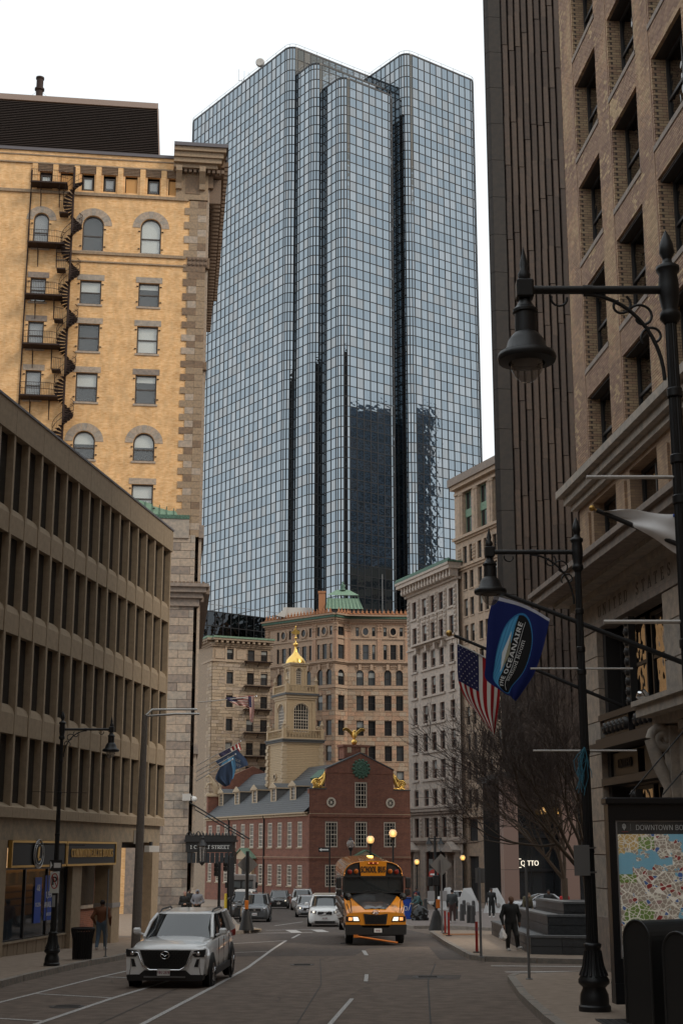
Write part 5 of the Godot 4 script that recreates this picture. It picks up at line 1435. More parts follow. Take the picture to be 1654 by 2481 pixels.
	m = mb(); m.span(-9.8, -5.2, 37.9, 39.6, -4.5, -4.3); m.slab(PackedVector2Array([Vector2(-11.0, 38.2), Vector2(-9.5, 38.0), Vector2(-9.2, 39.7)]), -5.0, -3.9); pb(B, "plant_screen", m, M.off_white)
	m = mb(); m.tube([Vector3(5.6, 37.4, -2), Vector3(5.6, 44.6, -2)], 0.06, 5); pb(B, "mast", m, M.galvanised)

# ================================================================ rusticated block and the dark glass behind it
func rusticated_block() -> void:
	var B := building("rusticated_block", "tan rusticated stone block with green copper eaves and iron fire balconies", "building", facade(Vector2(-18.171, 200), Vector2(-10.2, 203.65)))
	var r := RandomNumberGenerator.new(); r.seed = 17
	var T := [Color(0.43, 0.34, 0.25), Color(0.36, 0.28, 0.2), Color(0.46, 0.36, 0.26), Color(0.4, 0.32, 0.25)]
	var W := 8.77
	var holes := []
	for c in [[2.12, 1.02], [5.3, 1.04], [7.32, 1.0]]:
		holes.append([c[0], 28.8, c[1], 1.53, false])
		for k in 7: holes.append([c[0] if c[0] != 5.3 else 5.22, 25.36 - k * 3.29, c[1], 1.7, false])
	pb(B, "wall", wall(holes, 0, W, -6, 30.7, 0.3), M.buff_dark)
	win_grid(B, holes, -0.2, M.bronze_frame, r, 0.3)
	courses(B, holes, 0.0, W, 0.0, 28.4, 0.47, T, 51, 0.09)
	for h in holes:
		bx(B, "sill", M.buff, h[0] - 0.25, h[0] + h[2] + 0.25, h[1] - 0.14, h[1], -0.1, 0.16)
		if h[0] < 3: 
			for s in [[-0.28, 0.0], [h[2], h[2] + 0.28]]: bx(B, "surround", M.buff, h[0] + s[0], h[0] + s[1], h[1], h[1] + h[3] + 0.3, -0.1, 0.12)
	for x in [0.4, 3.6]: bx(B, "frieze_panel", M.buff, x, x + 1.4, 28.9, 30.2, 0, 0.1)
	# left-hand return
	fr = B.transform.affine_inverse() * facade(Vector2(-20.6, 206.0), Vector2(-18.171, 200))
	var hl := []
	for k in 8: 
		hl.append([2.2, 28.8 - k * 3.29 - (0.15 if k else 0.0), 0.9, 1.6, false]); hl.append([4.6, 28.8 - k * 3.29 - (0.15 if k else 0.0), 0.9, 1.6, false])
	pb(B, "return_wall", wall(hl, 0, 6.47, -6, 30.7, 0.3), M.buff_dark, fr)
	win_grid(B, hl, -0.2, M.bronze_frame, r, 0.3)
	courses(B, hl, 0.0, 6.47, 0.0, 28.4, 0.47, T, 52, 0.09)
	var ff := fr
	for f in [[Transform3D.IDENTITY, W], [ff, 6.47]]:
		fr = f[0]
		for c in [[28.45, 28.75, 0.22, M.buff], [30.6, 30.85, 0.2, M.buff_dark], [30.85, 31.1, 0.35, M.buff_dark], [31.45, 31.75, 0.85, M.buff_dark], [31.75, 32.0, 0.95, M.copper]]: bx(B, "cornice", c[3], -0.1, f[1] + 0.3, c[0], c[1], -0.3, c[2])
		for i in int(f[1] / 0.8): bx(B, "modillion", M.buff_dark, 0.2 + i * 0.8, 0.55 + i * 0.8, 31.1, 31.45, 0, 0.75)
	fr = Transform3D.IDENTITY
	for k in 7:
		var y := 28.7 - k * 3.29 - (0.2 if k else 0.0)
		var m := mb()
		m.span(4.7, W, y - 0.14, y - 0.02, 0.1, 1.0)
		for x in [4.9, 6.8, 8.5]: m.tube([Vector3(x, y - 0.1, 0.85), Vector3(x, y - 0.7, 0.1)], 0.05, 4)
		m.tube([Vector3(4.7, y + 0.85, 0.98), Vector3(W, y + 0.85, 0.98)], 0.025, 4)
		for i in 26: m.tube([Vector3(4.75 + i * 0.155, y, 0.98), Vector3(4.75 + i * 0.155, y + 0.85, 0.98)], 0.014, 3, false)
		pb(B, "fire_balcony", m, M.rust_iron)
	var m := mb(); m.span(0, W, -6, 31.5, -8, -0.35); pb(B, "body", m, M.buff_dark)
	# black glass annexe rising behind
	var A := building("glass_annexe", "low black mirror-glass block rising behind the rusticated stone block", "building", facade(Vector2(-23.5, 220.4), Vector2(-9.5, 232.0)))
	var rr := RandomNumberGenerator.new(); rr.seed = 3
	for i in 12:
		for k in 7:
			var q := mb()
			var t := [rr.randfn(0, 0.02), rr.randfn(0, 0.02), rr.randfn(0, 0.02)]
			var a := Vector3(i * 1.515, 39.3 - (k + 1) * 2.3, t[0]); var b := Vector3((i + 1) * 1.515, a.y, t[1]); var c := Vector3(a.x, a.y + 2.3, t[2])
			q.quad(a, b, b + c - a, c); pb(A, "pane", q, M.dark_mirror)
	for i in 13: bx(A, "mullion", M.black_steel, i * 1.515 - 0.06, i * 1.515 + 0.06, 20, 39.3, -0.05, 0.1)
	for k in 8: bx(A, "transom", M.black_steel, 0, 18.2, 39.25 - k * 2.3, 39.4 - k * 2.3, -0.05, 0.1)
	m = mb(); m.span(0, 18.2, -6, 39.3, -10, -0.1); pb(A, "body", m, M.dull_black)
	m = mb(); m.tube([Vector3(0, 40.5, -0.3), Vector3(18.2, 40.5, -0.3)], 0.04, 4)
	for i in 13: m.tube([Vector3(i * 1.515, 39.3, -0.3), Vector3(i * 1.515, 40.5, -0.3)], 0.03, 4)
	pb(A, "roof_rail", m, M.galvanised)

# ================================================================ pale narrow block and tan block on the right of the far street
func pale_block() -> void:
	var l := Vector2(7.89, 196.856); var d := (Vector2(14.203, 180.0) - l).normalized()
	var B := building("pale_block", "narrow pale stone office front with carved upper floors and a bracketed cornice", "building", facade(l, l + d * 18))
	var r := RandomNumberGenerator.new(); r.seed = 23
	var holes := []
	var cols := [[4.95, 1.42], [8.2, 1.45], [10.95, 1.42], [13.6, 1.42], [16.83, 1.4]]
	var rows := [33.07, 29.5, 25.87, 22.35, 18.75, 15.1, 11.52, 8.1]
	for y in rows:
		for c in cols: holes.append([c[0], y, c[1], 2.3 if y > 9 else 2.1, false])
	for c in cols: holes.append([c[0], 4.1, c[1], 2.45, false])
	holes.append([8.3, -3.6, 6.4, 5.9, false]); holes.append([16.4, -3.6, 2.0, 4.9, false]); holes.append([4.0, -3.6, 2.4, 4.9, false])
	var top := holes.slice(0, 45)
	pb(B, "wall", wall(holes, 3.3, 19.7, -5, 36.5, 0.35), M.pale)
	for h in top:
		var o := sash(B, h[0], h[1], h[2], h[3], -0.28, M.window_red, [M.pane_dark], Vector2i(1, 2), false, 0.12)
		if r.randf() < 0.6:
			var q := mb(); q.span(0.1, h[2] - 0.1, h[3] * 0.52, h[3] - 0.1, -0.012, -0.009); pb(o, "blind", q, M.pane_mid if r.randf() < 0.6 else M.pane_blind)
	for y in rows:
		for s in [[4.6, 6.7], [7.8, 15.4], [16.5, 18.6]]: bx(B, "sill", M.pale, s[0], s[1], y - 0.32, y - 0.06, -0.1, 0.2)
		if y < 27:
			for c in [4.95, 16.83]: bx(B, "keystone", M.pale, c + 0.55, c + 0.85, y + 2.32, y + 3.0, 0, 0.08)
	var j := 0
	for y in range(9, 29):
		bx(B, "joint_course", M.pale, 3.35, 19.65, y * 1.0 + 0.03, y * 1.0 + 0.06, -0.02, 0.012 + (0.002 if j % 2 else 0.0)); j += 1
	# carved strips between the upper windows, and the lower carved storey
	for x in [3.6, 7.0, 10.1, 12.7, 15.5, 18.6]:
		rosettes(B, "carved_strip", x, x + 0.62, 29.6, 35.6, 0.34, 1, 11, M.pale); rosettes(B, "carved_strip", x, x + 0.7, 4.2, 6.6, 0.3, 1, 5, M.pale)
	for c in [8.2, 10.95, 13.6]: rosettes(B, "carved_panel", c + 0.1, c + 1.3, 31.95, 32.85, 0.15, 3, 2, M.pale)
	for c in [[28.85, 29.05, 0.35], [29.05, 29.3, 0.9]]: bx(B, "balcony", M.pale, 6.3, 16.2, c[0], c[1], 0, c[2])
	bx(B, "string_course", M.pale, 3.2, 19.8, 28.75, 28.95, 0, 0.2)
	for x in [7.0, 10.2, 13.0, 15.4]: bx(B, "balcony_bracket", M.pale, x, x + 0.45, 28.1, 28.85, 0, 0.6)
	for c in [[7.0, 7.35, 0.3], [7.35, 7.75, 0.6], [7.75, 8.0, 0.75], [3.4, 3.65, 0.3], [3.65, 3.95, 0.45], [36.2, 36.5, 0.35], [37.5, 38.0, 1.4], [38.0, 38.3, 1.55]]: bx(B, "cornice", M.pale, 3.3 - c[2] * 0.5, 19.7 + c[2] * 0.2, c[0], c[1], -0.4, c[2])
	for i in 17:
		var q := mb(); q.turned([Vector2(0.0, -0.42), Vector2(0.34, -0.25), Vector2(0.42, 0.05), Vector2(0.25, 0.5), Vector2(0.2, 0.62)], 9, Vector3(3.5 + i * 0.98, 36.85, 0.65)); hang(B, "cornice_boss", q, M.pale, Vector3.ZERO)
		bx(B, "cornice_bracket", M.pale, 3.85 + i * 0.98, 4.13 + i * 0.98, 36.5, 37.5, 0, 1.15)
	var q := mb()
	for i in 54: q.turned([Vector2(0.24, 0.0), Vector2(0.26, 0.25), Vector2(0.1, 0.5), Vector2(0.0, 0.6)], 6, Vector3(2.6 + i * 0.325, 38.3, 1.3))
	q.span(2.4, 20.1, 38.3, 38.5, -0.5, 1.55); hang(B, "copper_cresting", q, M.copper_dark, Vector3.ZERO)
	# street doors with pediments
	for x in [3.4, 15.9]:
		q = mb(); q.slab(PackedVector2Array([Vector2(0, 2.3), Vector2(3.2, 2.3), Vector2(3.2, 2.55), Vector2(1.6, 3.55), Vector2(0, 2.55)]), 0, 1.2); hang(B, "door_pediment", q, M.pale, Vector3(x, 0, 0))
		for s in [0.15, 2.6]: bx(B, "door_column", M.pale, x + s, x + s + 0.45, -4, 2.3, 0, 0.7)
		bx(B, "door_leaf", M.window_red, x + 0.9, x + 2.3, -4, 1.2, -0.4, -0.3)
	bx(B, "shop_window", M.pane_dark, 8.3, 14.7, -3.9, 2.3, -0.5, -0.4)
	for x in [8.3, 10.3, 12.4, 14.4]: bx(B, "shop_mullion", M.window_red, x, x + 0.25, -3.9, 2.3, -0.4, -0.2)
	bx(B, "shop_blind", M.pane_blind, 8.6, 10.2, -3.0, 1.4, -0.4, -0.36)
	q = mb(); q.span(3.3, 19.7, -6, 36.5, -14, -0.6); pb(B, "body", q, M.pale)

func tan_block() -> void:
	var l := Vector2(14.788, 180.0); var d := (Vector2(19.026, 169.5) - l).normalized()
	var B := building("tan_block", "tall tan stone office block with paired windows and a columned green-trimmed top floor", "building", facade(l, l + d * 18))
	var r := RandomNumberGenerator.new(); r.seed = 29
	var holes := []; var top := []
	for b in 4:
		for y in [38.0, 34.65, 31.2, 27.85, 24.4, 21.0, 17.6, 14.3, 10.9, 7.5]:
			for x in [1.93, 3.62]: holes.append([x + b * 4.0, y, 1.05, 2.25, false])
		holes.append([2.0 + b * 4.0, 3.6, 2.4, 2.6, false]); holes.append([1.9 + b * 4.0, -3.4, 2.6, 5.2, false])
		top.append([2.5 + b * 4.1, 41.6, 2.05, 5.7, false])
	pb(B, "wall", wall(holes + top, 0.3, 18, -5, 48.0, 0.4), M.tan)
	win_grid(B, holes, -0.28, M.bronze_frame, r, 0.35)
	for t in top:
		sash(B, t[0], t[1], t[2], t[3], -0.35, M.copper, [M.pane_dark], Vector2i(2, 2), false, 0.1)
		bx(B, "copper_spandrel", M.copper, t[0], t[0] + t[2], t[1] + 2.4, t[1] + 3.4, -0.35, -0.2)
		for x in [-0.85, -0.3]:
			var q := mb(); q.lathe([Vector2(0.32, 41.6), Vector2(0.32, 42.0), Vector2(0.24, 42.05), Vector2(0.21, 46.9), Vector2(0.3, 47.0), Vector2(0.34, 47.3)], 10); hang(B, "column", q, M.tan, Vector3(t[0] + x, 0, 0.1))
	for h in holes: bx(B, "sill", M.tan, h[0] - 0.08, h[0] + h[2] + 0.08, h[1] - 0.16, h[1], -0.1, 0.1)
	for b in 5: rosettes(B, "carved_panel", 0.6 + b * 4.0, 1.4 + b * 4.0, 38.2, 40.2, 0.12, 2, 5, M.tan)
	for c in [[37.2, 37.5, 0.2], [37.5, 37.75, 0.4], [41.0, 41.25, 0.25], [41.25, 41.6, 0.55], [47.3, 47.6, 0.25], [48.0, 48.5, 0.7], [48.5, 49.5, 1.0], [6.4, 6.9, 0.4]]: bx(B, "cornice", M.tan if c[0] < 48.4 else M.granite_dark, 0.2 - c[2] * 0.5, 18, c[0], c[1], -0.4, c[2])
	var m := mb(); m.span(0.3, 18, -6, 48.4, -14, -0.6); m.span(-0.2, 0.3, -6, 48.4, -14, 0.0); pb(B, "body", m, M.tan)

# ================================================================ dark ribbed tower
func brown_tower() -> void:
	var l := Vector2(14.63, 130.0); var d := Vector2(cos(0.13), sin(0.13))
	var B := building("ribbed_tower", "dark brown tower faced with staggered upright metal ribs", "skyscraper", facade(l, l + d * 20))
	var r := RandomNumberGenerator.new(); r.seed = 31
	var H := 118.0
	var m := mb()
	m.slab(PackedVector2Array([Vector2(0.37, -0.45), Vector2(20, -0.45), Vector2(20, -20), Vector2(6.6, -20)]), 9.0, H, Transform3D(Basis(Vector3.RIGHT, Vector3(0, 0, 1), Vector3.UP), Vector3.ZERO)); pb(B, "body", m, M.brown_slab)
	# smooth corner pier in four-metre slabs, with a canted left edge
	var v := 9.6
	while v < H:
		bx(B, "corner_slab", M.brown_slab, 0.37, 1.62, v + 0.02, v + 3.98, -0.6, 0.0)
		var q := mb(); q.slab(PackedVector2Array([Vector2(0.0, -0.55), Vector2(0.36, 0.0), Vector2(0.36, -0.9), Vector2(0.12, -0.9)]), v + 0.02, v + 3.98, Transform3D(Basis(Vector3.RIGHT, Vector3(0, 0, 1), Vector3.UP), Vector3.ZERO))
		pb(B, "corner_edge", q, M.brown_slab)
		v += 4.0
	# ribs: lengths of two to six metres, each a shallow channel; a dark slot runs between
	var n := 0
	var rest := [mb(), mb()]
	for i in 26:
		var x := 1.72 + i * 0.69
		v = 9.6 - r.randf() * 3.0
		var lean := 0
		while v < H:
			var e: float = minf(v + [4.0, 4.0, 5.4, 8.0][r.randi() % 4], H)
			if e > 9.8:
				var z := 0.09 if lean % 2 else 0.14
				var q := mb()
				var y0 := maxf(v, 9.6) + 0.015; var y1 := e - 0.015
				var prof := PackedVector2Array([Vector2(0.0, -0.4), Vector2(0.52, -0.4), Vector2(0.52, z - 0.05), Vector2(0.47, z), Vector2(0.06, z), Vector2(0.0, z - 0.06)])
				var T := Transform3D(Basis(Vector3.RIGHT, Vector3(0, 0, 1), Vector3.UP), Vector3(x + (0.04 if lean % 2 else 0.0), 0, 0))
				var k := 0 if r.randf() < 0.62 else 1
				if i < 13 and n < 300:
					q.slab(prof, y0, y1, T); pb(B, "rib", q, M.brown_panel if k == 0 else M.brown_panel_dark); n += 1
				else: rest[k].slab(prof, y0, y1, T)
			v = e; lean += 1
	for k in 2:
		var o := pb(B, "further_ribs", rest[k], [M.brown_panel, M.brown_panel_dark][k]); o.set_meta("kind", "stuff")
	# base: granite columns, dark shop glass, a lit outline sign, soffit
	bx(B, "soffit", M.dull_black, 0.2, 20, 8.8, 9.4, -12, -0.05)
	for x in [-0.2, 5.3, 10.8, 16.3]: bx(B, "granite_column", M.pink_granite, x, x + 1.35, -3.2, 8.8, -1.4, -0.1)
	for x in [-0.2, 5.3, 10.8, 16.3]:
		for y in [0.8, 4.6]: bx(B, "column_joint", M.dull_black, x - 0.005, x + 1.355, y, y + 0.03, -1.41, -0.095)
	var sw := hang(B, "shop_glazing", mull([0.0, 2.1, 4.2, 6.3, 8.4, 10.5, 12.6, 14.7, 16.8, 18.6], 0, 11.5), M.black_steel, Vector3(1.2, -3.0, -4.0))
	for i in 9:
		var q := mb(); q.span(i * 2.1 + 0.05, i * 2.1 + 2.05, 0.05, 11.4, -0.02, 0.0); pb(sw, "pane", q, M.tinted)
	bx(B, "shop_transom", M.black_steel, 1.2, 20, 0.6, 0.85, -4.1, -3.8); bx(B, "shop_transom", M.black_steel, 1.2, 20, 3.6, 3.9, -4.1, -3.8)
	bx(B, "back_wall", M.room, 0.5, 20, -3.2, 9, -11, -10.8)
	for i in 5: bx(B, "interior_blind", M.blind_grey, 5.0 + i * 2.6, 6.1 + i * 2.6, 4.3, 6.6, -5.2, -5.0)
	for i in 4: bx(B, "interior_panel", M.room_warm, 6.3 + i * 2.5, 8.3 + i * 2.5, 0.2, 1.3, -6.2, -6.0)
	var s := thing("lit_shop_sign", "small white outlined shop sign glowing between the plaza tree branches", "sign")
	s.transform = B.transform * Transform3D(Basis.IDENTITY, Vector3(1.7, 0.95, -3.6))
	m = mb(); m.span(0, 0.55, 0, 0.05, 0, 0.04); m.span(0, 0.05, 0.05, 0.75, 0, 0.04); m.span(0, 0.55, 0.75, 0.8, 0, 0.04); pb(s, "outline", m, M.lamp_white)
	part(s, "lettering", text_mesh("Q TTO", 0.62, 0.03), M.lamp_white, Transform3D(Basis.IDENTITY, Vector3(1.35, 0.4, 0.02)))
	for k in 2:
		var L := thing("hanging_lamp", "warm round lamp glowing inside the dark shop behind branches", "lamp", B.transform * Vector3(4.4 + k * 1.6, 6.0, -3.2), 0.0, "lamps in the dark shop")
		m = mb(); m.turned([Vector2(0.0, -0.35), Vector2(0.3, -0.2), Vector2(0.38, 0.05), Vector2(0.2, 0.3), Vector2(0.0, 0.36)], 12); pb(L, "globe", m, M.lamp_warm)
		m = mb(); m.tube([Vector3(0, 0.3, 0), Vector3(0, 2.7, 0)], 0.03, 5); pb(L, "rod", m, M.dull_black)

# ================================================================ brick block at the right edge
func right_brick_block() -> void:
	var B := building("brick_block", "tan and purple brick office block with metal windows over a carved granite base", "building", facade(Vector2(7.17, 40.0), Vector2(8.52, 25.0)))
	var r := RandomNumberGenerator.new(); r.seed = 37
	var X0 := -1.25; var X1 := 15.5; var H := 58.0
	var sills := []
	for k in 13: sills.append(13.1 + 3.4 * k - (0.0 if k else 0.0))
	var holes := []
	for b in 4:
		for k in sills.size(): holes.append([0.3 + b * 3.64, sills[k] - 0.2 + (0.2 if k == 0 else -0.05), 2.33, 2.4 + (0.0 if k else -0.15), false])
	# backing wall
	var DEEP := 0.42
	pb(B, "wall", wall(holes, X0, X1, 13.0, H, DEEP, -0.06), M.brick_bed)
	var m := mb()
	m.quad(Vector3(X0, -2, -14), Vector3(X0, -2, 0), Vector3(X0, H, 0), Vector3(X0, H, -14)); m.quad(Vector3(X0, H, 0), Vector3(X1, H, 0), Vector3(X1, H, -14), Vector3(X0, H, -14)); m.quad(Vector3(X1, -2, 0), Vector3(X1, -2, -14), Vector3(X1, H, -14), Vector3(X1, H, 0)); m.quad(Vector3(X1, -2, -14), Vector3(X0, -2, -14), Vector3(X0, H, -14), Vector3(X1, H, -14))
	pb(B, "body", m, M.brick_bed)
	# real bricks, course by course: fronts between the openings, and the jambs of the openings
	var spots := []                     # [centre, size, jamb]
	var pitch := 0.0775; var bl := 0.206
	var v := 13.12
	var row := 0
	while v < 36.0:
		var segs := [[X0, X1]]
		for h in holes:
			if h[1] < v + 0.05 and h[1] + h[3] > v + 0.02:
				var nx := []
				for s in segs:
					if h[0] >= s[1] or h[0] + h[2] <= s[0]: nx.append(s)
					else:
						if h[0] - s[0] > 0.03: nx.append([s[0], h[0]])
						if s[1] - h[0] - h[2] > 0.03: nx.append([h[0] + h[2], s[1]])
				segs = nx
				for k in 2: spots.append([Vector3(h[0] - 0.03, v + 0.034, -0.12 - k * 0.21 - (0.1 if row % 2 else 0.0)), true])
		for s in segs:
			var x: float = s[0] + (bl * 0.5 if row % 2 else 0.0)
			if row % 2: spots.append([Vector3(s[0] + bl * 0.25, v + 0.034, -0.045), false, bl * 0.5 - 0.012])
			while x < s[1] - 0.03:
				var e := minf(x + bl, s[1])
				spots.append([Vector3((x + e) * 0.5, v + 0.034, -0.045), false, e - x - 0.012]); x += bl
		v += pitch; row += 1
	# the pier edges stand a little proud of the panels under the windows, as in the photograph
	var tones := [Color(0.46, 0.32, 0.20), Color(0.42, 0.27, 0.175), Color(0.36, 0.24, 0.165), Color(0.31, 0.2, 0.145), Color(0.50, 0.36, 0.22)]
	var band := FastNoiseLite.new(); band.seed = 9; band.frequency = 0.22  # diagonal bands: brick tones plus patches of reflected sunlight put into the colour
	var order := range(spots.size())
	var mm := MultiMesh.new()
	mm.transform_format = MultiMesh.TRANSFORM_3D; mm.use_colors = true
	var bm := mb(); bm.rbox(Vector3.ZERO, Vector3.ONE, 0.04)
	mm.mesh = bm.mesh()
	# nearest 300 as parts
	order.sort_custom(func(a, b): return spots[a][0].distance_squared_to(Vector3(9.5, 13, 0)) < spots[b][0].distance_squared_to(Vector3(9.5, 13, 0)))
	var many := order.size() - 300
	mm.instance_count = many
	for q in order.size():
		var s: Array = spots[order[q]]
		var c: Vector3 = s[0]
		var size := Vector3(s[2], 0.066, 0.11) if not s[1] else Vector3(0.075, 0.066, 0.2)
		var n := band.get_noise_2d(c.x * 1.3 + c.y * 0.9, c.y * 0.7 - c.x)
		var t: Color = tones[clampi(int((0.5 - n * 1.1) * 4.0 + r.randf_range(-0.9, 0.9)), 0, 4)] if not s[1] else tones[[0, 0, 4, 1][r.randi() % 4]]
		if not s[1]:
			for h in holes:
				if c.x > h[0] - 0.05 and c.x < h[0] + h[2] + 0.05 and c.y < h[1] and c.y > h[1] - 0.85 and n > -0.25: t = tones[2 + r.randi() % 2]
		var xf := Transform3D(Basis.from_scale(size), c + Vector3(0, 0, r.randf() * 0.006))
		if q < 300:
			var key := int(tones.find(t))
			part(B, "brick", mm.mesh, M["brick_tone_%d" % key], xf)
		else:
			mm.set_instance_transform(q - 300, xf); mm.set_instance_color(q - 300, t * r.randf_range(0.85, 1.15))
	var mi := MultiMeshInstance3D.new()
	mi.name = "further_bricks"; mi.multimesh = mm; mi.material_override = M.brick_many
	mi.set_meta("kind", "stuff"); B.add_child(mi, true)
	# metal windows, stone sills, soldier lintels
	for h in holes:
		var o := sash(B, h[0], h[1], h[2], h[3], -DEEP + 0.02, M.cast_dark, [M.window_mirror], Vector2i(2, 2), false, 0.09)
		var q := mb(); q.span(0, h[2], -0.02, 0.06, 0, 0.14); pb(o, "sill_bar", q, M.cast_dark)
		bx(B, "sill", M.granite_dark, h[0] - 0.12, h[0] + h[2] + 0.08, h[1] - 0.15, h[1] - 0.005, -0.3, 0.04)
		bx(B, "lintel_plate", M.cast_dark, h[0], h[0] + h[2], h[1] + h[3] - 0.03, h[1] + h[3] - 0.004, -0.3, -0.08)
	for b in 5: bx(B, "pier_edge", M.brick_tone_2, 0.3 + b * 3.64 - 0.16, 0.3 + b * 3.64 - 0.11, 13.1, H, -0.02, 0.03)
	# upper cornice, brick attic storey between the cornices
	for c in [[12.35, 12.55, 0.18], [12.55, 12.8, 0.36], [12.8, 13.02, 0.55], [13.02, 13.12, 0.42]]: bx(B, "cornice", M.granite, X0 - c[2], X1, c[0], c[1], -0.3, c[2])
	var low := []
	for b in 4: low.append([0.3 + b * 3.64, 10.2, 2.33, 2.0, false])
	pb(B, "attic_wall", wall(low, X0, X1, 9.9, 12.4, 0.4, -0.02), M.tan_brick)
	for h in low: sash(B, h[0], h[1], h[2], h[3], -0.38, M.cast_dark, [M.window_mirror], Vector2i(2, 2), false, 0.09)
	for b in 5:
		bx(B, "brick_panel", M.tan_brick, 0.3 + b * 3.64 - 1.05, 0.3 + b * 3.64 - 0.3, 10.5, 12.0, -0.02, 0.05)
		bx(B, "pilaster_foot", M.granite, 0.3 + b * 3.64 - 1.25, 0.3 + b * 3.64 - 0.02, 9.95, 10.45, -0.02, 0.12)
	# lower cornice and frieze with cut lettering
	for c in [[9.3, 9.5, 0.3], [9.5, 9.62, 0.7], [9.62, 9.86, 1.2], [9.86, 10.0, 1.32]]: bx(B, "cornice", M.granite if c[0] < 9.55 else M.granite_dark, X0 - c[2], X1, c[0], c[1], -0.3, c[2])
	bx(B, "frieze", M.granite, X0, X1, 8.7, 9.3, -0.4, 0.0)
	bx(B, "architrave", M.granite_dark, X0, X1, 8.52, 8.7, -0.4, 0.09)
	var tx := 0.55
	for ch in "UNITED STATES":
		if ch != " ":
			part(B, "cut_letter", text_mesh(ch, 0.44, 0.012, "Droid Serif"), M.granite_cut, Transform3D(Basis.IDENTITY, Vector3(tx, 9.0, 0.004)))
		tx += 0.52
	# granite piers in courses, iron shopfront between
	for p in [[X0, 0.33], [6.3, 8.1], [14.0, X1]]:
		var y := -1.2
		while y < 8.5:
			bx(B, "granite_stone", [M.granite, M.granite_warm][r.randi() % 2], p[0], p[1], y, minf(y + 0.9, 8.52) - 0.03, -0.6, 0.05)
			bx(B, "granite_bed", M.granite_dark, p[0] + 0.02, p[1] - 0.02, y, minf(y + 0.9, 8.52), -0.6, 0.02)
			y += 0.9
	bx(B, "plinth", M.granite_dark, X0, X1, -1.5, 0.75, -0.6, 0.14)
	for s in [[0.33, 6.3], [8.1, 14.0]]:
		var mid: float = (s[0] + s[1]) * 0.5
		bx(B, "iron_jamb", M.cast_dark, s[0], s[0] + 0.3, 0.7, 8.52, -0.7, -0.12); bx(B, "iron_jamb", M.cast_dark, s[1] - 0.3, s[1], 0.7, 8.52, -0.7, -0.12)
		rosettes(B, "iron_pilaster", mid - 0.2, mid + 0.2, 6.1, 8.4, 0.2, 1, 9, M.cast_dark); rosettes(B, "iron_pilaster", mid - 0.2, mid + 0.2, 1.0, 4.0, 0.2, 1, 11, M.cast_dark)
		for w in [[s[0] + 0.3, mid - 0.2], [mid + 0.2, s[1] - 0.3]]:
			sash(B, w[0], 6.15, w[1] - w[0], 2.35, -0.55, M.cast_dark, [M.window_mirror], Vector2i(2, 2), false, 0.1)
			sash(B, w[0], 0.75, w[1] - w[0], 3.4, -0.55, M.cast_dark, [M.window_mirror], Vector2i(2, 1), false, 0.1)
			rosettes(B, "iron_apron", w[0] + 0.1, w[1] - 0.1, 5.5, 5.95, 0.1, 6, 1, M.cast_dark)
			bx(B, "iron_panel", M.cast_dark, w[0] + 0.1, w[1] - 0.1, 4.45, 5.05, -0.35, -0.16)
			part(B, "panel_lettering", text_mesh("UNITED" if w[0] < mid else "STATES", 0.34, 0.04, "Droid Serif"), M.cast_worn, Transform3D(Basis.IDENTITY, Vector3((w[0] + w[1]) * 0.5, 4.75, -0.14)))
		for c in [[5.95, 6.12, 0.1], [5.3, 5.45, 0.2], [5.12, 5.3, 0.42], [4.2, 4.4, 0.08]]: bx(B, "iron_cornice", M.cast_dark, s[0], s[1], c[0], c[1], -0.7, c[2])
		bx(B, "iron_back", M.cast_dark, s[0], s[1], 4.15, 6.15, -0.7, -0.35)
	# stone hood on a scroll bracket, with a small floodlight
	for c in [[5.35, 5.55, 0.4], [5.55, 5.8, 0.75], [5.8, 5.92, 0.85]]: bx(B, "hood", M.granite, 6.35 - c[2] * 0.4, 12.5, c[0], c[1], 0, c[2])
	m = mb()
	var pts := []
	for k in 20: pts.append(Vector3(0, 5.0 + sin(k * 0.55) * (0.3 - k * 0.013), 0.3 + cos(k * 0.55) * (0.3 - k * 0.013)))
	m.tube(pts, 0.12, 6)
	m.tube([Vector3(0, 5.0, 0.6), Vector3(0, 4.4, 0.42), Vector3(0, 3.9, 0.2), Vector3(0, 3.6, 0.28), Vector3(0, 3.45, 0.18)], [0.14, 0.16, 0.14, 0.13, 0.1], 7); m.span(-0.22, 0.22, 3.3, 5.3, 0.0, 0.2)
	hang(B, "scroll_bracket", m, M.granite, Vector3(6.75, 0, 0.05))
	for q in [[Vector3(5.6, 3.55, -28.2), Vector3(7.0, 5.1, -28.2)], [Vector3(6.24, 3.55, -28.2), Vector3(7.2, 4.6, -28.2)]]:
		m = mb(); m.tube([B.transform.affine_inverse() * q[0], B.transform.affine_inverse() * q[1]], 0.014, 5); pb(B, "stay_cable", m, M.black_iron)
	m = mb(); m.turned([Vector2(0.0, -0.2), Vector2(0.12, -0.18), Vector2(0.15, 0.1), Vector2(0.0, 0.16)], 10, Vector3(6.2, 6.05, 0.6), Basis(Vector3.RIGHT, 0.8)); pb(B, "floodlight", m, M.chrome)

# ================================================================ vehicles
func paint(key: String, r: float, g: float, b: float, metal := 0.0) -> StandardMaterial3D:
	var m := mat(key, r, g, b, 0.35, metal)
	m.clearcoat_enabled = true; m.clearcoat = 1.0; m.clearcoat_roughness = 0.04
	return m

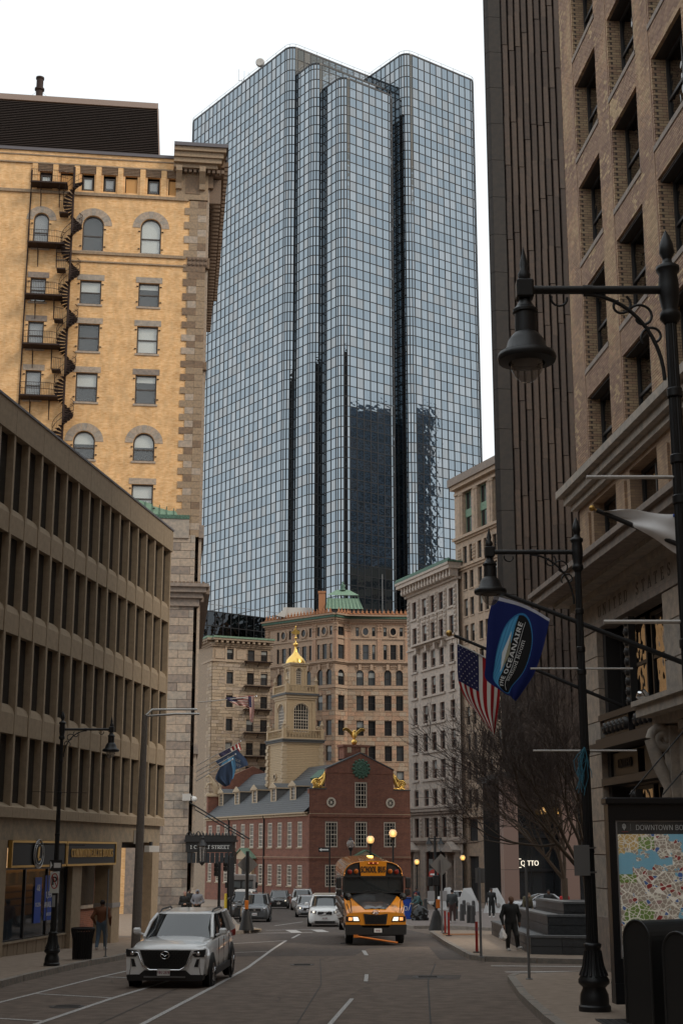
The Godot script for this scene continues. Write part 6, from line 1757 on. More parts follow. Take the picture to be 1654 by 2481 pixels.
func body_loft(st: Array) -> MB:
	# stations from front to back: [z, bottom, top, half width, crown]; closed at both ends
	var m := mb()
	var rows := []
	for s in st:
		var z: float = s[0]; var b: float = s[1]; var t: float = s[2]; var w: float = s[3]; var c: float = s[4]
		var h := t - b
		var half := [Vector2(w * 0.86, b), Vector2(w * 0.97, b + h * 0.1), Vector2(w, b + h * 0.35), Vector2(w * 0.995, b + h * 0.6), Vector2(w * 0.955, b + h * 0.84), Vector2(w * 0.86, b + h * 0.97), Vector2(w * 0.6, t + c * 0.55), Vector2(w * 0.3, t + c * 0.9)]
		var a := []
		for p in half: a.append(Vector3(p.x, p.y, z))
		a.append(Vector3(0, t + c, z))
		for k in range(half.size() - 1, -1, -1): a.append(Vector3(-half[k].x, half[k].y, z))
		rows.append(a)
	m.grid(rows, true)
	m.fan(rows[0], Vector3(0, 0, 1)); m.fan(rows[-1], Vector3(0, 0, -1))
	return m

func cabin_loft(zb: Array, zt: Array, yb: float, yt: float, wb: float, wt: float) -> MB:
	# glasshouse: base ring zb = [front, back], roof ring zt, with slightly bowed screens
	var rows := []
	for k in 6:
		var f := k / 5.0
		var y := lerpf(yb, yt, f); var w := lerpf(wb, wt, pow(f, 1.25)); var zf := lerpf(zb[0], zt[0], f); var zr := lerpf(zb[1], zt[1], pow(f, 1.5))
		rows.append([Vector3(w * 0.55, y, zf + 0.05), Vector3(w * 0.92, y, zf - 0.06), Vector3(w, y, zf - 0.3), Vector3(w, y, (zf + zr) * 0.5), Vector3(w * 0.98, y, zr + 0.35), Vector3(w * 0.9, y, zr + 0.05), Vector3(w * 0.5, y, zr),
			Vector3(-w * 0.5, y, zr), Vector3(-w * 0.9, y, zr + 0.05), Vector3(-w * 0.98, y, zr + 0.35), Vector3(-w, y, (zf + zr) * 0.5), Vector3(-w, y, zf - 0.3), Vector3(-w * 0.92, y, zf - 0.06), Vector3(-w * 0.55, y, zf + 0.05), Vector3(0, y, zf + 0.07)])
	var m := mb(); m.grid(rows, true)
	m.fan(rows[-1], Vector3.UP)
	return m

func wheel_set(T: Node3D, spots: Array, rad: float, wide: float, rim: Material) -> void:
	var key := "wheel%.2f_%.2f" % [rad, wide]
	if not cache.has(key):
		var m := mb()
		m.turned([Vector2(rad * 0.66, -wide * 0.5), Vector2(rad * 0.9, -wide * 0.5), Vector2(rad, -wide * 0.36), Vector2(rad, wide * 0.36), Vector2(rad * 0.9, wide * 0.5), Vector2(rad * 0.66, wide * 0.5)], 26, Vector3.ZERO, Basis(Vector3(0, 0, 1), -PI / 2))
		cache[key] = m.mesh()
		m = mb()
		var X := Basis(Vector3(0, 0, 1), -PI / 2)
		m.lathe([Vector2(rad * 0.68, -wide * 0.1), Vector2(rad * 0.68, wide * 0.46), Vector2(rad * 0.6, wide * 0.46), Vector2(rad * 0.58, wide * 0.1), Vector2(0.0, wide * 0.1)], 24, Vector3.ZERO, X)
		for k in 5:
			for d in [-0.13, 0.13]:
				var a: float = TAU * k / 5.0 + d
				m.tube([Vector3(wide * 0.4, 0, 0), Vector3(wide * 0.45, cos(a) * rad * 0.62, sin(a) * rad * 0.62)], [rad * 0.09, rad * 0.055], 5)
		m.turned([Vector2(rad * 0.15, wide * 0.3), Vector2(rad * 0.13, wide * 0.5), Vector2(0.0, wide * 0.52)], 10, Vector3.ZERO, X)
		cache[key + "r"] = m.mesh()
	for s in spots:
		var p: Vector3 = s
		var w := part(T, "wheel", cache[key], M.rubber, Transform3D(Basis(Vector3.UP, 0.0 if p.x > 0 else PI), p))
		part(w, "rim", cache[key + "r"], rim)

func plate(T: Node3D, s: String, at: Vector3) -> void:
	var m := mb(); m.rbox(Vector3.ZERO, Vector3(0.31, 0.155, 0.015), 0.005)
	var p := pb(T, "number_plate", m, M.white, Transform3D(Basis.IDENTITY, at))
	part(p, "lettering", text_mesh(s, 0.085, 0.004, "Droid Sans", true), M.dull_red, Transform3D(Basis.from_scale(Vector3(0.8, 1, 1)), Vector3(0, -0.005, 0.009)))

func car(called: String, label: String, pm: Material, x: float, ahead: float, yaw: float, o: Dictionary) -> Node3D:
	var T := thing(called, label, o.get("cat", "car"), onroad(x, ahead), yaw)
	T.rotation.x = SLOPE * cos(yaw)
	T.rotation.z = SLOPE * sin(yaw)
	var L: float = o.L * 0.5; var W: float = o.W * 0.5; var H: float = o.H; var hood: float = o.hood; var belt: float = o.belt
	var gr: float = o.get("clear", 0.24)
	var cz: float = o.cowl
	var b := body_loft([[L, gr + 0.18, hood - 0.28, W * 0.62, 0.0], [L - 0.05, gr + 0.06, hood - 0.14, W * 0.8, 0.02], [L - 0.22, gr, hood - 0.05, W * 0.93, 0.035], [L - 0.55, gr, hood, W * 0.985, 0.05], [L - 1.0, gr, lerpf(hood, belt, 0.4), W, 0.05], [cz, gr, belt - 0.02, W, 0.05], [cz - 0.6, gr, belt, W, 0.02], [-0.4, gr, belt + 0.01, W, 0.02], [-L + 0.9, gr, belt + 0.04, W * 0.99, 0.02], [-L + 0.3, gr + 0.05, belt + 0.02, W * 0.94, 0.02], [-L + 0.06, gr + 0.12, belt - 0.1, W * 0.86, 0.0], [-L, gr + 0.2, belt - 0.2, W * 0.75, 0.0]])
	pb(T, "body", b, pm)
	var zt: Array = [cz - o.rake, o.roof_end]
	var zb: Array = [cz + 0.05, o.tail]
	var wt := W * 0.74
	pb(T, "glasshouse", cabin_loft(zb, zt, belt - 0.03, H - 0.05, W * 0.9, wt), M.car_glass)
	var m := mb()
	var rr := []
	for q in [[0.0, 1.04], [0.03, 1.03], [0.06, 0.95], [0.075, 0.8]]:
		var a := []
		for k in 20:
			var g := TAU * k / 20.0
			var cx := signf(cos(g)) * pow(absf(cos(g)), 0.35); var cy := signf(sin(g)) * pow(absf(sin(g)), 0.35)
			a.append(Vector3(cx * wt * q[1], H - 0.07 + q[0], (zt[0] + zt[1]) * 0.5 - cy * (zt[0] - zt[1]) * 0.5 * lerpf(1.0, q[1], 0.6) - 0.0))
		rr.append(a)
	m.grid(rr, true); m.fan(rr[-1], Vector3.UP)
	pb(T, "roof", m, o.get("roof", pm))
	for s in [-1.0, 1.0]:
		m = mb(); m.tube([Vector3(s * W * 0.87, belt - 0.02, zb[0] - 0.08), Vector3(s * lerpf(W * 0.87, wt, 0.6), lerpf(belt, H, 0.58), lerpf(zb[0], zt[0], 0.55)), Vector3(s * wt * 0.98, H - 0.06, zt[0] - 0.08)], 0.045, 6); pb(T, "front_pillar", m, pm)
		m = mb(); m.tube([Vector3(s * W * 0.9, belt, zb[1] + 0.28), Vector3(s * wt * 1.0, H - 0.06, zt[1] + 0.1)], [0.12, 0.07], 6); pb(T, "rear_pillar", m, pm)
		m = mb(); m.tube([Vector3(s * W * 0.9, belt, cz - 1.1), Vector3(s * wt * 1.01, H - 0.06, cz - 1.2)], 0.04, 5); m.tube([Vector3(s * W * 0.9, belt, cz - 2.0), Vector3(s * wt * 1.01, H - 0.06, cz - 2.0)], 0.04, 5); pb(T, "door_pillar", m, M.dull_black)
		m = mb(); m.rbox(Vector3(s * (W + 0.11), belt + 0.12, cz - 0.28), Vector3(0.2, 0.16, 0.13), 0.04); m.tube([Vector3(s * W * 0.93, belt + 0.02, cz - 0.3), Vector3(s * (W + 0.05), belt + 0.07, cz - 0.28)], 0.03, 5); pb(T, "mirror", m, o.get("mirror", pm))
		# sill and arches
		m = mb(); m.span(s * W * 0.99 - 0.03, s * W * 0.99 + 0.03, gr - 0.02, gr + 0.14, -L + 1.3, L - 1.4); pb(T, "sill", m, M.dull_black)
		for z in o.axles:
			m = mb(); m.lathe([Vector2(o.tyre + 0.07, -0.03), Vector2(o.tyre + 0.07, 0.006), Vector2(0.0, 0.006)], 24, Vector3(s * W, o.tyre + 0.02, z), Basis(Vector3(0, 0, 1), -PI / 2 * s)); pb(T, "wheel_arch", m, M.dull_black)
		m = mb(); m.box(Vector3(s * (W + 0.012), belt - 0.14, cz - 1.0), Vector3(0.03, 0.03, 0.2)); m.box(Vector3(s * (W + 0.012), belt - 0.12, cz - 1.9), Vector3(0.03, 0.03, 0.2)); pb(T, "door_handle", m, M.chrome)
		m = mb()
		for z in [cz - 0.35, cz - 1.15, cz - 2.0]: m.box(Vector3(s * W * 0.995, (belt + gr) * 0.5 + 0.02, z), Vector3(0.012, belt - gr - 0.15, 0.012))
		pb(T, "door_gap", m, M.dull_black)
		m = mb(); m.rbox(Vector3(s * W * 0.84, belt - 0.12, -L + 0.12), Vector3(0.24, 0.2, 0.12), 0.03); pb(T, "tail_light", m, M.red)
		if o.has("own_face"): continue
		m = mb(); m.rbox(Vector3(s * W * 0.66, hood - 0.19, L - 0.1), Vector3(W * 0.4, 0.15, 0.16), 0.03, Basis(Vector3.UP, s * 0.42)); var hl := pb(T, "headlight", m, M.lamp_lens)
		m = mb(); m.turned([Vector2(0.055, -0.01), Vector2(0.05, 0.03), Vector2(0.0, 0.045)], 10, Vector3(s * W * 0.66, hood - 0.18, L - 0.015), Basis(Vector3.UP, s * 0.3) * Basis(Vector3.RIGHT, PI / 2)); pb(hl, "bulb", m, M.lamp_white if o.get("lit", false) else M.chrome)
	wheel_set(T, [Vector3(W - 0.08, o.tyre, o.axles[0]), Vector3(-W + 0.08, o.tyre, o.axles[0]), Vector3(W - 0.08, o.tyre, o.axles[1]), Vector3(-W + 0.08, o.tyre, o.axles[1])], o.tyre, 0.24, M.rim)
	if not o.has("own_face"):
		m = mb(); m.rbox(Vector3(0, hood - 0.26, L - 0.03), Vector3(W * 0.86, 0.2, 0.1), 0.03); var g := pb(T, "grille", m, M.dull_black)
		m = mb(); m.box(Vector3(0, hood - 0.17, L + 0.02), Vector3(W * 0.8, 0.03, 0.03)); m.box(Vector3(0, hood - 0.26, L + 0.022), Vector3(0.13, 0.1, 0.02)); m.box(Vector3(0, hood - 0.33, L + 0.015), Vector3(W * 0.74, 0.02, 0.03)); pb(g, "bright_bar", m, M.chrome)
		m = mb(); m.rbox(Vector3(0, gr + 0.12, L - 0.06), Vector3(W * 1.2, 0.16, 0.14), 0.03); pb(T, "air_intake", m, M.dull_black)
		plate(T, o.get("plate", "4KT 831"), Vector3(0, gr + 0.33, L + 0.035))
	if o.get("rails", false):
		for s in [-1.0, 1.0]:
			m = mb(); m.tube([Vector3(s * wt * 0.92, H - 0.03, zt[0] - 0.25), Vector3(s * wt * 0.92, H + 0.045, zt[0] - 0.5), Vector3(s * wt * 0.92, H + 0.045, zt[1] + 0.5), Vector3(s * wt * 0.92, H - 0.02, zt[1] + 0.25)], 0.022, 5); pb(T, "roof_rail", m, o.get("rail", M.dull_black))
	return T

func vehicles() -> void:
	mat("car_glass", 0.02, 0.024, 0.026, 0.03); M.car_glass.metallic_specular = 0.8
	mat("lamp_lens", 0.35, 0.35, 0.36, 0.08, 0.4); mat("rim", 0.45, 0.45, 0.46, 0.25, 1.0); mat("dull_red", 0.25, 0.05, 0.08, 0.6)
	var white := paint("white_paint", 0.85, 0.85, 0.84); var black := paint("black_paint", 0.018, 0.019, 0.02); var silver := paint("silver_paint", 0.42, 0.42, 0.43, 0.6); var grey := paint("grey_paint", 0.12, 0.125, 0.13, 0.4); var pearl := paint("pearl_paint", 0.6, 0.6, 0.6, 0.1)
	# ---- the white sport-utility car in front
	var suv := {"cat": "car", "L": 5.1, "W": 1.98, "H": 1.72, "hood": 1.1, "belt": 1.17, "cowl": 1.0, "rake": 0.85, "roof_end": -1.95, "tail": -2.4, "axles": [1.62, -1.5], "tyre": 0.385, "own_face": true, "rails": true, "clear": 0.3}
	var T := car("white_suv", "white sport-utility car with black mesh grille and silver winged badge on parking lane", white, -4.03, 38.25, -0.074, suv)
	# long bonnet face: upright nose, grille with hexagon mesh, chrome jaw, dark lower bumper
	var F := 2.62
	var m := mb()
	m.slab(PackedVector2Array([Vector2(-0.93, 0.42), Vector2(0.93, 0.42), Vector2(0.95, 0.85), Vector2(0.9, 1.0), Vector2(-0.9, 1.0), Vector2(-0.95, 0.85)]), F - 0.4, F - 0.05); pb(T, "bumper", m, white)
	m = mb(); m.slab(PackedVector2Array([Vector2(-0.62, 0.98), Vector2(-0.5, 0.64), Vector2(-0.36, 0.55), Vector2(0.36, 0.55), Vector2(0.5, 0.64), Vector2(0.62, 0.98)]), F - 0.1, F - 0.03); var g := pb(T, "grille", m, M.dull_black)
	m = mb()
	for j in 7:
		for i in 13:
			var y := 0.6 + j * 0.055; var x := (i - 6) * 0.088 + (0.044 if j % 2 else 0.0)
			if absf(x) < 0.36 + (y - 0.55) * 0.55: m.box(Vector3(x, y, F - 0.022), Vector3(0.06, 0.014, 0.012)); m.box(Vector3(x + 0.036, y + 0.026, F - 0.022), Vector3(0.012, 0.04, 0.012))
	pb(g, "mesh", m, M.black_iron)
	m = mb(); m.tube([Vector3(-0.98, 0.93, F - 0.1), Vector3(-0.66, 0.92, F - 0.02), Vector3(-0.53, 0.63, F), Vector3(-0.37, 0.53, F + 0.01), Vector3(0.37, 0.53, F + 0.01), Vector3(0.53, 0.63, F), Vector3(0.66, 0.92, F - 0.02), Vector3(0.9, 0.93, F - 0.1)], 0.022, 6); pb(T, "chrome_jaw", m, M.chrome)
	m = mb()
	var pts := []
	for k in 25: pts.append(Vector3(cos(TAU * k / 24.0) * 0.105, 0.87 + sin(TAU * k / 24.0) * 0.085, F + 0.01))
	m.tube(pts, 0.012, 5, false); m.tube([Vector3(-0.1, 0.9, F + 0.01), Vector3(-0.04, 0.875, F + 0.015), Vector3(0, 0.84, F + 0.02), Vector3(0.04, 0.875, F + 0.015), Vector3(0.1, 0.9, F + 0.01)], 0.013, 5); pb(T, "badge", m, M.chrome)
	m = mb(); m.slab(PackedVector2Array([Vector2(-0.9, 0.28), Vector2(0.9, 0.28), Vector2(0.93, 0.4), Vector2(0.62, 0.42), Vector2(0.5, 0.52), Vector2(-0.5, 0.52), Vector2(-0.62, 0.42), Vector2(-0.93, 0.4)]), F - 0.4, F - 0.02); pb(T, "lower_intake", m, M.dull_black)
	m = mb(); m.box(Vector3(0, 0.37, F + 0.0), Vector3(1.0, 0.035, 0.03)); pb(T, "skid_bar", m, M.galvanised)
	for s in [-1.0, 1.0]:
		m = mb(); m.slab(PackedVector2Array([Vector2(s * 0.7, 0.6), Vector2(s * 0.8, 0.6), Vector2(s * 0.82, 0.78), Vector2(s * 0.76, 0.78)]), F - 0.08, F - 0.035); pb(T, "air_slot", m, M.dull_black)
		m = mb(); m.tube([Vector3(s * 0.86, 0.42, F - 0.05), Vector3(s * 0.83, 0.6, F - 0.03), Vector3(s * 0.83, 0.8, F - 0.04)], 0.012, 5); pb(T, "chrome_blade", m, M.chrome)
		m = mb(); m.slab(PackedVector2Array([Vector2(s * 0.62, 0.9), Vector2(s * 0.72, 0.83), Vector2(s * 0.94, 0.83), Vector2(s * 0.96, 1.0), Vector2(s * 0.7, 0.97)]), F - 0.2, F - 0.028); pb(T, "lamp_bezel", m, M.dull_black)
		m = mb(); m.turned([Vector2(0.05, 0.0), Vector2(0.045, 0.02), Vector2(0, 0.03)], 10, Vector3(s * 0.8, 0.905, F - 0.03), Basis(Vector3.RIGHT, PI / 2)); m.box(Vector3(s * 0.7, 0.93, F - 0.02), Vector3(0.12, 0.012, 0.01)); pb(T, "lamp_unit", m, M.chrome)
	m = mb(); m.box(Vector3(0, 0.99, F - 0.1), Vector3(1.5, 0.012, 0.02)); pb(T, "bonnet_gap", m, M.dull_black)
	plate(T, "1BU 2578", Vector3(-0.02, 0.48, F + 0.03))
	m = mb(); m.rbox(Vector3(-0.1, 1.26, 0.62), Vector3(0.3, 0.1, 0.14), 0.02); pb(T, "tissue_box", m, M.blind)
	# ---- queue beyond
	car("dark_suv", "dark grey sport-utility car with chrome grille stopped beside the bollard sign base", grey, -5.4, 93.3, 0.02, {"L": 4.5, "W": 1.84, "H": 1.68, "hood": 1.08, "belt": 1.12, "cowl": 0.9, "rake": 0.75, "roof_end": -1.8, "tail": -2.15, "axles": [1.35, -1.3], "tyre": 0.36, "plate": "7AN 402"})
	car("off_road_car", "boxy dark off-road car half hidden behind the dark grey sport-utility", black, -6.55, 99.8, 0.02, {"L": 4.3, "W": 1.85, "H": 1.85, "hood": 1.15, "belt": 1.2, "cowl": 0.8, "rake": 0.25, "roof_end": -2.0, "tail": -2.1, "axles": [1.3, -1.3], "tyre": 0.4, "roof": M.off_white})
	car("dark_crossover", "black crossover with both headlights lit driving along the brick hall", black, -5.75, 136.4, 0.02, {"L": 4.5, "W": 1.84, "H": 1.6, "hood": 0.98, "belt": 1.05, "cowl": 0.8, "rake": 0.8, "roof_end": -1.7, "tail": -2.1, "axles": [1.35, -1.3], "tyre": 0.34, "lit": true})
	car("silver_sedan", "silver saloon with amber-lit headlight in the queue behind white wagon", silver, -2.35, 105.2, 0.03, {"L": 4.6, "W": 1.8, "H": 1.45, "hood": 0.9, "belt": 0.98, "cowl": 0.7, "rake": 0.85, "roof_end": -1.3, "tail": -2.0, "axles": [1.35, -1.35], "tyre": 0.32, "lit": true})
	car("silver_suv", "pale silver sport-utility with roof rails behind the silver saloon", pearl, -3.45, 129.5, 0.02, {"L": 4.7, "W": 1.88, "H": 1.75, "hood": 1.08, "belt": 1.14, "cowl": 0.9, "rake": 0.7, "roof_end": -1.9, "tail": -2.25, "axles": [1.4, -1.35], "tyre": 0.36, "rails": true})
	var V := car("white_wagon", "white wagon with diagonal bar badge on its grille beside the school bus", white, -0.92, 84.3, 0.0, {"L": 4.63, "W": 1.89, "H": 1.68, "hood": 1.08, "belt": 1.13, "cowl": 0.85, "rake": 0.85, "roof_end": -1.75, "tail": -2.2, "axles": [1.4, -1.37], "tyre": 0.36, "lit": true, "rails": true, "rail": M.white_frame, "plate": "2LD 96R"})
	m = mb(); m.box(Vector3(0, 0.83, 2.36), Vector3(0.62, 0.03, 0.02), Basis(Vector3(0, 0, 1), 0.42)); pb(V, "badge_bar", m, M.chrome)
	m = mb(); m.span(-0.62, 0.62, 1.72, 1.76, 0.0, 0.12); m.span(-0.62, 0.62, 1.72, 1.76, -1.1, -1.0); pb(V, "roof_bars", m, M.white_frame)
	var X := car("white_taxi", "white hatchback taxi with a green rear quarter on the cross street", white, 10.6, 143.0, -1.5, {"cat": "car", "L": 4.5, "W": 1.8, "H": 1.55, "hood": 0.95, "belt": 1.02, "cowl": 0.9, "rake": 0.95, "roof_end": -1.5, "tail": -2.1, "axles": [1.4, -1.3], "tyre": 0.33})
	for s in [-1.0, 1.0]:
		m = mb(); m.span(s * 0.9 - 0.02, s * 0.9 + 0.02, 0.45, 1.02, -2.0, -1.35); pb(X, "green_panel", m, M.green)
	m = mb(); m.rbox(Vector3(0, 1.6, 0.1), Vector3(0.5, 0.12, 0.2), 0.03); pb(X, "roof_sign", m, M.white)
	armoured_truck()
	school_bus()
	# a second car glimpsed over the planter
	car("grey_sedan", "pale grey saloon parked behind the stepped planter", silver, 16.2, 122.0, -1.45, {"L": 4.6, "W": 1.8, "H": 1.45, "hood": 0.9, "belt": 0.98, "cowl": 0.7, "rake": 0.85, "roof_end": -1.3, "tail": -2.0, "axles": [1.35, -1.35], "tyre": 0.32})

func armoured_truck() -> void:
	var T := thing("box_truck", "grey flat-fronted van truck with split windscreen by the brick hall", "truck", onroad(-8.9, 131.0), 0.02)
	var m := mb(); m.rbox(Vector3(0, 1.75, -2.6), Vector3(2.3, 2.4, 5.0), 0.08); m.slab(PackedVector2Array([Vector2(-1.1, 0.5), Vector2(1.1, 0.5), Vector2(1.12, 1.7), Vector2(1.05, 2.95), Vector2(-1.05, 2.95), Vector2(-1.12, 1.7)]), -0.4, 0.1); pb(T, "body", m, M.sheet_grey)
	for s in [-1.0, 1.0]:
		m = mb(); m.rbox(Vector3(s * 0.53, 2.15, 0.1), Vector3(0.96, 0.62, 0.06), 0.03); pb(T, "windscreen", m, M.screen_grey)
		m = mb(); m.tube([Vector3(s * 0.2, 1.85, 0.16), Vector3(s * 0.85, 1.92, 0.16)], 0.02, 4); pb(T, "wiper", m, M.dull_black)
		m = mb(); m.rbox(Vector3(s * 0.85, 1.05, 0.12), Vector3(0.3, 0.3, 0.06), 0.03); pb(T, "headlight", m, M.lamp_lens)
		m = mb(); m.rbox(Vector3(s * 1.35, 2.1, 0.15), Vector3(0.2, 0.5, 0.08), 0.02); pb(T, "mirror", m, M.dull_black)
	m = mb(); m.box(Vector3(0, 2.15, 0.14), Vector3(0.08, 0.74, 0.06)); m.box(Vector3(0, 2.52, 0.14), Vector3(2.1, 0.07, 0.06)); m.box(Vector3(0, 1.8, 0.14), Vector3(2.1, 0.07, 0.06)); pb(T, "screen_frame", m, M.dull_black)
	m = mb(); m.rbox(Vector3(0, 1.25, 0.1), Vector3(1.2, 0.6, 0.06), 0.03); pb(T, "grille", m, M.dull_black)
	m = mb(); m.rbox(Vector3(0, 0.55, 0.15), Vector3(2.3, 0.3, 0.25), 0.04); pb(T, "bumper", m, M.dull_black)
	wheel_set(T, [Vector3(0.95, 0.42, -0.8), Vector3(-0.95, 0.42, -0.8), Vector3(0.95, 0.42, -4.0), Vector3(-0.95, 0.42, -4.0)], 0.42, 0.28, M.rim)

func school_bus() -> void:
	var Y := paint("bus_yellow", 0.72, 0.26, 0.015); var K = M.dull_black
	var T := thing("school_bus", "orange-yellow school bus with black bonnet and swing-out crossing arm", "bus", onroad(1.36, 58.7), 0.04)
	T.rotation.x = SLOPE
	var m := mb()
	# body section with a rounded roof, swept back eleven metres; z = 0 is the front bumper
	var rows := []
	for q in [[-1.75, 1.0], [-1.95, 1.0], [-10.8, 1.0], [-11.0, 0.97]]:
		var a := []
		var s: float = q[1]
		a.append(Vector3(1.2 * s, 0.55, q[0])); a.append(Vector3(1.22 * s, 2.55, q[0]))
		for k in 13:
			var g := PI * k / 12.0
			a.append(Vector3(signf(cos(g)) * pow(absf(cos(g)), 0.62) * 1.22 * s, 2.6 + pow(sin(g), 0.8) * 0.62 * s, q[0]))
		a.append(Vector3(-1.22 * s, 2.55, q[0])); a.append(Vector3(-1.2 * s, 0.55, q[0]))
		rows.append(a)
	m.grid(rows, true); m.fan(rows[-1], Vector3(0, 0, -1)); pb(T, "body", m, Y)
	# front cap: black shoulders, yellow middle panel, windscreen band
	var cap := PackedVector2Array([Vector2(-1.22, 2.6)])
	for k in 13:
		var g := PI - PI * k / 12.0
		cap.append(Vector2(signf(cos(g)) * pow(absf(cos(g)), 0.62) * 1.2, 2.6 + pow(sin(g), 0.8) * 0.6))
	cap.append(Vector2(1.22, 2.6))
	m = mb(); m.slab(cap, -1.8, -1.62); pb(T, "front_cap", m, K)
	m = mb(); m.slab(PackedVector2Array([Vector2(-0.5, 2.62), Vector2(0.5, 2.62), Vector2(0.56, 3.17), Vector2(0.3, 3.215), Vector2(-0.3, 3.215), Vector2(-0.56, 3.17)]), -1.7, -1.58); pb(T, "sign_panel", m, Y)
	part(T, "lettering", text_mesh("SCHOOL BUS", 0.27, 0.02, "Droid Sans", true), K, Transform3D(Basis.from_scale(Vector3(0.62, 1.25, 1)), Vector3(0, 2.87, -1.57)))
	m = mb()
	var rim := []
	for p in cap.slice(1, 14): rim.append(Vector3(p.x, p.y, -1.6))
	m.tube(rim, 0.022, 5); pb(T, "cap_edge", m, Y)
	for s in [-1.0, 1.0]:
		for k in 2:
			m = mb(); m.turned([Vector2(0.1, 0), Vector2(0.09, 0.03), Vector2(0.0, 0.05)], 14, Vector3(s * (0.7 + k * 0.26), 2.8 - k * 0.02, -1.61), Basis(Vector3.RIGHT, PI / 2)); pb(T, "warning_light", m, M.amber_lens if k == 0 else M.red_lens)
		m = mb(); m.turned([Vector2(0.025, 0), Vector2(0.0, 0.03)], 8, Vector3(s * 1.18, 2.72, -1.6), Basis(Vector3.RIGHT, PI / 2)); pb(T, "marker_light", m, M.lamp_amber)
	m = mb(); m.span(-0.2, 0.2, 3.1, 3.16, -1.6, -1.55); var ml := pb(T, "marker_bar", m, M.red)
	for k in 3:
		m = mb(); m.turned([Vector2(0.022, 0), Vector2(0.0, 0.03)], 8, Vector3(-0.18 + k * 0.18, 3.13, -1.55), Basis(Vector3.RIGHT, PI / 2)); pb(ml, "marker_light", m, M.lamp_amber)
	m = mb(); m.slab(PackedVector2Array([Vector2(-1.16, 1.98), Vector2(1.16, 1.98), Vector2(1.2, 2.58), Vector2(-1.2, 2.58)]), -1.72, -1.64); pb(T, "windscreen", m, M.car_glass)
	m = mb(); m.box(Vector3(0, 2.59, -1.6), Vector3(2.42, 0.05, 0.1)); m.box(Vector3(0, 1.96, -1.58), Vector3(2.4, 0.05, 0.1)); m.box(Vector3(-1.2, 2.27, -1.62), Vector3(0.07, 0.62, 0.1)); m.box(Vector3(1.2, 2.27, -1.62), Vector3(0.07, 0.62, 0.1)); pb(T, "windscreen_frame", m, K)
	for s in [-0.5, 0.5]:
		m = mb(); m.tube([Vector3(s, 1.98, -1.55), Vector3(s * 0.2, 2.06, -1.6)], 0.012, 4); pb(T, "wiper", m, K)
	# bonnet: sloping black deck between orange cheeks
	var deck := [[-1.65, 1.93, 1.2, 0.98], [-1.2, 1.78, 1.19, 0.86], [-0.6, 1.58, 1.17, 0.66], [-0.22, 1.38, 1.12, 0.42], [-0.06, 1.22, 1.06, 0.36]]
	rows = []
	for d in deck:
		var a := []
		for k in 9:
			var x := (4 - k) / 4.0
			var y: float = d[1] - pow(absf(x), 4.0) * 0.22
			a.append(Vector3(x * d[2], y, d[0]))
		rows.append(a)
	m = mb()
	m.grid(rows); pb(T, "bonnet", m, Y)
	rows = []
	for d in deck.slice(0, 4):
		var a := []
		for k in 7:
			var x = (3 - k) / 3.0 * d[3] / d[2]
			a.append(Vector3(x * d[2], d[1] - pow(absf(x), 4.0) * 0.22 + 0.018 + (0.03 if k in [2, 4] else 0.0), d[0] + 0.012))
		rows.append(a)
	m = mb(); m.grid(rows); pb(T, "bonnet_panel", m, paint("bus_black", 0.02, 0.02, 0.021))
	m = mb(); m.slab(PackedVector2Array([Vector2(-1.2, 0.78), Vector2(1.2, 0.78), Vector2(1.2, 1.1), Vector2(1.08, 1.24), Vector2(0.5, 1.28), Vector2(-0.5, 1.28), Vector2(-1.08, 1.24), Vector2(-1.2, 1.1)]), -0.3, -0.05); m.quad(Vector3(1.2, 0.8, -0.05), Vector3(1.21, 0.8, -1.75), Vector3(1.21, 1.8, -1.75), Vector3(1.12, 1.15, -0.05)); m.quad(Vector3(-1.21, 0.8, -1.75), Vector3(-1.2, 0.8, -0.05), Vector3(-1.12, 1.15, -0.05), Vector3(-1.21, 1.8, -1.75)); pb(T, "front_clip", m, Y)
	m = mb(); m.slab(PackedVector2Array([Vector2(-0.42, 0.82), Vector2(0.42, 0.82), Vector2(0.48, 1.22), Vector2(0, 1.16), Vector2(-0.48, 1.22)]), -0.06, -0.03); var g := pb(T, "grille", m, K)
	m = mb()
	for j in 5: m.box(Vector3(0, 0.88 + j * 0.065, -0.025), Vector3(0.78, 0.02, 0.015))
	for i in 9: m.box(Vector3(-0.36 + i * 0.09, 1.0, -0.026), Vector3(0.014, 0.32, 0.012))
	pb(g, "grille_bars", m, M.black_iron)
	m = mb()
	var ov := []
	for k in 25: ov.append(Vector3(cos(TAU * k / 24.0) * 0.125, 1.27 + sin(TAU * k / 24.0) * 0.07, -0.01))
	m.tube(ov, 0.014, 5, false); m.tube([Vector3(-0.08, 1.28, 0.0), Vector3(0.06, 1.29, 0.01), Vector3(0.09, 1.26, 0.0), Vector3(-0.05, 1.245, 0.0)], 0.014, 5); pb(T, "badge", m, M.chrome)
	for s in [-1.0, 1.0]:
		m = mb(); m.slab(PackedVector2Array([Vector2(s * 0.62, 0.92), Vector2(s * 1.18, 0.92), Vector2(s * 1.19, 1.12), Vector2(s * 0.7, 1.12)]), -0.06, -0.03); var hb := pb(T, "headlight_bezel", m, K)
		m = mb(); m.slab(PackedVector2Array([Vector2(s * 0.66, 0.95), Vector2(s * 0.88, 0.95), Vector2(s * 0.9, 1.09), Vector2(s * 0.72, 1.09)]), -0.03, -0.015); pb(hb, "headlight", m, M.lamp_white)
		m = mb(); m.span(minf(s * 0.94, s * 1.08), maxf(s * 0.94, s * 1.08), 0.96, 1.08, -0.03, -0.015); pb(hb, "turn_light", m, M.lamp_amber)
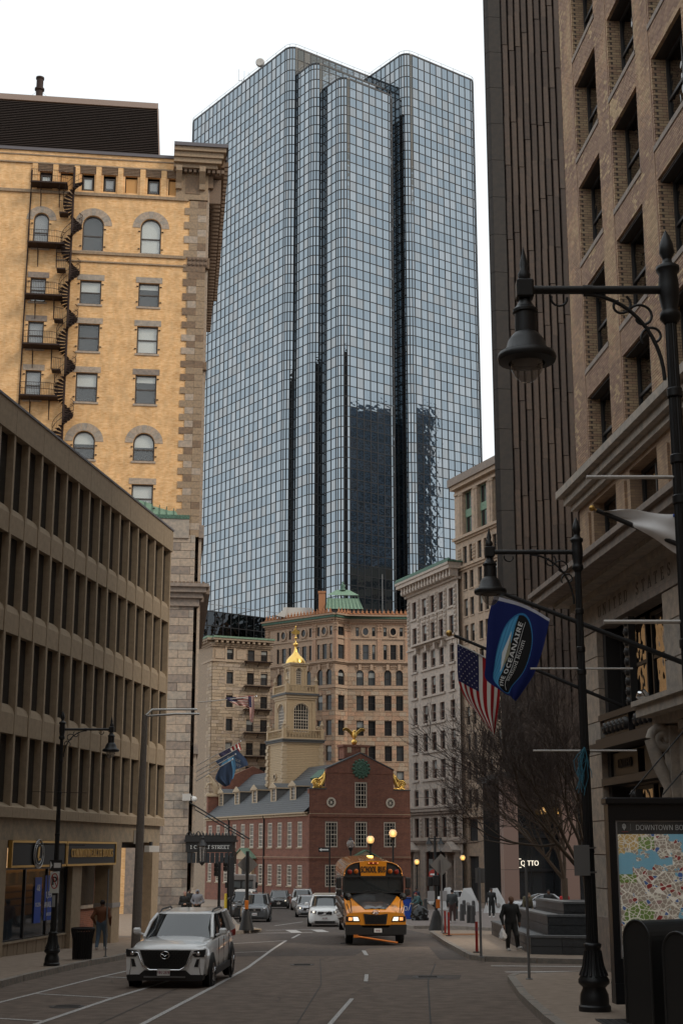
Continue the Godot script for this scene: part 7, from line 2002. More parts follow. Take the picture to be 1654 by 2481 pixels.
		m = mb(); m.tube([Vector3(s * 0.95, 1.2, -0.1), Vector3(s * 1.0, 1.7, -0.1), Vector3(s * 1.15, 1.9, -0.3)], 0.02, 5); m.tube([Vector3(s * 1.0, 1.2, -0.1), Vector3(s * 1.15, 1.6, -0.15)], 0.015, 4); pb(T, "mirror_stay", m, K)
		m = mb(); m.turned([Vector2(0.0, -0.1), Vector2(0.14, -0.04), Vector2(0.15, 0.05), Vector2(0.0, 0.12)], 12, Vector3(s * 1.1, 1.86, -0.3), Basis(Vector3.RIGHT, PI / 2)); pb(T, "crossview_mirror", m, K)
		m = mb(); m.rbox(Vector3(s * 1.42, 2.35, -1.5), Vector3(0.22, 0.42, 0.12), 0.03); m.rbox(Vector3(s * 1.4, 1.97, -1.5), Vector3(0.22, 0.24, 0.12), 0.03); m.tube([Vector3(s * 1.2, 2.6, -1.7), Vector3(s * 1.42, 2.55, -1.55), Vector3(s * 1.42, 1.85, -1.55), Vector3(s * 1.2, 1.75, -1.6)], 0.02, 5); pb(T, "side_mirror", m, K)
		# side: rub rails, windows, black sign
		for y in [1.0, 1.3, 1.62, 1.95]:
			m = mb(); m.span(s * 1.22 - 0.02, s * 1.22 + 0.02, y, y + 0.05, -10.9, -2.0); pb(T, "rub_rail", m, K)
		for i in 9:
			m = mb(); m.span(s * 1.22 - 0.012, s * 1.22 + 0.012, 2.02, 2.52, -3.0 - i * 0.9, -2.25 - i * 0.9); pb(T, "side_window", m, M.car_glass)
		for i in 4:
			m = mb(); m.turned([Vector2(0.05, 0), Vector2(0.0, 0.03)], 8, Vector3(s * 1.24, 1.75, -2.5 - i * 0.5), Basis(Vector3(0, 0, 1), -s * PI / 2)); pb(T, "reflector", m, M.red_lens)
	m = mb(); m.slab(PackedVector2Array([Vector2(-1.2, 0.42), Vector2(1.2, 0.42), Vector2(1.22, 0.8), Vector2(0.62, 0.8), Vector2(0.5, 0.68), Vector2(-0.5, 0.68), Vector2(-0.62, 0.8), Vector2(-1.22, 0.8)]), -0.25, 0.04); pb(T, "bumper", m, K)
	plate(T, "10762", Vector3(0.08, 0.58, 0.055))
	m = mb(); m.tube([Vector3(-0.75, 0.36, 0.1), Vector3(0.85, 0.12, 0.12)], 0.04, 6); m.box(Vector3(-0.8, 0.37, 0.09), Vector3(0.18, 0.1, 0.1)); pb(T, "crossing_arm", m, M.orange)
	wheel_set(T, [Vector3(1.02, 0.48, -1.0), Vector3(-1.02, 0.48, -1.0), Vector3(1.0, 0.48, -8.2), Vector3(-1.0, 0.48, -8.2)], 0.48, 0.3, M.off_white)
	m = mb(); m.span(-1.1, 1.1, 0.35, 0.8, -10.8, -0.3); pb(T, "chassis", m, K)

# ================================================================ street furniture
func lamp_post(called: String, label: String, x: float, ahead: float, k: float, side: float, reach := 1.9, lift := 0.15) -> Node3D:
	var T := thing(called, label, "street lamp", onroad(x, ahead, lift))
	T.scale = Vector3.ONE * k
	var I: Material = M.black_iron
	var m := mb()
	m.lathe([Vector2(0.3, 0.0), Vector2(0.3, 0.09), Vector2(0.27, 0.12), Vector2(0.27, 0.2)], 20)
	m.turned([Vector2(0.27, 0.2), Vector2(0.26, 0.3), Vector2(0.21, 0.42), Vector2(0.25, 0.46), Vector2(0.29, 0.5), Vector2(0.29, 0.56), Vector2(0.25, 0.62), Vector2(0.19, 0.8), Vector2(0.155, 1.0), Vector2(0.145, 1.12), Vector2(0.165, 1.15), Vector2(0.165, 1.2), Vector2(0.12, 1.22)], 24)
	for i in 16:
		var a := TAU * i / 16
		m.tube([Vector3(cos(a) * 0.25, 0.63, sin(a) * 0.25), Vector3(cos(a) * 0.19, 0.8, sin(a) * 0.19), Vector3(cos(a) * 0.15, 1.08, sin(a) * 0.15)], [0.03, 0.022, 0.016], 5)
	pb(T, "base", m, I)
	# fluted shaft
	var rows := []
	for q in [[1.2, 0.112], [4.5, 0.085], [8.35, 0.062]]:
		var a := []
		for i in 32: 
			var rr: float = q[1] * (1.0 if i % 2 else 0.9)
			a.append(Vector3(cos(TAU * i / 32) * rr, q[0], -sin(TAU * i / 32) * rr))
		rows.append(a)
	m = mb(); m.grid(rows, true, true); pb(T, "shaft", m, I)
	m = mb()
	for y in [2.9, 4.75, 6.3, 6.75, 7.5]: m.lathe([Vector2(0.08, y - 0.05), Vector2(0.122 - y * 0.005, y - 0.04), Vector2(0.122 - y * 0.005, y + 0.04), Vector2(0.08, y + 0.05)], 16)
	pb(T, "collars", m, I)
	m = mb()
	m.turned([Vector2(0.07, 8.3), Vector2(0.115, 8.36), Vector2(0.115, 8.42), Vector2(0.085, 8.46), Vector2(0.11, 8.6), Vector2(0.115, 8.75), Vector2(0.1, 8.88), Vector2(0.13, 8.93), Vector2(0.13, 8.97), Vector2(0.055, 9.02), Vector2(0.05, 9.07), Vector2(0.085, 9.14), Vector2(0.075, 9.24), Vector2(0.04, 9.34), Vector2(0.0, 9.42)], 18); pb(T, "finial", m, I)
	var s := side
	m = mb(); m.tube([Vector3(0, 8.7, 0), Vector3(s * (reach - 0.06), 8.7, 0)], 0.047, 10); m.lathe([Vector2(0.056, -0.05), Vector2(0.056, 0.05)], 12, Vector3(s * 0.9, 8.7, 0), Basis(Vector3(0, 0, 1), PI / 2)); pb(T, "arm", m, I)
	m = mb()
	var pts := []
	for i in 13:
		var g := PI / 2 * i / 12.0
		pts.append(Vector3(s * (0.1 + 0.85 * (1 - cos(g))), 7.65 + 1.0 * sin(g), 0))
	m.tube(pts, 0.022, 6)
	for c in [[0.32, 8.38, 0.16, 0.5], [0.55, 8.52, 0.13, 2.2], [0.2, 8.15, 0.14, -0.6]]:
		var sp := []
		for i in 16: sp.append(Vector3(s * (c[0] + cos(c[3] + i * 0.36) * c[2] * (1.0 - i * 0.04)), c[1] + sin(c[3] + i * 0.36) * c[2] * (1.0 - i * 0.04), 0))
		m.tube(sp, 0.016, 5)
	var hook := []
	for i in 9: hook.append(Vector3(s * (reach - 0.38 + cos(i * 0.45 + 3.0) * 0.09), 8.6 + sin(i * 0.45 + 3.0) * 0.09, 0))
	pb(T, "scroll_bracket", m, I)
	m = mb(); m.tube(hook, 0.014, 5); pb(T, "hook", m, I)
	var L := Vector3(s * reach, 0, 0)
	m = mb(); m.rbox(L + Vector3(0, 8.7, 0), Vector3(0.19, 0.22, 0.19), 0.02); m.turned([Vector2(0.06, 8.82), Vector2(0.075, 8.88), Vector2(0.04, 8.95), Vector2(0.05, 9.0), Vector2(0.0, 9.22)], 10, L); pb(T, "arm_box", m, I)
	m = mb()
	m.turned([Vector2(0.31, 7.86), Vector2(0.325, 7.9), Vector2(0.31, 7.95), Vector2(0.235, 7.98), Vector2(0.2, 8.1), Vector2(0.15, 8.17), Vector2(0.125, 8.19)], 28, L)
	m.lathe([Vector2(0.125, 8.19), Vector2(0.12, 8.42), Vector2(0.14, 8.43), Vector2(0.14, 8.46), Vector2(0.1, 8.5), Vector2(0.06, 8.58)], 20, L)
	m.lathe([Vector2(0.2, 7.84), Vector2(0.31, 7.86)], 28, L); pb(T, "lamp_hood", m, I)
	m = mb(); m.turned([Vector2(0.0, 7.62), Vector2(0.07, 7.635), Vector2(0.13, 7.69), Vector2(0.17, 7.77), Vector2(0.18, 7.86)], 22, L); pb(T, "lamp_glass", m, M.lamp_bowl)
	m = mb(); m.lathe([Vector2(0.0, 7.87), Vector2(0.17, 7.87)], 18, L)
	for i in 7: m.box(L + Vector3(0, 7.86, -0.12 + i * 0.04), Vector3(0.26, 0.012, 0.016))
	pb(T, "reflector", m, M.galvanised)
	return T

func globe_lamp(x: float, ahead: float, top: float, lit: bool, label: String) -> void:
	var g := gy(ahead) + 0.15
	var T := thing("globe_lamp", label, "street lamp", Vector3(x, g, -ahead), 0.0, "post lamps before the brick hall")
	var h := top - g
	var m := mb(); m.turned([Vector2(0.22, 0), Vector2(0.22, 0.25), Vector2(0.14, 0.5), Vector2(0.1, 0.9), Vector2(0.07, 1.0), Vector2(0.06, h - 0.5), Vector2(0.12, h - 0.38), Vector2(0.16, h - 0.28), Vector2(0.18, h - 0.24)], 14); pb(T, "post", m, M.black_iron)
	m = mb(); m.turned([Vector2(0.15, h - 0.25), Vector2(0.25, h - 0.1), Vector2(0.27, h + 0.06), Vector2(0.2, h + 0.2), Vector2(0.12, h + 0.26)], 16); pb(T, "lamp_globe", m, M.lamp_warm if lit else M.lamp_bowl)
	m = mb(); m.turned([Vector2(0.14, h + 0.26), Vector2(0.16, h + 0.3), Vector2(0.06, h + 0.36), Vector2(0.0, h + 0.52)], 10); pb(T, "cap", m, M.black_iron)
	if lit:
		var l := OmniLight3D.new(); l.name = "glow"; l.light_color = Color(1, 0.75, 0.35); l.light_energy = 0.35; l.omni_range = 20.0; l.omni_attenuation = 2.0; l.light_size = 0.25; l.shadow_enabled = true
		l.position = Vector3(0, h, 0.32); T.add_child(l)

func post(called: String, label: String, x: float, ahead: float, h: float, m: Material, r := 0.035) -> Node3D:
	var T := thing(called, label, "post", onroad(x, ahead, 0.15))
	var q := mb(); q.tube([Vector3(0, 0, 0), Vector3(0, h, 0)], r, 8); q.lathe([Vector2(r * 2.6, 0.0), Vector2(r * 2.6, 0.02), Vector2(r, 0.03)], 10); pb(T, "pole", q, m)
	return T

func street_furniture() -> void:
	var bowl := mat("lamp_bowl", 0.3, 0.28, 0.26, 0.08); bowl.transparency = BaseMaterial3D.TRANSPARENCY_ALPHA; bowl.albedo_color.a = 0.45
	var m := mb()
	# ---- big lamps
	var A := lamp_post("street_lamp", "black fluted lamp post whose long arm reaches across the brick facade beside the white flag", 3.63, 14.8, 1.0, -1.0, 1.6)
	m = mb(); m.tube([Vector3(-1.0, 6.55, 0), Vector3(1.0, 6.55, 0)], 0.022, 8); pb(A, "banner_arm", m, M.aluminium)
	m = mb(); m.tube([Vector3(-0.88, 4.98, 0), Vector3(0.88, 4.98, 0)], 0.022, 8); pb(A, "banner_arm", m, M.aluminium)
	var C := lamp_post("street_lamp", "black fluted lamp post with banner arms and tangled blue string on the right pavement", 4.7, 27.83, 1.0, -1.0, 1.75)
	for y in [6.37, 4.78]:
		m = mb(); m.tube([Vector3(-1.0, y, 0), Vector3(1.0, y, 0)], 0.018, 8); pb(C, "banner_arm", m, M.aluminium)
	m = mb()
	var r := RandomNumberGenerator.new(); r.seed = 77
	for i in 14:
		var p := [Vector3(-0.02, 4.84, 0.12)]
		for k in 5: p.append(p[-1] + Vector3(r.randf_range(-0.09, 0.05), -r.randf_range(0.06, 0.24), r.randf_range(-0.03, 0.03)))
		m.tube(p, 0.007, 4)
	pb(C, "string_tangle", m, mat("string_blue", 0.05, 0.2, 0.28, 0.7))
	m = mb(); m.rbox(Vector3(-0.16, 2.72, 0.14), Vector3(0.3, 0.56, 0.008), 0.003); pb(C, "sign_plate", m, M.sign_back)
	for y in [2.5, 2.95]:
		m = mb(); m.lathe([Vector2(0.132, y - 0.015), Vector2(0.138, y + 0.015)], 16); pb(C, "steel_band", m, M.steel)
	var D := lamp_post("street_lamp", "black fluted lamp post carrying a no-parking sign before the concrete office", -8.23, 42.32, 0.766, 1.0)
	for y in [4.9, 6.85]:
		m = mb(); m.tube([Vector3(-1.05, y - 0.5, 0), Vector3(1.05, y - 0.55, 0)], 0.012, 6); pb(D, "banner_rod", m, M.rust_iron)
	var sg := mb(); sg.rbox(Vector3(0.02, 3.62, 0.16), Vector3(0.46, 0.4, 0.01), 0.003); pb(D, "direction_sign", sg, M.dull_black)
	sg = mb(); sg.box(Vector3(0.08, 3.62, 0.17), Vector3(0.26, 0.18, 0.004)); sg.slab(PackedVector2Array([Vector2(-0.18, 3.5), Vector2(-0.1, 3.62), Vector2(-0.18, 3.78)]), 0.168, 0.174); pb(D, "direction_mark", sg, M.white)
	sg = mb(); sg.rbox(Vector3(0.0, 3.0, 0.16), Vector3(0.34, 0.78, 0.01), 0.003); pb(D, "parking_sign", sg, M.blind)
	sg = mb()
	var ring := []
	for k in 25: ring.append(Vector3(cos(TAU * k / 24.0) * 0.13, 3.05 + sin(TAU * k / 24.0) * 0.27, 0.172))
	sg.tube(ring, 0.018, 5, false); sg.box(Vector3(0, 3.05, 0.172), Vector3(0.03, 0.5, 0.008), Basis(Vector3(0, 0, 1), 0.42)); pb(D, "parking_ring", sg, M.red)
	part(D, "parking_letter", text_mesh("P", 0.42, 0.006, "Droid Sans", true), M.dull_black, Transform3D(Basis.IDENTITY, Vector3(0, 3.05, 0.168)))
	sg = mb(); sg.rbox(Vector3(0.0, 2.32, 0.16), Vector3(0.12, 0.42, 0.01), 0.003); pb(D, "tag_sign", sg, M.blind_grey)
	# ---- pebbled pole with two bare arms
	var T := thing("signal_pole", "speckled grey concrete pole with two bare pale arms beside the concrete office", "pole", onroad(-7.1, 51.3, 0.15))
	m = mb(); m.tube([Vector3(0, 0, 0), Vector3(0.02, 4, 0), Vector3(0.07, 8.1, 0)], [0.17, 0.14, 0.1], 12); pb(T, "shaft", m, M.pole_pebble)
	for q in [[0.35, 8.05, 2.05, 8.1], [-0.3, 8.3, 1.9, 8.32]]:
		m = mb(); m.tube([Vector3(0.07, 8.05, 0), Vector3(0.3, q[1], q[0] * 0.5), Vector3(1.2, q[3], q[0]), Vector3(q[2], q[3], q[0])], 0.04, 7); pb(T, "arm", m, M.aluminium)
	# ---- posts and signs
	T = post("thin_post", "thin plain steel post at the kerb by the litter bin", -7.5, 47.3, 2.7, M.galvanised, 0.025)
	T = post("steel_post", "tall bare galvanised post at the corner of the right pavement", 4.6, 36.6, 2.85, M.galvanised, 0.035)
	T = post("sign_post", "steel post with a small sign turned away on the traffic island", 4.39, 46.8, 2.75, M.galvanised, 0.04)
	m = mb(); m.rbox(Vector3(0.02, 2.5, -0.05), Vector3(0.3, 0.45, 0.01), 0.003); pb(T, "sign_plate", m, M.sign_back)
	T = post("diamond_sign", "blank back of a diamond road sign on a steel post beside the red flexible posts", 4.67, 68.7, 3.3, M.galvanised, 0.04)
	diamond(T, 3.05, -0.06, false)
	T = post("diamond_sign", "blank back of a diamond road sign on a black signal post at the left corner", -4.63, 72.2, 3.75, M.black_iron, 0.09)
	diamond(T, 3.1, 0.1, true)
	m = mb(); m.lathe([Vector2(0.38, 0), Vector2(0.36, 0.1), Vector2(0.2, 0.75), Vector2(0.16, 0.9), Vector2(0.1, 0.95)], 12); pb(T, "base_cover", m, M.dull_black)
	m = mb(); m.rbox(Vector3(0, 1.2, 0.14), Vector3(0.18, 0.42, 0.12), 0.02); pb(T, "push_button", m, M.orange)
	T = post("signal_post", "black signal post with push button and tapered base cover on the traffic island", 4.62, 72.0, 3.4, M.black_iron, 0.07)
	m = mb(); m.lathe([Vector2(0.4, 0), Vector2(0.38, 0.1), Vector2(0.2, 0.75), Vector2(0.14, 0.9), Vector2(0.08, 0.95)], 12); pb(T, "base_cover", m, M.dull_black)
	m = mb(); m.rbox(Vector3(0.08, 1.25, 0.14), Vector3(0.2, 0.42, 0.12), 0.02); pb(T, "push_button", m, M.orange)
	m = mb(); m.rbox(Vector3(0, 2.35, 0.05), Vector3(0.32, 0.5, 0.25), 0.03); m.rbox(Vector3(-0.28, 2.3, 0.0), Vector3(0.25, 0.45, 0.2), 0.03); pb(T, "signal_head", m, M.dull_black)
	for q in [[-10.3, 124.0, 3.9], [-9.2, 120.0, 4.3]]:
		T = post("traffic_light", "black traffic light post seen from behind near the canopy", q[0], q[1], q[2], M.black_iron, 0.12)
		T.set_meta("group", "traffic lights by the canopy")
		for k in 3:
			m = mb(); m.rbox(Vector3(-0.25, q[2] - 0.3 - k * 0.36, 0.1), Vector3(0.4, 0.34, 0.3), 0.03); m.tube([Vector3(-0.25, q[2] - 0.22 - k * 0.36, 0.25), Vector3(-0.25, q[2] - 0.24 - k * 0.36, 0.45)], 0.14, 8); pb(T, "lamp_housing", m, M.dull_black)
	T = post("yellow_post", "yellow guard post with dark cabinet at the left corner", -7.3, 93.0, 1.55, M.yellow, 0.09)
	m = mb(); m.rbox(Vector3(0.35, 2.6, 0), Vector3(0.3, 2.4, 0.3), 0.02); m.tube([Vector3(0.35, 0, 0), Vector3(0.35, 2.0, 0)], 0.06, 6); pb(T, "cabinet", m, M.dull_black)
	T = post("one_way_sign", "black one-way arrow sign on a slim dark post before the brick hall", -0.95, 118.0, 6.2, M.black_iron, 0.06)
	m = mb(); m.rbox(Vector3(-0.45, 4.75, 0.08), Vector3(0.9, 0.36, 0.02), 0.006); pb(T, "plate", m, M.dull_black)
	m = mb(); m.slab(PackedVector2Array([Vector2(-0.85, 4.75), Vector2(-0.65, 4.88), Vector2(-0.65, 4.8), Vector2(-0.1, 4.8), Vector2(-0.1, 4.7), Vector2(-0.65, 4.7), Vector2(-0.65, 4.62)]), 0.09, 0.1); pb(T, "arrow", m, M.white)
	T = post("no_entry_sign", "red and white no-entry sign on a dark post by pale stone doors", 7.1, 112.0, 3.6, M.black_iron, 0.05)
	m = mb(); m.turned([Vector2(0.36, 0), Vector2(0.36, 0.03), Vector2(0, 0.03)], 20, Vector3(-0.1, 2.8, 0.06), Basis(Vector3.RIGHT, PI / 2)); var pl := pb(T, "plate", m, M.red)
	m = mb(); m.span(-0.34, 0.14, 2.74, 2.86, 0.095, 0.105); pb(pl, "bar", m, M.white)
	for k in 2: 
		m = mb(); m.rbox(Vector3(-0.3 + k * 0.95, 1.2, 0.05), Vector3(0.55, 0.75, 0.02), 0.006); pb(T, "back_plate", m, M.sheet_grey)
	for q in [[4.55, 49.97], [4.68, 64.63], [4.73, 67.61]]:
		T = thing("flexible_post", "red flexible post on a small foot at the edge of the traffic island", "post", onroad(q[0], q[1], 0.15), 0.0, "red flexible posts on the island")
		m = mb(); m.lathe([Vector2(0.14, 0), Vector2(0.13, 0.03), Vector2(0.06, 0.04)], 12); pb(T, "foot", m, M.dull_black)
		m = mb(); m.tube([Vector3(0, 0.03, 0), Vector3(0, 1.0, 0)], 0.048, 10); pb(T, "tube", m, M.red)
		m = mb(); m.lathe([Vector2(0.05, 0.7), Vector2(0.05, 0.8)], 10); pb(T, "band", m, M.dull_red)
	for q in [[7.21, 93.4], [7.25, 88.9], [7.29, 84.5], [7.45, 84.0], [11.2, 109.0], [9.2, 102.9], [8.7, 104.9], [6.47, 113.6], [5.6, 110.0], [5.1, 106.0]]:
		T = thing("bollard", "dark steel bollard on the plaza edge", "bollard", onroad(q[0], q[1], 0.15), 0.0, "bollards along the plaza")
		m = mb(); m.turned([Vector2(0.15, 0), Vector2(0.145, 0.1), Vector2(0.12, 0.92), Vector2(0.1, 0.98), Vector2(0.0, 1.0)], 14); pb(T, "body", m, M.bollard)
	# ---- faceted white barriers
	var bi := 0
	for q in [[8.9, 123.0, 0.3, "tall faceted white barrier block leaning left beside the taxi"], [10.0, 116.5, -0.4, "faceted white barrier block with a dark opening beside the bollards"], [11.55, 111.2, 0.1, "faceted white barrier block standing apart near the planter"]]:
		T = thing("barrier_block", q[3], "barrier", onroad(q[0], q[1], 0.15), q[2])
		var p := [Vector3(-0.95, 0, 0.5), Vector3(0.85, 0, 0.6), Vector3(0.95, 0, -0.6), Vector3(-0.8, 0, -0.5), Vector3(-0.35, 1.75, 0.1), Vector3(0.25, 1.8, -0.1), Vector3(0.7, 0.85, 0.25)]
		m = mb()
		m.tri(p[0], p[1], p[6]); m.tri(p[0], p[6], p[4]); m.tri(p[4], p[6], p[5]); m.tri(p[1], p[2], p[6]); m.tri(p[6], p[2], p[5]); m.tri(p[2], p[3], p[5]); m.tri(p[3], p[4], p[5]); m.tri(p[3], p[0], p[4])
		pb(T, "block", m, M.barrier)
		m = mb(); m.turned([Vector2(0.18, 0), Vector2(0.14, 0.05), Vector2(0, 0.06)], 10, Vector3(0.15, 0.55, 0.5), Basis(Vector3.RIGHT, PI / 2)); pb(T, "boss", m, M.sheet_grey)
		bi += 1
	# ---- litter bin of upright slats
	T = thing("litter_bin", "black slatted steel litter bin on the left pavement", "bin", onroad(-7.95, 45.6, 0.15))
	m = mb(); m.lathe([Vector2(0.27, 0.03), Vector2(0.27, 0.06)], 20); m.lathe([Vector2(0.3, 0.86), Vector2(0.36, 0.9), Vector2(0.36, 0.94), Vector2(0.3, 0.95)], 24); m.lathe([Vector2(0.25, 0.05), Vector2(0.27, 0.8)], 16); pb(T, "liner_and_rim", m, M.dull_black)
	for i in 26:
		var a := TAU * i / 26
		m = mb(); m.tube([Vector3(cos(a) * 0.28, 0.02, sin(a) * 0.28), Vector3(cos(a) * 0.29, 0.6, sin(a) * 0.29), Vector3(cos(a) * 0.355, 0.9, sin(a) * 0.355)], 0.018, 4); pb(T, "slat", m, M.black_iron)
	map_kiosk()
	mailboxes()
	planter()
	# ---- lamps further on
	globe_lamp(0.6, 96.0, 2.9, false, "black post lamp with an unlit glass globe before the brick hall")
	globe_lamp(1.98, 100.0, 3.2, true, "black post lamp with a lit globe in front of the brick hall doorway")
	globe_lamp(3.45, 98.0, 3.6, true, "black post lamp with a lit globe by the right corner of the brick hall")
	globe_lamp(7.6, 148.0, 1.35, true, "small lit post lamp by the pale stone door pediment")
	globe_lamp(12.4, 150.0, 1.75, true, "small lit post lamp between the pale and tan blocks")
	T = thing("twin_lantern", "black post with two glass lanterns near the pale stone doors", "street lamp", onroad(7.25, 113.5, 0.15))
	m = mb(); m.tube([Vector3(0, 0, 0), Vector3(0, 5.7, 0)], 0.09, 8); m.box(Vector3(0, 5.5, 0), Vector3(1.1, 0.08, 0.08)); m.box(Vector3(0, 3.4, 0), Vector3(1.0, 0.3, 0.25)); pb(T, "post", m, M.black_iron)
	for s in [-0.45, 0.45]:
		m = mb(); m.lathe([Vector2(0.1, 4.55), Vector2(0.24, 5.1)], 6, Vector3(s, 0, 0)); pb(T, "lamp_glass", m, M.lamp_bowl)
		m = mb(); m.lathe([Vector2(0.28, 5.1), Vector2(0.12, 5.35), Vector2(0.04, 5.6)], 6, Vector3(s, 0, 0)); m.lathe([Vector2(0.0, 4.4), Vector2(0.12, 4.55)], 6, Vector3(s, 0, 0)); pb(T, "lamp_cap", m, M.black_iron)
	# ---- canopy of the brick tower
	T = thing("entrance_canopy", "black iron entrance canopy lettered COURT STREET on the granite corner", "canopy", Vector3(-11.35, 0, -106.6))
	m = mb(); m.span(0, 3.4, 2.35, 3.1, -3.0, 0.0); m.span(-0.1, 3.6, 3.1, 3.25, -3.0, 0.15); m.span(-0.05, 3.5, 3.25, 3.55, -3.0, 0.08); pb(T, "canopy_box", m, M.dull_black)
	m = mb()
	for i in 15: m.turned([Vector2(0.1, 3.55), Vector2(0.06, 3.68), Vector2(0, 3.78)], 6, Vector3(0.1 + i * 0.235, 0, 0.05))
	pb(T, "cresting", m, M.dull_black)
	part(T, "lettering", text_mesh("1 COURT STREET", 0.36, 0.02, "Droid Serif"), M.white, Transform3D(Basis.IDENTITY, Vector3(1.75, 2.72, 0.02)))
	for i in 10:
		m = mb(); m.span(0.12 + i * 0.34, 0.4 + i * 0.34, 1.6, 2.32, -0.06, -0.02); pb(T, "glass_valance", m, M.pane_mid)
	m = mb(); m.span(3.38, 3.5, 1.5, 2.4, -3.0, 0.02); m.tube([Vector3(0, 6.0, -1), Vector3(4.6, 3.3, -1)], 0.06, 6); m.tube([Vector3(0, 5.7, -2), Vector3(4.2, 3.3, -2)], 0.05, 6); pb(T, "stay", m, M.black_iron)
	T = thing("wall_lantern", "ornate black iron lantern hung before the entrance canopy", "lantern", Vector3(-10.0, 1.5, -105.2))
	m = mb()
	m.lathe([Vector2(0.0, -0.1), Vector2(0.2, 0.1), Vector2(0.3, 0.15), Vector2(0.3, 0.22)], 8); m.lathe([Vector2(0.38, 1.25), Vector2(0.4, 1.32), Vector2(0.2, 1.6), Vector2(0.12, 1.75), Vector2(0.16, 1.85), Vector2(0.0, 2.1)], 8)
	for i in 8: m.tube([Vector3(cos(TAU * i / 8) * 0.28, 0.2, sin(TAU * i / 8) * 0.28), Vector3(cos(TAU * i / 8) * 0.36, 1.28, sin(TAU * i / 8) * 0.36)], 0.03, 4)
	pb(T, "cage", m, M.black_iron)
	m = mb(); m.lathe([Vector2(0.24, 0.2), Vector2(0.32, 1.25)], 8); pb(T, "lamp_glass", m, M.lamp_bowl)
	m = mb()
	var sc := []
	for i in 22: sc.append(Vector3(-1.1 + i * 0.05, 2.15 + sin(i * 0.5) * 0.16, 0))
	m.tube(sc, 0.035, 5); m.tube([Vector3(0, 2.1, 0), Vector3(-0.05, 2.35, 0)], 0.03, 5); pb(T, "scroll_bracket", m, M.black_iron)
	# stone ball by the granite corner, and a white camera
	T = thing("carved_boss", "round carved stone boss at the foot of the granite corner", "carving", Vector3(-10.75, -0.75, -106.75))
	m = mb(); m.turned([Vector2(0, -0.45), Vector2(0.35, -0.35), Vector2(0.5, 0), Vector2(0.35, 0.35), Vector2(0, 0.45)], 14); m.span(-0.2, 0.2, -0.75, 0.6, -0.5, -0.2); pb(T, "boss", m, M.granite_warm)
	T = thing("security_camera", "small white dome camera on the granite corner", "camera", Vector3(-11.1, 6.05, -106.8))
	m = mb(); m.span(-0.6, 0.0, 0.0, 0.5, -0.2, 0.1); m.tube([Vector3(0, 0.3, 0), Vector3(0.25, 0.3, 0.1)], 0.05, 6); pb(T, "box", m, M.off_white)
	m = mb(); m.turned([Vector2(0, -0.2), Vector2(0.18, -0.1), Vector2(0.2, 0.1), Vector2(0.1, 0.2), Vector2(0, 0.2)], 12, Vector3(0.28, 0.1, 0.1)); pb(T, "dome", m, M.white)
	# ---- rubbish on the far kerb
	T = thing("blue_bin", "blue upright bin with white markings at the far kerb behind the bus", "bin", onroad(4.1, 92.7, 0.15))
	m = mb(); m.rbox(Vector3(0, 0.62, 0), Vector3(0.55, 1.24, 0.5), 0.04); pb(T, "body", m, M.blue)
	m = mb(); m.rbox(Vector3(0, 1.28, 0), Vector3(0.6, 0.1, 0.55), 0.03); pb(T, "lid", m, M.navy)
	part(T, "marking", text_mesh("b/", 0.5, 0.01), M.white, Transform3D(Basis.IDENTITY, Vector3(0, 0.7, 0.26)))
	T = thing("rubbish_bag", "full shiny black rubbish bag slumped beside the blue bin", "bag", onroad(4.75, 89.8, 0.15))
	m = mb()
	var rows := []
	for k in 9:
		var f := k / 8.0
		var a := []
		for i in 16:
			var rr := (0.52 * sqrt(maxf(0.0, 1.0 - pow(f * 1.05 - 0.25, 2.0) * 1.6)) if k < 8 else 0.06) * (1.0 + 0.12 * sin(i * 2.1 + k * 1.7) + 0.08 * sin(i * 4.3 - k))
			a.append(Vector3(cos(TAU * i / 16) * rr, f * 0.95, -sin(TAU * i / 16) * rr))
		rows.append(a)
	m.grid(rows, true); m.tube([Vector3(0, 0.93, 0), Vector3(0.08, 1.1, 0.05)], [0.05, 0.09], 6); pb(T, "sack", m, mat("bin_bag", 0.012, 0.012, 0.012, 0.25))

func diamond(T: Node3D, y: float, z: float, tall: bool) -> void:
	var m := mb(); m.slab(PackedVector2Array([Vector2(0, -0.52), Vector2(0.52, 0), Vector2(0, 0.52), Vector2(-0.52, 0)]), -0.008, 0.008)
	pb(T, "sign_plate", m, M.sign_back, Transform3D(Basis.IDENTITY, Vector3(0.0, y, -0.1 if tall else z)))

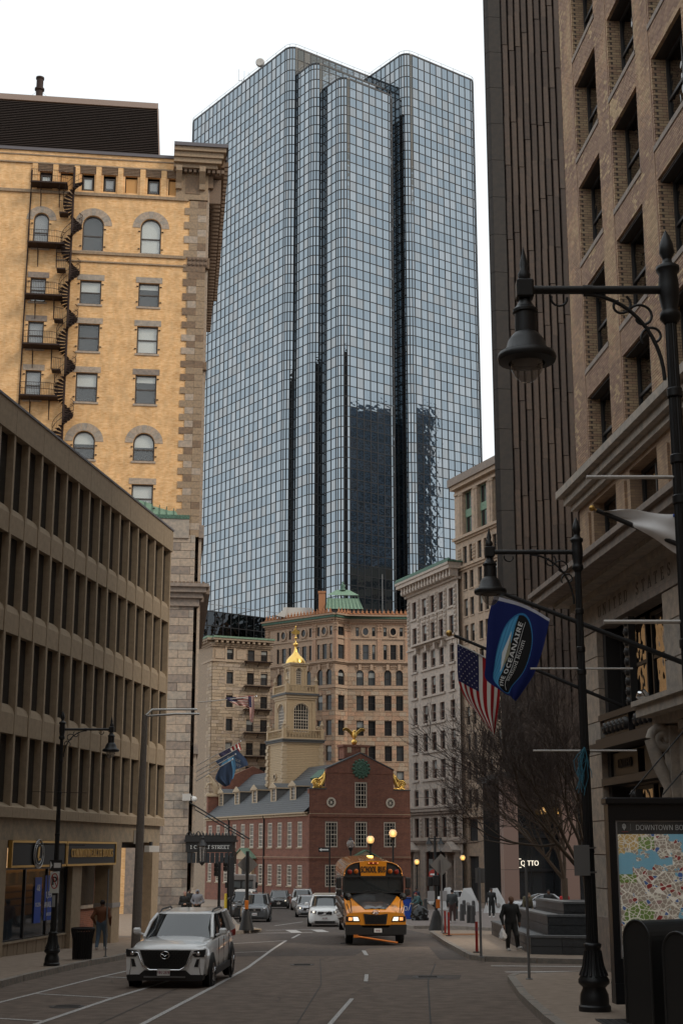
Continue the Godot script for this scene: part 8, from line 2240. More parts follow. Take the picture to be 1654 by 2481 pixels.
func map_img() -> ImageTexture:
	# a printed city map: blocks, streets, water, parks
	var W := 360; var H := 560
	var d := PackedByteArray(); d.resize(W * H * 3)
	var water := FastNoiseLite.new(); water.seed = 3; water.frequency = 0.012
	var cell := FastNoiseLite.new(); cell.seed = 8; cell.frequency = 0.055; cell.noise_type = FastNoiseLite.TYPE_CELLULAR; cell.cellular_return_type = FastNoiseLite.RETURN_DISTANCE2_SUB; cell.fractal_type = FastNoiseLite.FRACTAL_NONE
	var big := FastNoiseLite.new(); big.seed = 5; big.frequency = 0.016; big.noise_type = FastNoiseLite.TYPE_CELLULAR; big.cellular_return_type = FastNoiseLite.RETURN_DISTANCE2_SUB; big.fractal_type = FastNoiseLite.FRACTAL_NONE
	var val := FastNoiseLite.new(); val.seed = 8; val.frequency = 0.055; val.noise_type = FastNoiseLite.TYPE_CELLULAR; val.cellular_return_type = FastNoiseLite.RETURN_CELL_VALUE; val.fractal_type = FastNoiseLite.FRACTAL_NONE
	for y in H:
		for x in W:
			var u := float(x) / W; var v := float(y) / H
			var c := Color(0.62, 0.56, 0.5)
			var cv := val.get_noise_2d(x, y)
			if cv > 0.86: c = Color(0.55, 0.08, 0.09)
			elif cv > 0.72: c = Color(0.2, 0.36, 0.6)
			elif cv > 0.6: c = Color(0.6, 0.45, 0.43)
			var wn := water.get_noise_2d(x, y) * 0.22
			if u < 0.32 and v < 0.17 and v < 0.2 - u * 0.4 + wn: c = Color(0.78, 0.64, 0.38)
			if (u < 0.42 and absf(v - 0.52 + u * 0.45 - 0.22) < 0.0): c = Color(0.45, 0.65, 0.75)
			if Vector2(u * 0.64, v).distance_to(Vector2(0.14, 0.66)) < 0.11 + wn * 0.2: c = Color(0.42, 0.52, 0.2)
			if absf(u - 0.1) < 0.1 and absf(v - 0.36) < 0.04: c = Color(0.42, 0.52, 0.2)
			if absf(u - 0.33) < 0.09 and absf(v - 0.07) < 0.05: c = Color(0.45, 0.55, 0.25)
			if cell.get_noise_2d(x, y) < -0.86: c = Color(0.86, 0.83, 0.76)
			if big.get_noise_2d(x, y) < -0.95: c = Color(0.93, 0.9, 0.84)
			if u + (v - 0.2) * 0.25 + wn * 1.6 > 0.86 - maxf(0.0, 0.2 - v) * 1.3 or (absf(v - 0.21 - u * 0.02 + wn * 0.5) < 0.045 and u < 0.62) or (u < 0.16 and v > 0.18 and v < 0.33): c = Color(0.47, 0.68, 0.76)
			if v > 0.9: c = Color(0.84, 0.84, 0.82)
			if v > 0.915 and v < 0.985 and u > 0.05 and u < 0.3 and (y / 5) % 2 == 0 and val.get_noise_2d(x * 2, y / 5 * 40) > -0.3: c = Color(0.3, 0.3, 0.3)
			var i := (y * W + x) * 3
			d[i] = int(c.r * 255); d[i + 1] = int(c.g * 255); d[i + 2] = int(c.b * 255)
	var im := Image.create_from_data(W, H, false, Image.FORMAT_RGB8, d)
	im.generate_mipmaps()
	return ImageTexture.create_from_image(im)

func map_kiosk() -> void:
	var T := thing("map_kiosk", "tall black street kiosk with a printed city map headed DOWNTOWN BOSTON", "kiosk", onroad(4.75, 26.0, 0.15), 0.03)
	var g := gy(26.0) + 0.15
	var m := mb()
	m.span(0, 0.12, 0.25 - g, 3.4 - g, -0.25, 0.05); m.span(0.12, 1.75, 3.02 - g, 3.3 - g, -0.25, 0.05); m.span(0.12, 1.75, 0.25 - g, 0.66 - g, -0.25, 0.05); m.span(1.75, 1.87, 0.25 - g, 3.4 - g, -0.25, 0.05); pb(T, "frame", m, M.black_steel)
	m = mb(); m.rbox(Vector3(0.93, 3.36 - g, -0.1), Vector3(1.95, 0.12, 0.42), 0.02); pb(T, "cap", m, M.black_steel)
	m = mb(); m.span(0.12, 1.75, 0.66 - g, 3.02 - g, -0.2, -0.02); pb(T, "back", m, M.dull_black)
	m = mb(); m.span(0.3, 1.5, 0, 0.45, -0.2, 0.0); pb(T, "leg", m, M.dull_black)
	m = mb(); m.span(0.0, 1.8, -0.1 - g, 0.25 - g, -0.28, 0.07); pb(T, "plinth", m, M.black_steel)
	m = mb(false, true); m.quad(Vector3(0.16, 0.68 - g, -0.012), Vector3(1.72, 0.68 - g, -0.012), Vector3(1.72, 2.78 - g, -0.012), Vector3(0.16, 2.78 - g, -0.012))
	var pm := mat("map_print", 1, 1, 1, 0.5); pm.albedo_texture = map_img(); pm.albedo_color = Color(0.95, 0.95, 0.95); pm.emission_enabled = true; pm.emission_texture = pm.albedo_texture; pm.emission = Color.WHITE; pm.emission_operator = BaseMaterial3D.EMISSION_OP_MULTIPLY; pm.emission_energy_multiplier = 0.2
	pb(T, "backlit_map_sign", m, pm)
	m = mb(); m.span(0.16, 1.72, 2.8 - g, 3.0 - g, -0.02, -0.01); var hd := pb(T, "heading_strip", m, M.dull_black)
	part(hd, "lettering", text_mesh("DOWNTOWN BOSTON", 0.125, 0.004, "Droid Sans"), M.white, Transform3D(Basis.from_scale(Vector3(0.92, 1, 1)), Vector3(1.07, 2.895 - g, -0.006)))
	m = mb(); m.slab(PackedVector2Array([Vector2(0.29, 2.845), Vector2(0.325, 2.9), Vector2(0.32, 2.945), Vector2(0.29, 2.965), Vector2(0.26, 2.945), Vector2(0.255, 2.9)]), -0.008, -0.004, Transform3D(Basis.IDENTITY, Vector3(0, -g, 0))); pb(hd, "pin", m, M.white)
	m = mb(); m.turned([Vector2(0.018, 0), Vector2(0, 0.001)], 10, Vector3(0.29, 2.925 - g, -0.003), Basis(Vector3.RIGHT, PI / 2)); m.span(0.405, 0.409, 2.84 - g, 2.96 - g, -0.008, -0.003); pb(hd, "rule", m, M.steel)
	m = mb(); m.span(0.24, 0.36, 2.815 - g, 2.828 - g, -0.008, -0.003); pb(hd, "red_bar", m, M.red)
	m = mb(); m.span(0.13, 1.74, 0.66 - g, 3.02 - g, 0.02, 0.026); pb(T, "glass", m, M.clear)
	m = mb()
	for q in [[0.13, 0.16, 0.66, 3.02], [1.72, 1.75, 0.66, 3.02]]: m.span(q[0], q[1], q[2] - g, q[3] - g, -0.02, 0.03)
	m.span(0.16, 1.72, 2.995 - g, 3.02 - g, -0.02, 0.03); pb(T, "bead", m, M.sheet_grey)

func mailboxes() -> void:
	for q in [[4.62, 24.3, 1.39, "black domed relay mailbox standing nearest the map kiosk"], [5.04, 23.3, 1.26, "black domed relay mailbox with a lower top beside the first"]]:
		var g := gy(q[1]) + 0.15
		var T := thing("mailbox", q[3], "mailbox", Vector3(q[0], g, -q[1]), -1.0, "relay mailboxes")
		var h: float = q[2] - g
		var prof := PackedVector2Array([Vector2(0, 0.12), Vector2(0.6, 0.12), Vector2(0.6, h - 0.3)])
		for k in range(1, 14): prof.append(Vector2(0.3 + cos(PI * k / 14.0) * 0.3, h - 0.3 + sin(PI * k / 14.0) * 0.3))
		prof.append(Vector2(0, h - 0.3))
		var m := mb(); m.slab(prof, -1.3, 0.0); pb(T, "box", m, M.mailbox)
		m = mb()
		var rim := []
		for p in prof.slice(1): rim.append(Vector3(p.x, p.y, 0.0))
		rim.append(Vector3(0, 0.12, 0)); m.tube(rim, 0.022, 6); pb(T, "rim", m, M.mailbox)
		m = mb()
		for i in range(0, 26):
			for x in [0.03, 0.57]:
				if 0.2 + i * 0.065 < h - 0.25: m.turned([Vector2(0.007, 0), Vector2(0, 0.006)], 6, Vector3(x, 0.2 + i * 0.065, 0.002), Basis(Vector3.RIGHT, PI / 2))
		pb(T, "rivets", m, M.mailbox)
		for s in [0.05, 0.55]:
			for z in [-0.1, -1.2]:
				m = mb(); m.span(s - 0.025, s + 0.025, 0, 0.12, z - 0.025, z + 0.025); pb(T, "leg", m, M.mailbox)

func planter() -> void:
	var T := thing("stepped_planter", "stepped planter of dark granite slabs with pale caps on the traffic island", "planter", onroad(6.26, 48.9, 0.15))
	var W := [Vector2(0, 0), Vector2(0.5, 17.6), Vector2(16, 17.2), Vector2(16, -0.9), Vector2(1.9, -0.8)]
	var k := 0
	for t in [[0.0, 0.6, 0.0], [1.6, 1.22, 0.55], [3.2, 1.62, 1.15]]:
		var q := PackedVector2Array([Vector2(t[0] * 0.5, t[0]), Vector2(0.5 + t[0] * 0.5, 17.6 - t[0]), Vector2(18, 17.2 - t[0]), Vector2(18, -0.9 + t[0]), Vector2(1.9 + t[0] * 0.2, -0.8 + t[0])])
		var m := mb(); m.slab(q, -0.4, t[1] - 0.07, ROADX); pb(T, "tier", m, M.planter)
		# face slabs along the two visible sides
		for e in [[1, 0], [0, 4], [4, 3]]:
			var a := q[e[0]]; var b := q[e[1]]
			var n := maxi(1, roundi(a.distance_to(b) / 1.35)); var d := (b - a).normalized(); var s := d.orthogonal()
			if Geometry2D.is_point_in_polygon((a + b) * 0.5 + s * 0.05, q): s = -s
			for i in n:
				var p0 := a.lerp(b, (i + 0.006) / n); var p1 := a.lerp(b, (i + 0.994) / n)
				for y in [[t[2] - 0.02, t[1] - 0.36], [t[1] - 0.34, t[1] - 0.075]]:
					m = mb(); m.slab(PackedVector2Array([p0 + s * 0.03, p1 + s * 0.03, p1 - s * 0.02, p0 - s * 0.02]), y[0], y[1], ROADX); pb(T, "face_slab", m, M.planter if (i + k) % 3 else M.planter_b)
				m = mb(); m.slab(PackedVector2Array([p0 + s * 0.06, p1 + s * 0.06, p1 - s * 0.42, p0 - s * 0.42]), t[1] - 0.07, t[1], ROADX); pb(T, "cap_slab", m, M.planter_top)
		k += 1
	var r := RandomNumberGenerator.new(); r.seed = 66
	var m := mb()
	for i in 420:
		var c := Vector3(3.4 + r.randf() * 6, 1.62 - 0.02 * 5 + 0.02, -(5.0 + r.randf() * 1.6))
		var h := r.randf_range(0.12, 0.4); var a := r.randf() * TAU
		var s := Vector3(cos(a), 0, sin(a)) * 0.05
		m.tri(c - s, c + s, c + Vector3(r.randf_range(-0.12, 0.12), h, r.randf_range(-0.1, 0.1)))
	var o := pb(T, "ground_cover", m, mat("ivy", 0.09, 0.1, 0.04, 0.8)); o.set_meta("kind", "stuff")

# ================================================================ flags
func flag_img() -> ImageTexture:
	# stars and stripes: x along the fly, y down the hoist
	var W := 494; var H := 260
	var im := Image.create(W, H, false, Image.FORMAT_RGB8)
	var red := Color(0.6, 0.04, 0.07); var white := Color(0.86, 0.83, 0.79); var blue := Color(0.13, 0.13, 0.3)
	for i in 13: im.fill_rect(Rect2i(0, i * 20, W, 20), red if i % 2 == 0 else white)
	im.fill_rect(Rect2i(0, 0, 198, 140), blue)
	for row in 9:
		for k in (6 if row % 2 == 0 else 5):
			var c := Vector2(16.5 + k * 33.0 + (0.0 if row % 2 == 0 else 16.5), 14 + row * 14.0)
			for y in range(-7, 8):
				for x in range(-7, 8):
					var a := fposmod(atan2(x, -y), TAU / 5.0) - TAU / 10.0
					if Vector2(x, y).length() < 6.4 * 0.405 / maxf(0.2, cos(absf(a) - TAU / 10.0 + 0.0) - 0.38 * (1.0 - absf(a) / (TAU / 10.0)) + 0.0) * 0.75: im.set_pixel(int(c.x) + x, int(c.y) + y, white)
	im.generate_mipmaps()
	return ImageTexture.create_from_image(im)

func emblem_img() -> ImageTexture:
	# x along the hoist, y down the fly: navy field, oval split in sky blue and black, white hull and sail
	var W := 256; var H := 384
	var d := PackedByteArray(); d.resize(W * H * 3)
	for y in H:
		for x in W:
			var a := float(x) / W; var b := float(y) / H
			var c := Color(0.03, 0.12, 0.4)
			if b < 0.045: c = Color(0.8, 0.8, 0.84)
			var q := Vector2((a - 0.48 + (b - 0.53) * 0.12) / 0.285, (b - 0.53) / 0.43)
			var l := q.length()
			if l < 1.0:
				c = Color(0.2, 0.5, 0.72)
				if l < 0.955:
					var edge := lerpf(0.47, 0.31, (b - 0.1) / 0.8)
					var boat := absf(a - (edge - 0.035)) < 0.06 * (1.0 - absf(b - 0.47) / 0.19) and absf(b - 0.47) < 0.19
					c = Color(0.35, 0.68, 0.86) if a < edge else Color(0.02, 0.02, 0.025)
					if a < edge and int((a * 3.0 + b) * 22.0) % 3 == 0: c = c.lerp(Color(0.2, 0.5, 0.72), 0.6)
					if boat: c = Color(0.9, 0.92, 0.92) if a < edge - 0.03 else Color(0.62, 0.6, 0.5)
			var i := (y * W + x) * 3
			d[i] = int(c.r * 255); d[i + 1] = int(c.g * 255); d[i + 2] = int(c.b * 255)
	var im := Image.create_from_data(W, H, false, Image.FORMAT_RGB8, d)
	im.generate_mipmaps()
	return ImageTexture.create_from_image(im)

func drape(top: Array, left: Array, right: Array, nu: int, nv: int, amp: float, freq: float, ph := 0.0) -> Array:
	# Coons-like sheet: top edge, left edge and right edge are polylines; the cloth ripples across its width
	var rows := []
	for j in nv + 1:
		var v := float(j) / nv
		var a := []
		for i in nu + 1:
			var u := float(i) / nu
			var p: Vector3 = along(left, v).lerp(along(right, v), u)
			if v < 1.0: p += (along(top, u) - (top[0] as Vector3).lerp(top[-1], u)) * (1.0 - v)
			var k := sin(u * freq + v * 2.2 + ph) + 0.45 * sin(u * freq * 2.3 - v * 3.0 + ph)
			p += Vector3(0.25, 0.05, 1.0) * amp * k * (0.15 + v * 0.85)
			a.append(p)
		rows.append(a)
	return rows

func along(line: Array, t: float) -> Vector3:
	var f := clampf(t, 0, 1) * (line.size() - 1)
	var i := mini(int(f), line.size() - 2)
	var w := f - i
	var p0: Vector3 = line[maxi(i - 1, 0)]; var p1: Vector3 = line[i]; var p2: Vector3 = line[i + 1]; var p3: Vector3 = line[mini(i + 2, line.size() - 1)]
	return p1.cubic_interpolate(p2, p0, p3, w)

func sheet(rows: Array, swap := false, m: MB = null) -> MB:
	# both faces of a cloth; uv x runs along the rows, y down the rows (or swapped)
	if m == null: m = mb(false, true)
	var R := rows.size(); var K: int = rows[0].size()
	for j in R - 1:
		for i in K - 1:
			var q := [[i, j], [i + 1, j], [i + 1, j + 1], [i, j + 1]]
			var p := []; var uv := []; var nn := []
			for c in q:
				p.append(rows[c[1]][c[0]])
				var t := Vector2(float(c[0]) / (K - 1), float(c[1]) / (R - 1))
				uv.append(Vector2(t.y, t.x) if swap else t)
				nn.append((rows[c[1]][mini(c[0] + 1, K - 1)] - rows[c[1]][maxi(c[0] - 1, 0)]).cross(rows[maxi(c[1] - 1, 0)][c[0]] - rows[mini(c[1] + 1, R - 1)][c[0]]).normalized())
			for k in [0, 1, 2, 0, 2, 3]: m.put(p[k], nn[k], uv[k])
	return m

func pole(T: Node3D, a: Vector3, b: Vector3, r: float, m: Material, ball := 0.0, bm: Material = null) -> void:
	var q := mb(); q.tube([a, b], [r, r * 0.8], 10); pb(T, "pole", q, m)
	if ball > 0.0:
		var d := (b - a).normalized()
		q = mb(); q.turned([Vector2(0, -ball), Vector2(ball * 0.7, -ball * 0.7), Vector2(ball, 0), Vector2(ball * 0.7, ball * 0.7), Vector2(0, ball)], 14, b + d * (ball * 1.6)); q.tube([b, b + d * ball], 0.015, 6); pb(T, "ball", q, bm)

func z(p: Array, ahead: float) -> Array:
	var o := []
	for q in p: o.append(Vector3(q[0], q[1], -ahead - (q[2] if q.size() > 2 else 0.0)))
	return o

func flags() -> void:
	var us := mat("flag_print", 1, 1, 1, 0.85); us.albedo_texture = flag_img(); us.backlight_enabled = true; us.backlight = Color(0.25, 0.25, 0.25); us.cull_mode = BaseMaterial3D.CULL_DISABLED
	var em := mat("emblem_print", 1, 1, 1, 0.8); em.albedo_texture = emblem_img(); em.cull_mode = BaseMaterial3D.CULL_DISABLED; em.backlight_enabled = true; em.backlight = Color(0.15, 0.15, 0.15)
	var T := thing("flag", "United States flag hanging from an angled black pole on the brick block", "flag")
	pole(T, Vector3(7.4, 6.2, -37.7), Vector3(3.0, 8.08, -37.7), 0.05, M.dull_black, 0.09, M.dull_gold)
	var rows := drape(z([[3.08, 7.85], [3.6, 7.6], [4.2, 7.27]], 37.7), z([[3.08, 7.85], [3.07, 7.4], [3.09, 6.86], [3.25, 6.43], [3.6, 5.95], [3.86, 5.62]], 37.7), z([[4.2, 7.27], [4.2, 6.8], [4.16, 6.3], [4.1, 5.9], [4.05, 5.6], [4.02, 5.42]], 37.7), 22, 30, 0.06, 9.0)
	pb(T, "cloth", sheet(rows, true), us)
	var m := mb(); m.tube([rows[0][0], rows[0][8], rows[0][15], rows[0][22]], 0.018, 5); pb(T, "hem", m, M.white)
	m = mb()
	for i in [0, 11, 22]: m.tube([rows[0][i], rows[0][i] + Vector3(0, 0.16, 0)], 0.008, 4)
	pb(T, "clips", m, M.dull_gold)
	# navy restaurant flag
	T = thing("flag", "navy blue restaurant flag with an oval boat emblem on an angled black pole", "flag")
	pole(T, Vector3(7.9, 6.6, -32.3), Vector3(3.45, 8.36, -32.3), 0.06, M.dull_black)
	rows = drape(z([[3.5, 8.2], [4.2, 8.0], [4.77, 7.66]], 32.3), z([[3.5, 8.2], [3.36, 7.7], [3.3, 7.1], [3.27, 6.6], [3.27, 6.28], [3.62, 6.02]], 32.3), z([[4.77, 7.66], [4.68, 7.3], [4.57, 6.9], [4.38, 6.4], [4.15, 6.05], [3.95, 5.78]], 32.3), 24, 30, 0.035, 8.0, 1.0)
	pb(T, "cloth", sheet(rows, false), em)
	var flat := func(a: float, b: float) -> Vector3:
		var fu := clampf(a, 0, 0.999) * 24; var fv := clampf(b, 0, 0.999) * 30
		var i := int(fu); var j := int(fv)
		return (rows[j][i] as Vector3).lerp(rows[j][i + 1], fu - i).lerp((rows[j + 1][i] as Vector3).lerp(rows[j + 1][i + 1], fu - i), fv - j) + Vector3(0, 0, 0.012)
	for l in [["THE OCEANAIRE", Vector2(0.42, 0.86), Vector2(0.56, 0.19), 0.075, true], ["Seafood Room", Vector2(0.55, 0.76), Vector2(0.64, 0.34), 0.07, false]]:
		var tm := text_mesh(l[0], 1.0, 0.0, "Droid Sans" if l[4] else "Droid Serif", l[4])
		var arr := tm.get_mesh_arrays() if tm.get_surface_count() > 0 else []
		if arr.size() == 0: continue
		var box := tm.get_aabb()
		var src: PackedVector3Array = arr[Mesh.ARRAY_VERTEX]
		var idx = arr[Mesh.ARRAY_INDEX]
		var out := mb()
		var count: int = idx.size() if idx != null and idx.size() > 0 else src.size()
		for i in count:
			var p: Vector3 = src[idx[i] if idx != null and idx.size() > 0 else i]
			var s := (p.x - box.position.x) / box.size.x; var h: float = (p.y - box.position.y) / box.size.y * l[3]
			var ab: Vector2 = (l[1] as Vector2).lerp(l[2], s) + Vector2(-h, -h * 0.08)
			out.put(flat.call(ab.x, ab.y), Vector3(0, 0, 1))
		pb(T, "lettering", out, M.white)
	m = mb()
	var rule := []
	for k in 12: rule.append(flat.call(lerpf(0.455, 0.59, k / 11.0), lerpf(0.9, 0.17, k / 11.0)))
	m.tube(rule, 0.006, 4); pb(T, "rule", m, M.white)
	# white flag blown flat along its pole
	T = thing("flag", "plain white flag twisted along its pole against the brick block", "flag")
	pole(T, Vector3(8.6, 6.4, -24.0), Vector3(4.42, 8.24, -24.0), 0.05, M.dull_black, 0.055, M.dull_gold)
	rows = drape(z([[4.53, 8.18], [5.0, 8.22], [5.5, 8.26], [6.2, 8.2]], 24.0), z([[4.53, 8.18], [4.58, 8.15], [4.62, 8.12]], 24.0), z([[6.2, 8.2], [6.1, 7.8], [6.0, 7.3]], 24.0), 30, 12, 0.05, 7.0, 2.0)
	for j in rows.size():
		var v := j / 12.0
		for i in rows[j].size():
			var u: float = i / 30.0
			rows[j][i].y = lerpf(8.2, 8.2 - 0.95 * pow(u, 1.1), v) + 0.05 * sin(u * 6.0) * (1 - v); rows[j][i].x = lerpf(4.53, 6.15, u)
			rows[j][i].z += 0.05 * sin(u * 9.0 + v * 5.0) + 0.04 * sin(v * 9.0 + u * 2.0)
	pb(T, "cloth", sheet(rows), M.white_cloth)
	m = mb()
	var bar := []
	for i in range(22, 31): bar.append(rows[0][i] + Vector3(0, -0.03, 0.02))
	m.tube(bar, 0.03, 5); pb(T, "blue_edge", m, M.blue)
	# flags on the street side of the golden brick tower
	var f0 := func(ahead: float) -> float: return -11.3 - 0.117 * (ahead - 107.4)
	T = thing("flag", "small United States flag wound round a level pole on the golden brick tower", "flag")
	pole(T, Vector3(f0.call(125.0), 15.0, -125), Vector3(-7.6, 15.6, -125), 0.06, M.aluminium, 0.1, M.chrome)
	rows = drape(z([[-10.2, 15.5], [-9.0, 15.6], [-7.7, 15.7]], 125), z([[-10.2, 15.5], [-9.9, 15.2], [-9.4, 14.95]], 125), z([[-7.7, 15.7], [-7.75, 15.2], [-7.9, 14.6]], 125), 16, 10, 0.14, 9.0)
	pb(T, "cloth", sheet(rows), us)
	rows = drape(z([[-8.15, 15.6], [-7.65, 15.6]], 124.8), z([[-8.15, 15.6], [-8.05, 14.4], [-7.95, 13.4]], 124.8), z([[-7.65, 15.6], [-7.6, 14.4], [-7.75, 13.3]], 124.8), 10, 12, 0.1, 7.0)
	pb(T, "tail", sheet(rows, true), us)
	var fl := [["United States flag bunched at the tip of an upward pole on the golden brick tower", 121.0, 9.0, us], ["dark blue lettered flag on an upward pole on the golden brick tower", 119.0, 8.4, M.navy_cloth], ["sky blue flag hanging limp from an upward pole on the golden brick tower", 117.0, 7.9, M.sky_cloth], ["navy flag folded over the sky blue one on golden brick tower", 115.5, 7.5, M.navy_cloth]]
	var k := 0
	for q in fl:
		var a: float = q[1]
		var A := Vector3(f0.call(a), q[2], -a); var B := A + Vector3(4.3 - k * 0.3, 2.35 - k * 0.12, 0)
		T = thing("flag", q[0], "flag")
		pole(T, A, B, 0.05, M.aluminium, 0.08, M.chrome)
		var d := (B - A).normalized()
		if k < 2:
			rows = drape([B - d * 2.0, B - d * 1.0, B], [B - d * 2.0, B - d * 1.9 + Vector3(0.3, -0.5, 0), B - d * 1.6 + Vector3(0.5, -0.9 - k * 0.3, 0)], [B, B + Vector3(0.1 + k * 0.7, -0.4 - k * 0.4, 0), B + Vector3(0.2 + k * 0.8, -0.6 - k * 0.7, 0)], 14, 10, 0.12, 8.0, k)
		else:
			rows = drape([B - d * 1.0, B], [B - d * 1.0, B - d * 1.1 + Vector3(-0.25, -0.9, 0), B - d * 0.7 + Vector3(0.2, -1.7, 0)], [B, B + Vector3(0.15, -1.0, 0), B + Vector3(-0.05, -1.9, 0)], 14, 14, 0.16, 11.0, k)
		pb(T, "cloth", sheet(rows, true), q[3])
		if k == 1:
			for l in [["SUFFOLK", 0.2], ["UNIVERSITY", 0.45], ["BOSTON", 0.7]]:
				part(T, "lettering", text_mesh(l[0], 0.26, 0.01, "Droid Serif"), M.blind_grey, Transform3D(Basis(Vector3(0, 0, 1), -0.35), (rows[5][9] as Vector3) + Vector3(-0.15 - l[1] * 0.5, 0.45 - l[1] * 1.3, 0.3)))
		k += 1

# ================================================================ bare trees
func branch(m: MB, fine: MB, p: Vector3, d: Vector3, len_: float, r: float, depth: int, g: RandomNumberGenerator, lean: Vector3) -> void:
	var pts := [p]; var rad := [r]
	var n := 4 if depth > 1 else 3
	var q := p; var dd := d
	for i in n:
		dd = (dd + Vector3(g.randfn(0, 0.13), g.randfn(0.05, 0.1), g.randfn(0, 0.13)) + lean * 0.06).normalized()
		q += dd * len_ / n
		pts.append(q); rad.append(r * lerpf(1.0, 0.55, (i + 1.0) / n))
	if r > 0.022: m.tube(pts, rad, 7 if r > 0.06 else 5, false)
	else: fine.tube(pts, rad, 3, false)
	if depth <= 0: return
	var kids := 4
	if depth == 1: kids = 4
	for k in kids:
		var t := g.randf_range(0.35, 1.0) if k > 0 else 1.0
		var base := along(pts, t)
		var side := Vector3(g.randfn(0, 1), g.randfn(0.1, 0.55), g.randfn(0, 1)).normalized()
		var nd := (dd * g.randf_range(0.75, 1.1) + side * g.randf_range(0.5, 0.85)).normalized()
		branch(m, fine, base, nd, len_ * g.randf_range(0.6, 0.84), maxf(r * g.randf_range(0.42, 0.6), 0.008), depth - 1, g, lean)

func tree(label: String, x: float, ahead: float, lift: float, th: float, r: float, spread: float, depth: int, seed_: int, lean: Vector3) -> void:
	var T := thing("bare_tree", label, "tree", onroad(x, ahead, lift))
	var g := RandomNumberGenerator.new(); g.seed = seed_
	var m := mb(); var fine := mb()
	var trunk := mb()
	trunk.tube([Vector3(0, -0.3, 0), Vector3(0.01, 0.2, 0), Vector3(0.03, th * 0.5, 0.02), Vector3(0.0, th, 0)], [r * 1.3, r * 1.05, r * 0.92, r * 1.05], 10)
	pb(T, "trunk", trunk, M.bark)
	for k in 5:
		var a := TAU * k / 5.0 + g.randf() * 0.7
		var d := (Vector3(cos(a) * 0.75, 1.0, sin(a) * 0.75) + lean).normalized()
		branch(m, fine, Vector3(0, th - 0.1, 0), d, spread * g.randf_range(0.85, 1.1), r * 0.62, depth, g, lean)
	pb(T, "limbs", m, M.bark)
	var o := pb(T, "twigs", fine, M.twig); o.set_meta("kind", "stuff")

func trees() -> void:
	tree("bare leafless tree rising behind the front wall of the dark granite planter", 8.4, 50.4, 0.6, 2.1, 0.13, 2.7, 5, 101, Vector3(-0.2, 0.3, 0.1))
	tree("wide bare tree leaning left behind the stepped planter", 10.6, 70.0, 0.2, 2.4, 0.15, 3.1, 5, 115, Vector3(-0.25, 0.3, 0.0))
	tree("bare tree with a mossy trunk in the upper planter bed", 11.3, 60.5, 1.3, 2.8, 0.14, 2.4, 4, 131, Vector3(0.1, 0.2, 0))
	tree("slim bare tree beside the mossy one in the upper planter bed", 12.0, 62.0, 1.3, 2.6, 0.12, 2.3, 4, 149, Vector3(0.2, 0.2, 0))

